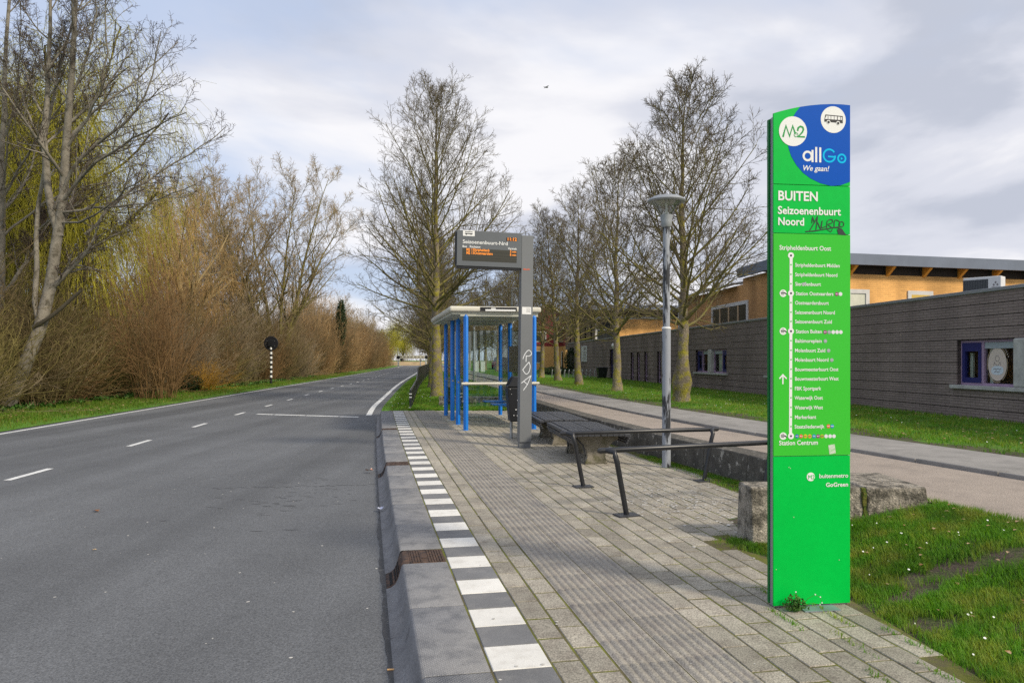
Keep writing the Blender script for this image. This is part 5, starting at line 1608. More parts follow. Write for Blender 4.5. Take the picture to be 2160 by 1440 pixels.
def car(x, yv, rz, paint, label):
    c = thing('parked_car', label, 'car', (x, yv, 0.34), rz, 'cars parked beyond the avenue')
    MB().prism([(-2.0, 0.25), (2.0, 0.25), (2.05, 0.6), (1.95, 0.82), (1.05, 0.92), (-1.7, 0.95), (-2.03, 0.7)], -0.82, 0.82).build('body', paint, c, bevel=0.06)
    MB().hexa([(-1.75, -0.76, 0.93), (1.05, -0.76, 0.9), (1.05, 0.76, 0.9), (-1.75, 0.76, 0.93)], [(-1.35, -0.62, 1.42), (0.35, -0.62, 1.42), (0.35, 0.62, 1.42), (-1.35, 0.62, 1.42)]).build('cabin', M_pane, c, bevel=0.05)
    MB().box(-1.3, 0.3, -0.6, 0.6, 1.42, 1.45).build('roof', paint, c, bevel=0.02)
    for wx in (-1.25, 1.3):
        for s_ in (-1, 1):
            m = MB(); m.tube([(wx, s_ * 0.66, 0.31), (wx, s_ * 0.84, 0.31)], 0.31, 16); w_ = m.build('wheel', M_ink, c)
            m = MB(); m.tube([(wx, s_ * 0.83, 0.31), (wx, s_ * 0.85, 0.31)], 0.19, 12); m.build('rim', M_alu, w_)
    for s_ in (-1, 1): MB().box(1.98, 2.06, s_ * 0.62 - 0.15, s_ * 0.62 + 0.15, 0.6, 0.74).build('headlight', M_sw, c)
    return c
car(-1.5, 92, R(-95), flat('car_red', (0.38, 0.015, 0.015), 0.3), 'red car parked among the tree trunks beyond the shelter')
car(-0.5, 90, R(-88), flat('car_dark', (0.03, 0.035, 0.045), 0.3), 'dark car with pale headlights parked beyond the shelter')
for x, lab in ((-3.35, 'left one of two white cabinets among the far trunks'), (-2.75, 'right one of two white cabinets among the far trunks')):
    t = thing('utility_cabinet', lab, 'cabinet', (x, 70, 0.3), 0, 'white cabinets among the trunks')
    MB().box(-0.2, 0.2, -0.15, 0.15, 0, 1.02).build('cabinet_body', M_sw, t, bevel=0.02)
    MB().box(-0.22, 0.22, -0.17, 0.17, 1.022, 1.07).build('lid', M_sw, t)
bird = thing('bird', 'small dark bird gliding high under the clouds', 'bird', (4.45, 96, 36.8), R(30))
b_ = MB().lathe([(0.001, -0.30), (0.05, -0.2), (0.085, 0.0), (0.06, 0.16), (0.045, 0.24), (0.001, 0.31)], sides=10)
b_.v = [(z, y_, x) for x, y_, z in b_.v]
b_.add([(0.10, 0.04, 0.02), (0.16, 0.30, 0.10), (0.02, 0.62, 0.05), (-0.06, 0.3, 0.08), (-0.08, 0.04, 0.02)], [(0, 1, 2, 3, 4)])
b_.add([(0.10, -0.04, 0.02), (0.16, -0.30, 0.10), (0.02, -0.62, 0.05), (-0.06, -0.3, 0.08), (-0.08, -0.04, 0.02)], [(4, 3, 2, 1, 0)])
b_.add([(-0.25, 0.03, 0), (-0.42, 0.09, 0.0), (-0.42, -0.09, 0.0), (-0.25, -0.03, 0)], [(0, 1, 2, 3)])
b_.build('bird_body', flat('feather_dark', (0.05, 0.05, 0.055), 0.7), bird)

# ---- litter on the road and kerb
M_leaf = mat('dry_leaf', (0.32, 0.13, 0.04), 0.8, rnd=0.3)
def leaf(x, yv, z, s, rz, label=None, material=M_leaf, name='fallen_leaf', cat='leaf'):
    m = MB()
    o = [(0, -1), (0.45, -0.5), (0.75, -0.1), (0.4, 0.15), (0.45, 0.7), (0, 1.0), (-0.45, 0.7), (-0.4, 0.15), (-0.75, -0.1), (-0.45, -0.5)]
    V = [(0, 0, 0.01)] + [(a * s, b * s, abs(a) * s * 0.5 + random.uniform(0, 0.3) * s + 0.002) for a, b in o]
    m.add(V, [(0, i + 1, (i + 1) % 10 + 1) for i in range(10)])
    ob = m.build(name, material)
    ob.location = (x, yv, z); ob.rotation_euler = (0, 0, rz)
    return tag(ob, label, cat)
leaf(-4.62, 8.22, ROAD_Z + 0.002, 0.045, 0.9, 'curled brown leaf lying alone on the asphalt of the near lane')
leaf(-3.7, 6.55, ROAD_Z + 0.002, 0.02, 2.0, 'tiny tan leaf fragment on the asphalt, nearer than the curled leaf', mat('tan_leaf', (0.42, 0.3, 0.16), 0.8))
leaf(-1.46, 8.2, ROAD_Z + 0.03, 0.05, 0.3, 'crumpled blue and white paper scrap against the kerb foot', mat('paper_scrap', (0.62, 0.64, 0.74), 0.7, col2=(0.2, 0.22, 0.5), scale=30, mask=(0.55, 0.6)), 'paper_scrap', 'litter')
leaf(-2.12, 11.0, ROAD_Z + 0.03, 0.07, 1.3, 'crushed pale wrapper at the kerb foot beside the second drain', mat('wrapper', (0.6, 0.56, 0.52), 0.5, col2=(0.4, 0.12, 0.05), scale=30, mask=(0.5, 0.6)), 'wrapper', 'litter')
m = MB(); m.tube([(-0.018, 0, 0.006), (0.018, 0.004, 0.006)], 0.005, 8)
cb_ = m.build('cigarette_end', mat('cigarette', (0.75, 0.45, 0.2), 0.8)); cb_.location = (-0.66, 4.02, ROAD_Z); tag(cb_, 'orange cigarette end at the foot of the kerb near the picture edge', 'litter')
# pale gum and bird droppings, too many and too small to count
spots = MB()
def spot(x, yv, z, r):
    n = 7; a0 = random.uniform(0, 6)
    spots.add([(x + r * random.uniform(0.6, 1.1) * math.cos(a0 + k * 0.9), yv + r * random.uniform(0.6, 1.2) * math.sin(a0 + k * 0.9), z) for k in range(n)], [tuple(range(n))])
tar = MB()
for k in range(46):
    x_, y_ = random.gauss(-2.7, 0.45), random.gauss(8.9, 0.75); w_, l_ = random.uniform(0.02, 0.09), random.uniform(0.006, 0.02)
    tar.add([(x_ - w_, y_, ROAD_Z + 0.0015), (x_ - w_ * 0.2, y_ - l_, ROAD_Z + 0.0015), (x_ + w_, y_ - l_ * 0.3, ROAD_Z + 0.0015), (x_ + w_ * 0.3, y_ + l_, ROAD_Z + 0.0015)], [(0, 1, 2, 3)])
for k in range(30):
    t_ = k / 29; x_ = -3.9 + 2.3 * t_; y_ = 9.7 + 0.35 * t_ + random.gauss(0, 0.03); w_ = random.uniform(0.03, 0.07)
    tar.add([(x_ - w_, y_, ROAD_Z + 0.0015), (x_, y_ - 0.012, ROAD_Z + 0.0015), (x_ + w_, y_, ROAD_Z + 0.0015), (x_, y_ + 0.012, ROAD_Z + 0.0015)], [(0, 1, 2, 3)])
tag(tar.build('tar_marks', mat('tar', (0.062, 0.063, 0.066), 0.75)), kind='stuff')
for k in range(110):
    spot(random.uniform(-5.5, -0.9), random.uniform(3.4, 13), ROAD_Z + 0.002, random.uniform(0.004, 0.014))
for k in range(130):
    yv = random.uniform(3.2, 14); spot(float(kerb_x(yv)) + random.uniform(0.1, 2.6), yv, 0.0024, random.uniform(0.004, 0.012))
for k in range(700):
    yv = random.gauss(8.1, 0.9); x = random.gauss(1.75 - (yv - 8) * 0.2, 0.42)
    if x < float(pave_right(yv)) - 0.1 and x > float(kerb_x(yv)) + 1.7: spot(x, yv, 0.0024, random.uniform(0.006, 0.022))
tag(spots.build('gum_spots', mat('pale_spots', (0.52, 0.50, 0.46), 0.85, rnd=0.0, var=0.2, scale=30)), kind='stuff')
# broken glass behind the shelter
gl = MB()
for k in range(260):
    u, v = random.gauss(0.9, 0.35), random.gauss(3.6, 0.35)
    a = math.atan2(0.188, 0.982); x, yv = -0.98 + u * math.cos(a) - v * math.sin(a), 15.7 + u * math.sin(a) + v * math.cos(a)
    r = random.uniform(0.01, 0.025); z = 0.004
    gl.add([(x, yv, z), (x + r, yv + r * 0.3, z + random.uniform(0, 0.012)), (x + r * 0.4, yv + r, z + 0.004), (x - 0.3 * r, yv + 0.6 * r, z + random.uniform(0, 0.01))], [(0, 1, 2, 3)])
tag(gl.build('glass_crumbs', flat('glass_crumb', (0.55, 0.62, 0.6), 0.15)), kind='stuff')
# ------------------------------------------------------------------ trees, shrubs, grass
M_bark = mat('lichen_bark', (0.20, 0.165, 0.12), 0.95, var=0.35, scale=5, col2=(0.25, 0.22, 0.03), mask=(0.46, 0.60), detail=8, fine=0.4, fscale=35, bump=0.9, bscale=28, bdist=0.03)
M_limb = mat('limb_bark', (0.16, 0.13, 0.06), 0.95, var=0.3, scale=6, col2=(0.19, 0.175, 0.035), mask=(0.45, 0.6))
M_twig = mat('twig_brown', (0.125, 0.10, 0.065), 0.95, var=0.3, scale=1.2)
M_pale = mat('pale_bark', (0.23, 0.205, 0.165), 0.9, var=0.25, scale=5, col2=(0.11, 0.095, 0.07), mask=(0.5, 0.65), detail=7, fine=0.25, fscale=40, bump=0.6, bscale=40)
M_palet = mat('reddish_twig', (0.085, 0.06, 0.045), 0.95, var=0.3, scale=1.0)
M_darkb = mat('dark_bark', (0.07, 0.06, 0.042), 0.95, var=0.3, scale=6, bump=0.8, bscale=30)
M_will = mat('willow_strand', (0.33, 0.30, 0.03), 0.9, var=0.35, scale=1.0)
M_willy = mat('willow_fresh', (0.40, 0.37, 0.035), 0.9, var=0.3, scale=1.0)
M_willo = mat('willow_orange', (0.46, 0.29, 0.11), 0.9, var=0.3, scale=1.0)
M_tan = mat('tan_limb', (0.30, 0.23, 0.115), 0.95, var=0.25, scale=4)

def tubes(P, Rr, sides):
    """Tubes round many polylines at once: P (N,K,3), Rr (N,K)."""
    P = np.asarray(P, float); N_, K_, _ = P.shape
    T = np.gradient(P, axis=1)
    T /= np.linalg.norm(T, axis=2, keepdims=True) + 1e-9
    m = T.mean(axis=1)
    ref = np.where(np.abs(m[:, 2:3]) > 0.8, np.array([[1.0, 0.13, 0]]), np.array([[0.1, 0, 1.0]]))
    U = np.cross(T, ref[:, None, :]); U /= np.linalg.norm(U, axis=2, keepdims=True) + 1e-9
    W = np.cross(T, U)
    a = np.arange(sides) * 2 * np.pi / sides
    V = P[:, :, None, :] + Rr[:, :, None, None] * (np.cos(a)[None, None, :, None] * U[:, :, None, :] + np.sin(a)[None, None, :, None] * W[:, :, None, :])
    V = V.reshape(-1, 3)
    n, k, s_ = np.meshgrid(np.arange(N_), np.arange(K_ - 1), np.arange(sides), indexing='ij')
    b = (n * K_ + k) * sides
    A = b + s_; B = b + (s_ + 1) % sides
    Q = np.stack([A, A + sides, B + sides, B], axis=-1).reshape(-1, 4)
    return V, Q
def join(parts):
    Vs, Qs, o = [], [], 0
    for V, Q in parts:
        Vs.append(V); Qs.append(Q + o); o += len(V)
    return np.concatenate(Vs), np.concatenate(Qs)
def unit(v):
    return v / (np.linalg.norm(v, axis=-1, keepdims=True) + 1e-9)
def runs(g, start, direc, length, K_, wander, tropism, pull=(0, 0, 1)):
    """Many wandering polylines: start (N,3), direc (N,3), length (N,)."""
    N_ = len(start)
    P = np.zeros((N_, K_, 3)); P[:, 0] = start
    d = unit(direc)
    step = length / (K_ - 1)
    pull = np.asarray(pull, float)
    for k in range(1, K_):
        d = unit(d + g.normal(0, wander, (N_, 3)) + tropism * pull)
        P[:, k] = P[:, k - 1] + d * step[:, None]
    return P
def kids(g, P, Rr, n, t0, t1, ang, ratio, K_, wander, tropism, rr=0.6, rmin=0.004, lmin=0.12, taper=0.35, length=None, flatten=0.0, pull=(0, 0, 1), tpow=1.0, falloff=0.55):
    """n children on each parent polyline."""
    N_, Kp, _ = P.shape
    t = t0 + (t1 - t0) * ((np.arange(n)[None, :] + g.uniform(0, 1, (N_, n))) / n) ** tpow
    f = t * (Kp - 1); i = np.clip(f.astype(int), 0, Kp - 2); w = (f - i)[..., None]
    n_ = np.arange(N_)[:, None]
    a, b = P[n_, i], P[n_, i + 1]
    pos = a + (b - a) * w
    tan = unit(b - a)
    pr = Rr[n_, i] * (1 - w[..., 0]) + Rr[n_, i + 1] * w[..., 0]
    plen = np.linalg.norm(np.diff(P, axis=1), axis=2).sum(axis=1)
    ref = np.where(np.abs(tan[..., 2:3]) > 0.85, np.array([1.0, 0, 0]), np.array([0, 0, 1.0]))
    U = unit(np.cross(tan, ref)); W = np.cross(tan, U)
    az = np.arange(n)[None, :] * 2.39996 + g.uniform(0, 6.283, (N_, 1)) + g.normal(0, 0.35, (N_, n))
    an = np.radians(g.uniform(ang[0], ang[1], (N_, n)) if isinstance(ang, tuple) else np.clip(ang(t), 5, 95) + g.normal(0, 6, (N_, n)))
    side = np.cos(az)[..., None] * U + np.sin(az)[..., None] * W
    if flatten: side[..., 2] *= (1 - flatten)
    side = unit(side)
    d = np.cos(an)[..., None] * tan + np.sin(an)[..., None] * side
    L_ = ratio * plen[:, None] * (1 - falloff * t) * g.uniform(0.65, 1.25, (N_, n)) if length is None else length(t, g, N_, n, pos)
    L_ = np.maximum(L_, lmin)
    pos, d, L_, pr = pos.reshape(-1, 3), d.reshape(-1, 3), L_.ravel(), pr.ravel()
    C = runs(g, pos, d, L_, K_, wander, tropism, pull)
    r0 = np.maximum(pr * rr, rmin)
    Rc = r0[:, None] * np.linspace(1, taper, K_)[None, :]
    return C, np.maximum(Rc, rmin * 0.8)
def mesh_of(name, levels, material, smooth=True):
    V, Q = join([tubes(P, Rr, s_) for P, Rr, s_ in levels])
    me = mesh_arrays(name, V, quads=Q, smooth=smooth)
    me.materials.append(material)
    return me
def trunk_line(g, h, r0, K_=14, wob=0.05, lean=(0, 0), flare=1.5, burl=None):
    z = np.linspace(0, 1, K_) ** 1.15 * h
    P = np.zeros((1, K_, 3)); P[0, :, 2] = z
    P[0, :, 0] = np.cumsum(g.normal(0, wob, K_)) * 0.5 + lean[0] * z / h
    P[0, :, 1] = np.cumsum(g.normal(0, wob, K_)) * 0.5 + lean[1] * z / h
    P[0, :, :2] -= P[0, 0, :2]
    Rr = r0 * np.maximum(1 - 0.96 * (z / h) ** 0.85, 0.03)
    Rr *= 1 + g.normal(0, 0.05, K_)
    Rr += r0 * (flare - 1) * np.exp(-z / 0.28)
    if burl: Rr += burl[1] * np.exp(-((z - burl[0]) / 0.28) ** 2)
    return P, Rr[None, :]

def avenue_tree(seed, h, r0, base=0.27, width=0.30, n1=48, burl=None, nt=(10, 6, 4)):
    """Pruned street tree: straight stem, ascending limbs, egg-shaped crown."""
    g = np.random.default_rng(seed)
    T, TR = trunk_line(g, h, r0, K_=22, wob=0.035, burl=burl)
    T = T.copy()
    def l1(t, g_, N_, n, pos):
        u = (t - base) / (1 - base)
        env = h * width * np.clip(1.16 - 0.42 * u - 0.42 * u * u, 0.12, 2) * (0.80 + 0.20 * np.clip(u / 0.10, 0, 1))
        return env * g_.uniform(0.8, 1.18, t.shape)
    # lower limbs spread wide, upper ones are steep
    B1, R1 = kids(g, T, TR, n1, base, 0.965, (lambda t: 76 - 52 * (np.clip((t - base) / (1 - base), 0, 1)) ** 0.45), 1, 9, 0.05, 0.055, rr=0.36, rmin=0.011, length=l1, taper=0.25, tpow=1.4)
    B2, R2 = kids(g, B1, R1, nt[0], 0.18, 0.98, (28, 56), 0.52, 6, 0.085, 0.06, rr=0.58, rmin=0.0075)
    B3, R3 = kids(g, B2, R2, nt[1], 0.15, 1.0, (28, 58), 0.50, 4, 0.10, 0.08, rr=0.62, rmin=0.0056)
    B4, R4 = kids(g, B3, R3, nt[2], 0.2, 1.0, (26, 52), 0.66, 2, 0.10, 0.08, rr=0.7, rmin=0.0042, lmin=0.12)
    me_t = mesh_of('trunk', [(T, TR, 14)], M_bark)
    me_l = mesh_of('limbs', [(B1, R1, 6), (B2[::1], R2[::1], 4)], M_limb)
    me_c = mesh_of('crown', [(B3, R3, 3), (B4, R4, 3)], M_twig)
    return me_t, me_l, me_c
def plant(meshes, name, label, cat, loc, rz=0.0, sc=1.0, group=None, names=('trunk', 'limbs', 'crown')):
    t = thing(name, label, cat, loc, rz, group)
    t.scale = (sc, sc, sc) if not isinstance(sc, tuple) else sc
    for me, nm in zip(meshes, names):
        link(bpy.data.objects.new(nm, me), t)
    return t
GA = 'bare street trees along the avenue'
T1 = avenue_tree(3, 11.7, 0.235, base=0.335, width=0.345, n1=54, nt=(10, 6, 5))
T2 = avenue_tree(8, 8.35, 0.185, base=0.29, width=0.36, n1=46, burl=(0.62, 0.10), nt=(10, 6, 5))
T3 = avenue_tree(21, 8.2, 0.165, base=0.29, width=0.37, n1=40, nt=(10, 6, 4))
T4 = avenue_tree(34, 8.8, 0.17, base=0.29, width=0.36, n1=38, nt=(10, 6, 4))
plant(T1, 'street_tree', 'tall bare tree left of the shelter, its pruned stem yellow with lichen', 'tree', (-2.9, 29, -0.02), 0.4, 1.0, GA)
plant(T2, 'street_tree', 'bare tree with a knobbly burl near its foot, behind the hooded lamp post', 'tree', (4.62, 20.2, 0.33), 1.9, 1.0, GA)
plant(T3, 'street_tree', 'bare tree on the lawn next left of the tree with the burl', 'tree', (3.83, 27.0, 0.33), 0.2, 1.0, GA)
plant(T4, 'street_tree', 'bare tree with a lichen yellow stem, second left of the tree with the burl', 'tree', (3.02, 33.5, 0.33), 2.4, 0.95, GA)
plant(T3, 'street_tree', 'leaning bare tree, third left of the tree with the burl', 'tree', (2.5, 40.0, 0.33), 3.6, 1.05, GA)
bpy.data.objects['street_tree.004'].rotation_euler = (0.0, R(4.5), 3.6)
plant(T4, 'street_tree', 'slim bare tree nearest to the right edge of the grey display pole', 'tree', (1.85, 46.5, 0.33), 5.1, 0.95, GA)
far_lab = 'farther bare tree in the long avenue beyond the shelter'
k = 0
for i in range(13):
    yv = 55.5 + i * 8.6
    plant((T3, T4)[i % 2], 'street_tree', 'farther bare tree in the row along the right side of the path', 'tree', (float(walk_right(yv)) + 2.2 + random.uniform(-0.3, 0.3), yv, 0.33), random.uniform(0, 6), random.uniform(0.95, 1.12), GA)
for i in range(13):
    yv = 38.5 + i * 8.8
    plant((T4, T3)[i % 2], 'street_tree', 'farther bare tree in the row beside the black railing', 'tree', (float(fence_x(yv)) + 0.9 + random.uniform(-0.2, 0.2), yv, 0.0), random.uniform(0, 6), random.uniform(1.0, 1.15), GA)
for i in range(7):
    yv = 62 + i * 11.0
    plant((T3, T4)[i % 2], 'street_tree', 'farther bare tree in the row along the left side of the path', 'tree', (float(path_left(yv)) - 0.9, yv, 0.2), random.uniform(0, 6), random.uniform(0.9, 1.05), GA)

# ---- left bank: explicit stems traced at their own distance, twigs grown on them
def bank_pts(px, d):
    return [((u - 1080) / F * d, d, EYE + (758 - v) / F * d) for u, v in px]
def resample(pts, K_, g=None, depth=0.0):
    P = np.array(pts, float)
    s_ = np.concatenate([[0], np.cumsum(np.linalg.norm(np.diff(P, axis=0), axis=1))])
    q = np.linspace(0, s_[-1], K_)
    out = np.stack([np.interp(q, s_, P[:, c]) for c in range(3)], axis=1)
    for _ in range(2):
        out[1:-1] = 0.25 * out[:-2] + 0.5 * out[1:-1] + 0.25 * out[2:]
    if g is not None:
        out[:, 1] += depth * np.linspace(0, 1, K_) ** 1.2
        out[1:] += g.normal(0, 0.025, (K_ - 1, 3))
    return out
def traced_tree(seed, name, label, d, stems, limbs, mats, n2=(12, 6, 3), autolimbs=16, root=None):
    g = np.random.default_rng(seed)
    bx = bank_pts([stems[0][0][0]], d)[0]
    S_ = np.stack([resample(bank_pts(p, d), 12, g, dep) for p, r0, r1, dep in stems])
    SR = np.stack([np.linspace(r0, r1, 12) for p, r0, r1, dep in stems])
    Ls, LR = [], []
    for p, r0, r1, dep in limbs:
        Ls.append(resample(bank_pts(p, d), 12, g, dep)); LR.append(np.linspace(r0 * 0.8, r1, 12))
    auto, ar = kids(g, S_, SR, autolimbs, 0.25, 0.98, (30, 60), 0.30, 12, 0.06, 0.05, rr=0.45, rmin=0.014, taper=0.25)
    B1 = np.concatenate([np.stack(Ls), auto]) if Ls else auto
    R1 = np.concatenate([np.stack(LR), ar]) if Ls else ar
    B2, R2 = kids(g, B1, R1, n2[0], 0.15, 0.98, (25, 55), 0.36, 6, 0.10, 0.05, rr=0.55, rmin=0.0085)
    B3, R3 = kids(g, B2, R2, n2[1], 0.15, 1.0, (28, 60), 0.45, 4, 0.13, 0.05, rr=0.65, rmin=0.0065)
    B4, R4 = kids(g, B3, R3, n2[2], 0.2, 1.0, (30, 60), 0.55, 2, 0.14, 0.05, rr=0.7, rmin=0.0055, lmin=0.12)
    off = np.array([bx[0], bx[1], 0.0])
    t = thing(name, label, 'tree', tuple(off))
    link(bpy.data.objects.new('trunk', mesh_of('trunk', [(S_ - off, SR, 10)], mats[0])), t)
    link(bpy.data.objects.new('limbs', mesh_of('limbs', [(B1 - off, R1, 6), (B2 - off, R2, 4)], mats[1])), t)
    link(bpy.data.objects.new('crown', mesh_of('crown', [(B3 - off, R3, 3), (B4 - off, R4, 3)], mats[2])), t)
    return t
traced_tree(51, 'bare_tree', 'pale barked tree leaning right from the left roadside, forking into several bare stems', 24.6,
    [([(12, 868), (45, 800), (85, 700), (112, 600), (125, 500), (134, 400), (142, 300), (146, 208), (156, 87), (163, -40), (168, -150)], 0.235, 0.035, 0.0),
     ([(126, 500), (104, 440), (90, 380), (88, 278), (92, 139), (90, 0), (94, -120)], 0.13, 0.03, 0.5),
     ([(86, 702), (62, 600), (58, 520), (75, 400), (70, 250), (100, 90), (125, -60)], 0.09, 0.025, 1.2)],
    [([(114, 440), (166, 340), (253, 299), (333, 250), (352, 205), (385, 110)], 0.085, 0.015, -1.5),
     ([(128, 430), (208, 358), (299, 323), (382, 299), (452, 285)], 0.08, 0.014, -2.2),
     ([(180, 495), (240, 420), (300, 360), (380, 310), (440, 240)], 0.07, 0.013, 1.4),
     ([(118, 450), (230, 440), (330, 440), (440, 405)], 0.06, 0.012, -1.0),
     ([(140, 300), (180, 240), (250, 180), (300, 110), (345, 60)], 0.06, 0.012, 1.0),
     ([(148, 200), (185, 140), (215, 60), (230, -60)], 0.055, 0.012, -0.8),
     ([(142, 310), (215, 230), (255, 140), (262, 40), (290, -40)], 0.06, 0.012, -1.6),
     ([(112, 602), (150, 545), (200, 500), (240, 470)], 0.06, 0.02, 0.9),
     ([(88, 300), (50, 230), (20, 150), (-30, 90)], 0.05, 0.012, 0.6),
     ([(92, 160), (130, 90), (150, 0), (180, -90)], 0.05, 0.012, 0.8),
     ([(126, 470), (220, 470), (300, 430), (390, 400)], 0.05, 0.012, -2.4)],
    (M_pale, M_pale, M_palet), n2=(14, 7, 4), autolimbs=8)
traced_tree(52, 'bare_tree', 'slender bare tree at the left edge of the view, behind the leaning tree', 27.5,
    [([(-20, 850), (0, 700), (5, 500), (0, 380), (8, 243), (17, 70), (24, -100)], 0.17, 0.04, 0.0),
     ([(-4, 640), (40, 560), (70, 470), (110, 420)], 0.08, 0.03, 1.0)],
    [([(5, 300), (40, 230), (65, 140), (80, 20)], 0.05, 0.012, -1.0), ([(5, 420), (70, 330), (140, 250), (200, 190), (240, 150)], 0.06, 0.012, -1.2), ([(5, 500), (60, 440), (160, 380), (250, 370)], 0.06, 0.012, 1.0)],
    (M_pale, M_pale, M_palet), n2=(12, 6, 4), autolimbs=9)
br = thing('broken_limb', 'torn dark limb stub sticking out beside the leaning pale tree', 'branch', (-15.4, 24.4, 0))
P = resample(bank_pts([(70, 690), (110, 668), (140, 640), (172, 612)], 24.4), 8)
V, Q = tubes(P[None] - np.array([-15.4, 24.4, 0]), np.linspace(0.075, 0.05, 8)[None], 8)
me = mesh_arrays('limb', V, quads=Q, smooth=True); me.materials.append(M_darkb); link(bpy.data.objects.new('limb', me), br)

def willow(seed, h, spread, strand_mat, limb_mat, nst=26, leafs=2, drop=(0.22, 0.5), lift=0.55):
    g = np.random.default_rng(seed)
    T, TR = trunk_line(g, h * 0.62, h * 0.028, K_=12, wob=0.12)
    def l1(t, g_, N_, n, pos):
        return spread * g_.uniform(0.75, 1.15, t.shape)
    B1, R1 = kids(g, T, TR, 26, 0.3, 1.0, (25, 62), 1, 9, 0.11, 0.10, rr=0.6, rmin=0.04, length=l1, taper=0.3)
    B2, R2 = kids(g, B1, R1, 9, 0.25, 1.0, (25, 60), 0.38, 6, 0.14, 0.05, rr=0.5, rmin=0.018)
    def l3(t, g_, N_, n, pos):
        return h * g_.uniform(drop[0] * 0.5, drop[1] * 0.62, t.shape)
    B3, R3 = kids(g, B2, R2, nst, 0.2, 1.0, (20, 80), 1, 7, 0.06, -0.55, rr=0.25, rmin=0.0052, length=l3, taper=0.7)
    tr = mesh_of('trunk', [(T, TR, 10)], limb_mat)
    li = mesh_of('limbs', [(B1, R1, 6), (B2, R2, 4)], limb_mat)
    V, Q = tubes(B3, R3, 3)
    # narrow young leaves along the strands
    n = len(B3) * leafs
    i = g.integers(0, len(B3), n); k = g.uniform(0.2, 5.99, n); kk = k.astype(int)
    pos = B3[i, kk] + (B3[i, kk + 1] - B3[i, kk]) * (k - kk)[:, None]
    d = unit(g.normal(0, 0.5, (n, 3)) + np.array([0, 0, -0.8])) * g.uniform(0.05, 0.12, (n, 1))
    s_ = unit(np.cross(d, g.normal(0, 1, (n, 3)))) * 0.011
    LV = np.stack([pos, pos + d * 0.5 + s_, pos + d, pos + d * 0.5 - s_], axis=1).reshape(-1, 3)
    LQ = np.arange(n * 4).reshape(-1, 4)
    V, Q = join([(V, Q), (LV, LQ)])
    cr = mesh_arrays('crown', V, quads=Q); cr.materials.append(strand_mat)
    return tr, li, cr
W1 = willow(61, 15.5, 4.4, M_will, M_darkb, nst=26, leafs=4, drop=(0.14, 0.36))
W2 = willow(62, 13.0, 4.6, M_willo, M_tan, nst=14, leafs=1, drop=(0.06, 0.16))
plant(W1, 'willow', 'big yellow green weeping willow behind the leaning pale tree', 'tree', (-20.2, 33.5, 0.1), 0.3, 1.22)
plant(W1, 'willow', 'yellow green willow at the very left, behind the slender tree', 'tree', (-25.0, 36.5, 0.1), 2.3, 1.2)
plant(W2, 'willow', 'orange brown willow crown between the leaning tree and the tall bare trees', 'tree', (-20.2, 46, 0.1), 1.1, 1.08)
w3 = plant(W1, 'willow', 'bright yellow green willow at the far bend of the road', 'tree', (-34.5, 232, 0.1), 4.0, (1.25, 1.25, 1.05))
w4 = plant(W1, 'willow', 'smaller bright yellow willow beside the far height barrier', 'tree', (-29.4, 176, 0.1), 1.0, (0.95, 0.95, 0.72))
for w_ in (w3, w4):
    for ch in w_.children:
        if ch.name.startswith('crown'):
            ch.material_slots[0].link = 'OBJECT'; ch.material_slots[0].material = M_willy

def vase_tree(seed, h, r0, stems=6, spread=22, n1=9, mats=(M_tan, M_tan, M_twig), n2=(9, 6, 3)):
    g = np.random.default_rng(seed)
    az = np.arange(stems) * 2.4 + g.uniform(0, 0.6, stems)
    an = np.radians(g.uniform(spread * 0.35, spread, stems))
    d = np.stack([np.sin(an) * np.cos(az), np.sin(an) * np.sin(az), np.cos(an)], axis=1)
    S_ = runs(g, np.stack([0.25 * np.cos(az), 0.25 * np.sin(az), np.zeros(stems)], axis=1), d, h * g.uniform(0.82, 1.02, stems), 14, 0.06, 0.03)
    SR = r0 * np.linspace(1, 0.1, 14)[None, :] * g.uniform(0.7, 1.1, (stems, 1))
    B1, R1 = kids(g, S_, SR, n1, 0.22, 0.97, (24, 52), 0.40, 9, 0.08, 0.06, rr=0.55, rmin=0.02, taper=0.25)
    B2, R2 = kids(g, B1, R1, n2[0], 0.15, 0.98, (25, 55), 0.46, 6, 0.10, 0.06, rr=0.6, rmin=0.012)
    B3, R3 = kids(g, B2, R2, n2[1], 0.15, 1.0, (25, 55), 0.45, 4, 0.13, 0.06, rr=0.7, rmin=0.0095)
    B4, R4 = kids(g, B3, R3, n2[2], 0.2, 1.0, (25, 55), 0.7, 2, 0.14, 0.06, rr=0.75, rmin=0.008, lmin=0.25)
    return mesh_of('trunk', [(S_, SR, 8)], mats[0]), mesh_of('limbs', [(B1, R1, 5), (B2, R2, 4)], mats[1]), mesh_of('crown', [(B3, R3, 3), (B4, R4, 3)], mats[2])
M_tan2 = mat('hazy_twig', (0.36, 0.27, 0.15), 0.95, var=0.25, scale=0.8)
V1 = vase_tree(71, 16.5, 0.20, 7, 31, n1=13, mats=(M_limb, M_limb, M_tan2), n2=(10, 7, 3))
V2 = vase_tree(72, 15.5, 0.16, 8, 30, mats=(M_tan, M_tan, M_tan2), n1=12, n2=(10, 6, 3))
GM = 'tall bare trees behind the thicket'
plant(V1, 'bare_tree', 'tallest of the bare trees behind the thicket, spreading towards the road', 'tree', (-20.0, 62, 0.1), 0.6, 1.06, GM)
plant(V2, 'bare_tree', 'upright bare tree just left of the tallest one behind the thicket', 'tree', (-24.4, 61, 0.1), 0.9, 1.02, GM)
plant(V2, 'bare_tree', 'bare tree between the orange willow and the upright one behind the thicket', 'tree', (-25.6, 56, 0.1), 3.3, 0.92, GM)
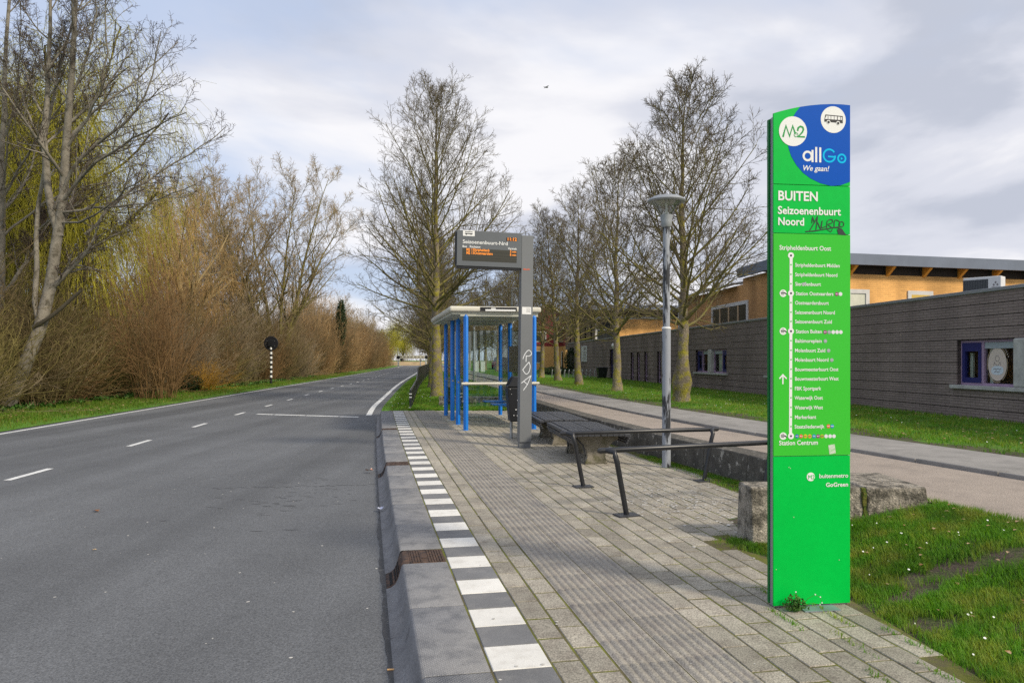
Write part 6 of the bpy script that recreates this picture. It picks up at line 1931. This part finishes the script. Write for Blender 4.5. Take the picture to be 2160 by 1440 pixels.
plant(W2, 'willow', 'smaller orange brown willow behind the thicket, left of the bigger orange one', 'tree', (-22.6, 43, 0.1), 5.0, 0.82)
plant(V1, 'bare_tree', 'lower bare tree rising above the reddish shrubs farther along the road', 'tree', (-23.4, 92, 0.1), 4.2, 0.55, GM)
plant(V2, 'bare_tree', 'small bare tree above the orange brown shrubs near the far willow', 'tree', (-27.4, 128, 0.1), 2.2, 0.62, GM)

# ---- thicket: single shrubs of many thin stems
def shrub_mesh(seed, H, stems, lean, spread, n2=12, n3=3, droop=0.0):
    g = np.random.default_rng(seed)
    az = g.uniform(0, 6.283, stems); rad = np.sqrt(g.uniform(0, 1, stems)) * spread
    an = np.radians(np.abs(g.normal(0, lean, stems)))
    az2 = az + g.normal(0, 0.5, stems)
    d = np.stack([np.sin(an) * np.cos(az2), np.sin(an) * np.sin(az2), np.cos(an)], axis=1)
    L_ = H * g.uniform(0.5, 1.05, stems)
    S_ = runs(g, np.stack([rad * np.cos(az), rad * np.sin(az), np.full(stems, -0.1)], axis=1), d, L_, 7, 0.15, 0.02 - droop)
    SR = (0.011 + 0.009 * g.uniform(0, 1, (stems, 1))) * np.linspace(1.15, 0.5, 7)[None, :]
    B2, R2 = kids(g, S_, SR, n2, 0.08, 1.0, (20, 65), 0.32, 4, 0.16, 0.02, rr=0.6, rmin=0.007)
    B3, R3 = kids(g, B2, R2, n3, 0.2, 1.0, (20, 55), 0.5, 3, 0.13, 0.03, rr=0.75, rmin=0.006, lmin=0.15)
    return mesh_of('shrub', [(S_, SR, 4), (B2, R2, 3), (B3, R3, 3)], M_twig, smooth=False)
SHM = [shrub_mesh(81, 5.6, 70, 17, 1.0), shrub_mesh(82, 5.0, 80, 27, 0.9), shrub_mesh(83, 6.2, 65, 13, 0.9), shrub_mesh(84, 4.4, 80, 34, 0.8, droop=0.03)]
SC = {'olive': mat('shrub_olive', (0.19, 0.155, 0.05), 0.95, var=0.3, scale=0.9), 'brown': mat('shrub_brown', (0.165, 0.12, 0.055), 0.95, var=0.3, scale=0.9),
      'red': mat('shrub_red', (0.22, 0.13, 0.055), 0.95, var=0.3, scale=0.9), 'grey': mat('shrub_grey', (0.24, 0.185, 0.115), 0.95, var=0.3, scale=0.9),
      'tan': mat('shrub_tan', (0.40, 0.26, 0.12), 0.95, var=0.25, scale=0.9), 'yellow': mat('shrub_yellow', (0.48, 0.26, 0.03), 0.9, var=0.25, scale=1.5)}
def shrub(i, x, yv, sc, rz, tone, label=None, group='bare shrubs of the roadside thicket', name='shrub'):
    o = bpy.data.objects.new(name, SHM[i])
    COL.objects.link(o)
    o.location = (x, yv, 0.0); o.rotation_euler = (0, 0, rz)
    o.scale = (sc[0], sc[0], sc[1])
    o.material_slots[0].link = 'OBJECT'; o.material_slots[0].material = SC[tone]
    words = {'olive': 'olive brown', 'brown': 'dark brown', 'red': 'reddish brown', 'grey': 'grey brown', 'tan': 'orange brown'}
    zone = 'below the leaning pale tree' if yv < 24 else 'near the red brown shrub' if yv < 35 else 'short of the striped signal post' if yv < 50 else 'just past the striped signal post' if yv < 70 else 'around the ivy covered trunk' if yv < 105 else 'towards the far willow'
    return tag(o, label or 'leafless %s shrub in the %s of the thicket %s' % (words[tone], 'front' if x > float(left_line(yv)) - 5.6 else 'depth', zone), 'shrub', group)
rs = random.Random(5)
def thick_off(yv):
    return 4.0 if yv < 26 else max(2.6, 4.0 - (yv - 26) * 0.07)
yv = 12.0
while yv < 185:
    step = 1.9 if yv < 60 else 3.2
    near_t = ['brown', 'olive', 'grey', 'olive'] if yv < 24 else (['olive', 'olive', 'brown', 'red'] if yv < 34 else (['brown', 'red', 'olive', 'grey'] if yv < 62 else ['tan', 'tan', 'grey', 'red', 'brown']))
    hs = 0.42 if yv < 22 else (0.95 if yv < 36 else (1.0 if yv < 56 else (1.3 if yv < 80 else 1.6)))
    x = float(left_line(yv)) - thick_off(yv) - (1.5 if 41 < yv < 55 else 0.6)
    shrub(rs.randrange(4), x + rs.uniform(-0.5, 0.3), yv + rs.uniform(-0.5, 0.5), (rs.uniform(0.75, 1.05), hs * rs.uniform(0.6, 0.85)), rs.uniform(0, 6), rs.choice(near_t))
    shrub(rs.randrange(4), x - 2.0 + rs.uniform(-0.6, 0.6), yv + rs.uniform(-0.8, 0.8), (rs.uniform(0.9, 1.25), hs * rs.uniform(0.85, 1.15)), rs.uniform(0, 6), rs.choice(near_t))
    if rs.random() < 0.75:
        shrub(rs.randrange(4), x - 4.6 + rs.uniform(-0.8, 0.8), yv + rs.uniform(-1, 1), (rs.uniform(1.0, 1.4), hs * rs.uniform(0.9, 1.25)), rs.uniform(0, 6), rs.choice(near_t))
    yv += step
shrub(3, -15.9, 38.2, (0.55, 0.36), 1.0, 'yellow', 'low shrub of glowing orange stems at the edge of the thicket', None)
shrub(2, -14.9, 31.0, (0.9, 0.98), 2.0, 'red', 'dense red brown shrub standing proud of the thicket beside the road', None)
M_dleaf = mat('evergreen_leaf', (0.025, 0.045, 0.012), 0.6, var=0.4, scale=9)
M_gleaf = mat('weed_leaf', (0.06, 0.15, 0.02), 0.7, var=0.35, scale=20)
def leafy(name, g, c, rad, n, size, material):
    p = unit(g.normal(0, 1, (n, 3))) * (g.uniform(0.35, 1, (n, 1)) ** 0.5) * np.array(rad)
    d = unit(g.normal(0, 1, (n, 3)) + unit(p) * 0.8) * size * g.uniform(0.6, 1.3, (n, 1))
    s_ = unit(np.cross(d, g.normal(0, 1, (n, 3)))) * size * 0.34
    p = p + np.array([0, 0, rad[2]])
    V = np.stack([p, p + d * 0.45 + s_, p + d, p + d * 0.45 - s_], axis=1).reshape(-1, 3)
    me = mesh_arrays(name, V, quads=np.arange(n * 4).reshape(-1, 4)); me.materials.append(material)
    o = link(bpy.data.objects.new(name, me)); o.location = c
    return o
gl_ = np.random.default_rng(90)
tag(leafy('evergreen_bush', gl_, (-16.3, 37.6, -0.12), (0.55, 0.5, 0.42), 2600, 0.075, M_dleaf), 'small dark evergreen bush at the foot of the thicket beside the orange stems', 'bush')
tag(leafy('ivy_tree', gl_, (-19.4, 84, 3.0), (0.55, 0.55, 2.7), 3500, 0.16, M_dleaf), 'narrow ivy covered trunk standing in the reddish thicket', 'tree')
hd_ = MB()
tag(leafy('hedge', gl_, (3.2, 56, 0.36), (1.3, 0.6, 0.30), 3800, 0.07, M_dleaf), 'low dark clipped hedge between the trees before the houses', 'hedge')
tag(leafy('evergreen_bush', gl_, (4.75, 58.5, 0.36), (0.6, 0.6, 1.05), 2600, 0.10, M_dleaf), 'taller dark evergreen bush at the far corner of the dark brick wing', 'bush')

# far woods that read as one mass
def stem_mass(name, seed, n, box, h, material):
    g = np.random.default_rng(seed)
    st_ = np.stack([g.uniform(0, 1, n), g.uniform(0, 1, n), np.zeros(n)], axis=1)
    st_ = box(st_, g)
    d = unit(g.normal(0, 0.28, (n, 3)) + np.array([0, 0, 1.0]))
    S_ = runs(g, st_, d, h * g.uniform(0.4, 1.0, n), 5, 0.12, 0.02)
    SR = g.uniform(0.02, 0.06, (n, 1)) * np.linspace(1, 0.4, 5)[None, :]
    B2, R2 = kids(g, S_, SR, 4, 0.2, 1.0, (20, 55), 0.35, 3, 0.15, 0.03, rr=0.6, rmin=0.016)
    me = mesh_of(name, [(S_, SR, 3), (B2, R2, 3)], material, smooth=False)
    return tag(link(bpy.data.objects.new(name, me)), kind='stuff')
def left_box(p, g):
    yv = 14 + 175 * p[:, 1] ** 1.3
    return np.stack([np.array(left_line(yv)) - 10 - 14 * p[:, 0], yv, np.zeros(len(p))], axis=1)
stem_mass('far_woods', 95, 2400, left_box, 6.5, SC['brown'])
stem_mass('far_woods', 96, 1100, lambda p, g: np.stack([-75 + 130 * p[:, 0], 225 + 18 * p[:, 1], np.zeros(len(p))], axis=1), 10.0, SC['grey'])
stem_mass('far_woods', 97, 700, lambda p, g: np.stack([3 + 50 * p[:, 0], 110 + 15 * p[:, 1], np.zeros(len(p))], axis=1), 11.0, SC['brown'])
emb = MB().hexa([(-42, 205, -0.4), (-17, 205, -0.4), (-17, 216, -0.4), (-42, 216, -0.4)], [(-42, 209, 0.9), (-17, 209, 0.9), (-17, 212, 0.9), (-42, 212, 0.9)]).build('embankment', mat('dry_reed', (0.36, 0.26, 0.14), 0.95, var=0.3, scale=2))
tag(emb, kind='structure')

# ---- grass
M_blade = mat('grass_blade', (0.095, 0.235, 0.018), 0.7, var=0.4, scale=4, col2=(0.21, 0.265, 0.045), mask=(0.44, 0.62), fine=0.35, fscale=90, spec=0.3)
M_bladev = mat('grass_verge', (0.11, 0.21, 0.02), 0.75, var=0.35, scale=2.5, col2=(0.20, 0.20, 0.045), mask=(0.47, 0.62), fine=0.35, fscale=50, spec=0.25)
leafy_light(M_blade, 0.4, 1.25); leafy_light(M_bladev, 0.4, 1.15)
def blades(name, P, h, w, material, seed, lean=0.45):
    g = np.random.default_rng(seed)
    n = len(P)
    hh = h[0] + (h[1] - h[0]) * g.beta(2, 3, n)
    az = g.uniform(0, 6.283, n)
    ld = np.stack([np.cos(az), np.sin(az), np.zeros(n)], axis=1)
    sd = np.stack([-np.sin(az), np.cos(az), np.zeros(n)], axis=1)
    ln = g.uniform(0.1, 1.0, n)[:, None] * lean * hh[:, None]
    ww = (w * g.uniform(0.6, 1.3, n))[:, None]
    up_ = np.array([0, 0, 1.0])
    a, b = P - sd * ww, P + sd * ww
    mid = P + up_ * hh[:, None] * 0.55 + ld * ln * 0.4
    c, d = mid - sd * ww * 0.8, mid + sd * ww * 0.8
    tip = P + up_ * hh[:, None] * 0.95 + ld * ln * 1.25
    V = np.stack([a, b, d, c, tip], axis=1).reshape(-1, 3)
    i = np.arange(n)[:, None] * 5
    me = mesh_arrays(name, V, quads=i + np.array([[0, 1, 2, 3]]), tris=i + np.array([[3, 2, 4]]))
    me.materials.append(material)
    return tag(link(bpy.data.objects.new(name, me)), kind='stuff')
g = np.random.default_rng(101)
def lump(x, yv, sc, seed):
    r_ = np.random.default_rng(seed)
    s_ = np.zeros_like(x)
    for k in range(7):
        a = r_.uniform(0, 6.28); f = sc * r_.uniform(0.6, 2.2)
        s_ += np.sin((x * math.cos(a) + yv * math.sin(a)) * f + r_.uniform(0, 6.28))
    return s_ / 7
# near corner right of the paving: thick lawn with worn patches
n = 150000
yv = 2.2 + 4.4 * g.uniform(0, 1, n) ** 1.0
lo = np.array(pave_right(np.minimum(yv, 6.0))) - 0.05; hi = np.array(path_left(yv)) + 0.05
x = lo + (hi - lo) * g.uniform(0, 1, n)
keep = np.ones(n, bool)
def worn(cx_, cy_, rx, ry, rot=0.0, soft=0.6):
    dx, dy = x - cx_, yv - cy_
    c, s_ = math.cos(rot), math.sin(rot)
    q = ((dx * c + dy * s_) / rx) ** 2 + ((-dx * s_ + dy * c) / ry) ** 2 + 1.4 * lump(x, yv, 14, 5)
    return g.uniform(0, 1, n) < np.clip((q - 1 + soft) / (2 * soft), 0.03, 1)
keep &= worn(3.10, 4.80, 0.70, 0.12, -0.12, 0.9)
keep &= worn(2.55, 4.66, 0.22, 0.09, 0.3)
keep &= worn(2.40, 4.2, 0.14, 0.10, 0)
keep &= worn(2.12, 4.9, 0.05, 0.5, 0, 0.8)
edge = (x - lo) / 0.16 + 0.5 * lump(x, yv, 12, 6)
keep &= g.uniform(0, 1, n) < np.clip(edge, 0.05, 1)
keep &= ~((yv > 5.98) & (x < 3.47))
keep &= g.uniform(0, 1, n) < np.clip(0.85 + 0.8 * lump(x, yv, 7, 8), 0.25, 1)
x, yv = x[keep], yv[keep]
z = np.array([corner_z(a, min(b, 6.05)) for a, b in zip(x, yv)])
hh = 0.6 + 0.5 * np.clip(lump(x, yv, 5, 9) + 0.5, 0, 1)
blades('grass', np.stack([x, yv, z], axis=1), (0.022, 0.085), 0.0024, M_blade, 1, 0.7)
# lawn under the trees in front of the dark wing
n = 95000
yv = 5 + 42 * g.uniform(0, 1, n) ** 1.5
lo = np.array(walk_right(yv)) + 0.02; hi = bldg_x(yv) - 0.02
x = lo + (hi - lo) * g.uniform(0, 1, n)
keep = g.uniform(0, 1, n) < np.clip(((x - lo) / 0.9 + 0.9 * lump(x, yv, 3, 12)), 0.06, 1) * np.clip(0.85 + 0.7 * lump(x, yv, 2.4, 14), 0.3, 1)
x, yv = x[keep], yv[keep]
blades('grass', np.stack([x, yv, np.full(len(x), LAWN_Z - 0.005)], axis=1), (0.03, 0.10), 0.007, M_blade, 2, 0.6)
# verge with the railing and the tall tree
n = 45000
yv = 21.9 + 45 * g.uniform(0, 1, n) ** 1.6
lo = np.array(right_edge(yv)) + 0.05; hi = np.array(path_left(yv)) - 0.05
t = g.uniform(0, 1, n); x = lo + (hi - lo) * t
keep = g.uniform(0, 1, n) < np.clip(t * 9 + 0.5 * lump(x, yv, 3, 17), 0.2, 1)
x, yv, t = x[keep], yv[keep], t[keep]
zz = np.array([verge_z(a, b) for a, b in zip(t, yv)]) - 0.004
blades('grass', np.stack([x, yv, zz], axis=1), (0.04, 0.13), 0.010, M_blade, 3, 0.6)
# left verge
n = 60000
yv = 10 + 80 * g.uniform(0, 1, n) ** 1.6
t = g.uniform(0, 1, n) ** 1.1; x = np.array(left_line(yv)) - 0.34 - t * 4.6
keep = g.uniform(0, 1, n) < np.clip(t * 8 + 0.6 * lump(x, yv, 2.5, 19), 0.15, 1) * np.clip(0.8 + 0.8 * lump(x, yv, 1.5, 20), 0.25, 1)
x, yv, t = x[keep], yv[keep], t[keep]
blades('grass', np.stack([x, yv, -0.165 + 0.415 * (left_line(yv) - 0.26 - x) / 33.7], axis=1), (0.05, 0.17), 0.011, M_bladev, 4, 0.7)
# grass and moss creeping along wall foot, joints and paving edge
pts = []
for k in range(9000):
    yv_ = random.uniform(6.7, 11.5); a, b = float(pave_right(yv_)), float(wall_x(yv_))
    pts.append((b - abs(random.gauss(0, 0.12)), yv_, 0.0))
for k in range(3500):
    yv_ = random.uniform(6.75, 9.2); pts.append((float(wall_x(yv_)) - random.uniform(0.02, 0.42) * (1 if random.random() < 0.6 else 0.3), yv_, 0.005))
for k in range(1500):
    yv_ = random.choice([5.98, 6.02]) - abs(random.gauss(0, 0.04)); pts.append((1.9 + abs(random.gauss(0, 0.3)), yv_, 0.0))
for k in range(700):
    a = random.uniform(0, 6.28); r_ = abs(random.gauss(0, 0.09)); pts.append((1.87 + r_ * math.cos(a), 6.12 + 1.3 * r_ * math.sin(a), 0.0))
for k in range(2200):      # tufts in the paver joints by the green column
    j = random.choice([2.41, 2.56, 2.25, 2.1]); s_ = random.uniform(2.6, 5.6)
    if math.sin(s_ * 7 + j * 20) < 0.2: continue
    a, b, c = at(s_, j + random.gauss(0, 0.012)); pts.append((a, b, -0.008))
blades('grass', np.array(pts), (0.012, 0.05), 0.0028, M_blade, 5, 0.8)
# weed growing at the foot of the green column
wd = thing('weed', 'small green weed with thin flower stalks at the left foot of the green column', 'plant', (1.70, 4.44, 0))
gw = np.random.default_rng(7)
n = 420
a = gw.uniform(0, 6.283, n); e = gw.uniform(0.2, 1.3, n); l = gw.uniform(0.015, 0.09, n)
p = np.stack([np.cos(a) * np.cos(e), np.sin(a) * np.cos(e), np.sin(e)], axis=1) * l[:, None] * np.array([0.9, 0.6, 1.1])
d = unit(gw.normal(0, 1, (n, 3)) + np.array([0, 0, 0.6])) * 0.017; s_ = unit(np.cross(d, gw.normal(0, 1, (n, 3)))) * 0.006
V = np.stack([p, p + d * 0.5 + s_, p + d, p + d * 0.5 - s_], axis=1).reshape(-1, 3)
me = mesh_arrays('leaves', V, quads=np.arange(n * 4).reshape(-1, 4)); me.materials.append(M_gleaf); link(bpy.data.objects.new('leaves', me), wd)
m = MB()
m.tube([(0.02, -0.02, 0.03), (0.0, -0.04, 0.10), (-0.015, -0.05, 0.13)], 0.0012, 4)
m.tube([(0.03, -0.02, 0.03), (0.06, -0.04, 0.09), (0.10, -0.05, 0.115), (0.13, -0.05, 0.10), (0.14, -0.05, 0.07)], 0.0012, 4)
m.tube([(0.03, -0.02, 0.03), (0.08, -0.03, 0.06), (0.13, -0.04, 0.055)], 0.0012, 4)
m.build('stalk', M_gleaf, wd)
m = MB()
for q in ((-0.015, -0.05, 0.132), (0.10, -0.05, 0.117), (0.14, -0.05, 0.068), (0.13, -0.05, 0.102), (0.132, -0.04, 0.055)):
    m.box(q[0] - 0.003, q[0] + 0.003, q[1] - 0.003, q[1] + 0.003, q[2] - 0.003, q[2] + 0.003)
m.build('flower', M_sw, wd)
# daisies and fallen leaves in the grass
dz = MB()
def daisy(x_, y_, z_, r_):
    dz.add([(x_ + r_ * math.cos(k * 1.047), y_ + r_ * 0.8 * math.sin(k * 1.047), z_ + 0.004 * math.sin(k)) for k in range(6)], [tuple(range(6))])
for k in range(80):
    y_ = random.uniform(2.8, 6.0); a_, b_ = float(pave_right(y_)) + 0.1, float(path_left(y_)); x_ = random.uniform(a_, b_)
    if lump(np.array([x_]), np.array([y_]), 4, 33)[0] > -0.05: daisy(x_, y_, corner_z(x_, y_) + random.uniform(0.03, 0.055), random.uniform(0.004, 0.009))
for k in range(60):
    y_ = random.uniform(7, 34); a_ = float(walk_right(y_)); x_ = random.uniform(a_ + 0.6, bldg_x(y_) - 0.3); daisy(x_, y_, LAWN_Z + 0.07, random.uniform(0.006, 0.012))
for k in range(80):
    y_ = random.uniform(22, 36); x_ = random.uniform(float(right_edge(y_)) + 0.3, float(path_left(y_))); daisy(x_, y_, 0.12, 0.014)
tag(dz.build('daisies', M_sw), kind='stuff')
lf = MB()
def dead_leaf(x_, y_, z_, s_):
    a_ = random.uniform(0, 6.28); c, s2 = math.cos(a_), math.sin(a_)
    o = [(0, -1, 0), (0.55, -0.2, 0.35), (0.3, 0.6, 0.2), (0, 1, 0.1), (-0.35, 0.5, 0.3), (-0.5, -0.3, 0.35)]
    lf.add([(x_ + s_ * (p[0] * c - p[1] * s2), y_ + s_ * (p[0] * s2 + p[1] * c), z_ + s_ * p[2]) for p in o], [(0, 1, 5), (1, 2, 4, 5), (2, 3, 4)])
for k in range(80):
    y_ = random.uniform(2.8, 6.1); a_, b_ = float(pave_right(y_)), float(path_left(y_)); x_ = a_ + (b_ - a_) * random.uniform(0.05, 1) ** 0.7
    dead_leaf(x_, y_, corner_z(x_, y_) + random.uniform(0.02, 0.05), random.uniform(0.012, 0.028))
for k in range(320):
    y_ = random.uniform(6.5, 30); a_ = float(walk_right(y_)); x_ = random.uniform(a_ + 0.2, bldg_x(y_) - 0.3); dead_leaf(x_, y_, LAWN_Z + 0.06, random.uniform(0.02, 0.04))
for k in range(300):
    y_ = random.uniform(14, 50); x_ = float(left_line(y_)) - random.uniform(0.8, 4.5); dead_leaf(x_, y_, -0.08, random.uniform(0.03, 0.06))
tag(lf.build('fallen_leaves', mat('leaf_litter', (0.30, 0.15, 0.06), 0.85, var=0.4, scale=30, col2=(0.42, 0.30, 0.18), mask=(0.4, 0.6))), kind='stuff')
# broad green herbs along the left roadside
def herbs(seed, n, fx, size):
    g_ = np.random.default_rng(seed)
    c = fx(g_, n)
    m_ = 9
    a_ = g_.uniform(0, 6.283, (n, m_)); e_ = g_.uniform(0.15, 1.0, (n, m_)); l_ = size * g_.uniform(0.5, 1.2, (n, m_))
    d_ = np.stack([np.cos(a_) * np.cos(e_), np.sin(a_) * np.cos(e_), np.sin(e_)], axis=-1) * l_[..., None]
    s_ = np.stack([-np.sin(a_), np.cos(a_), np.zeros_like(a_)], axis=-1) * l_[..., None] * 0.22
    p = np.repeat(c[:, None, :], m_, axis=1)
    V_ = np.stack([p, p + d_ * 0.5 + s_, p + d_, p + d_ * 0.5 - s_], axis=2).reshape(-1, 3)
    me_ = mesh_arrays('undergrowth', V_, quads=np.arange(len(V_)).reshape(-1, 4)); me_.materials.append(M_gleaf)
    return tag(link(bpy.data.objects.new('undergrowth', me_)), kind='stuff')
def left_edge(g_, n):
    y_ = 12 + 60 * g_.uniform(0, 1, n) ** 1.5
    o_ = np.array([thick_off(v) for v in y_])
    return np.stack([np.array(left_line(y_)) - o_ + np.abs(g_.normal(0, 0.5, n)) - 0.6, y_, np.full(n, -0.12)], axis=1)
herbs(111, 1500, left_edge, 0.22)
fit_texts()
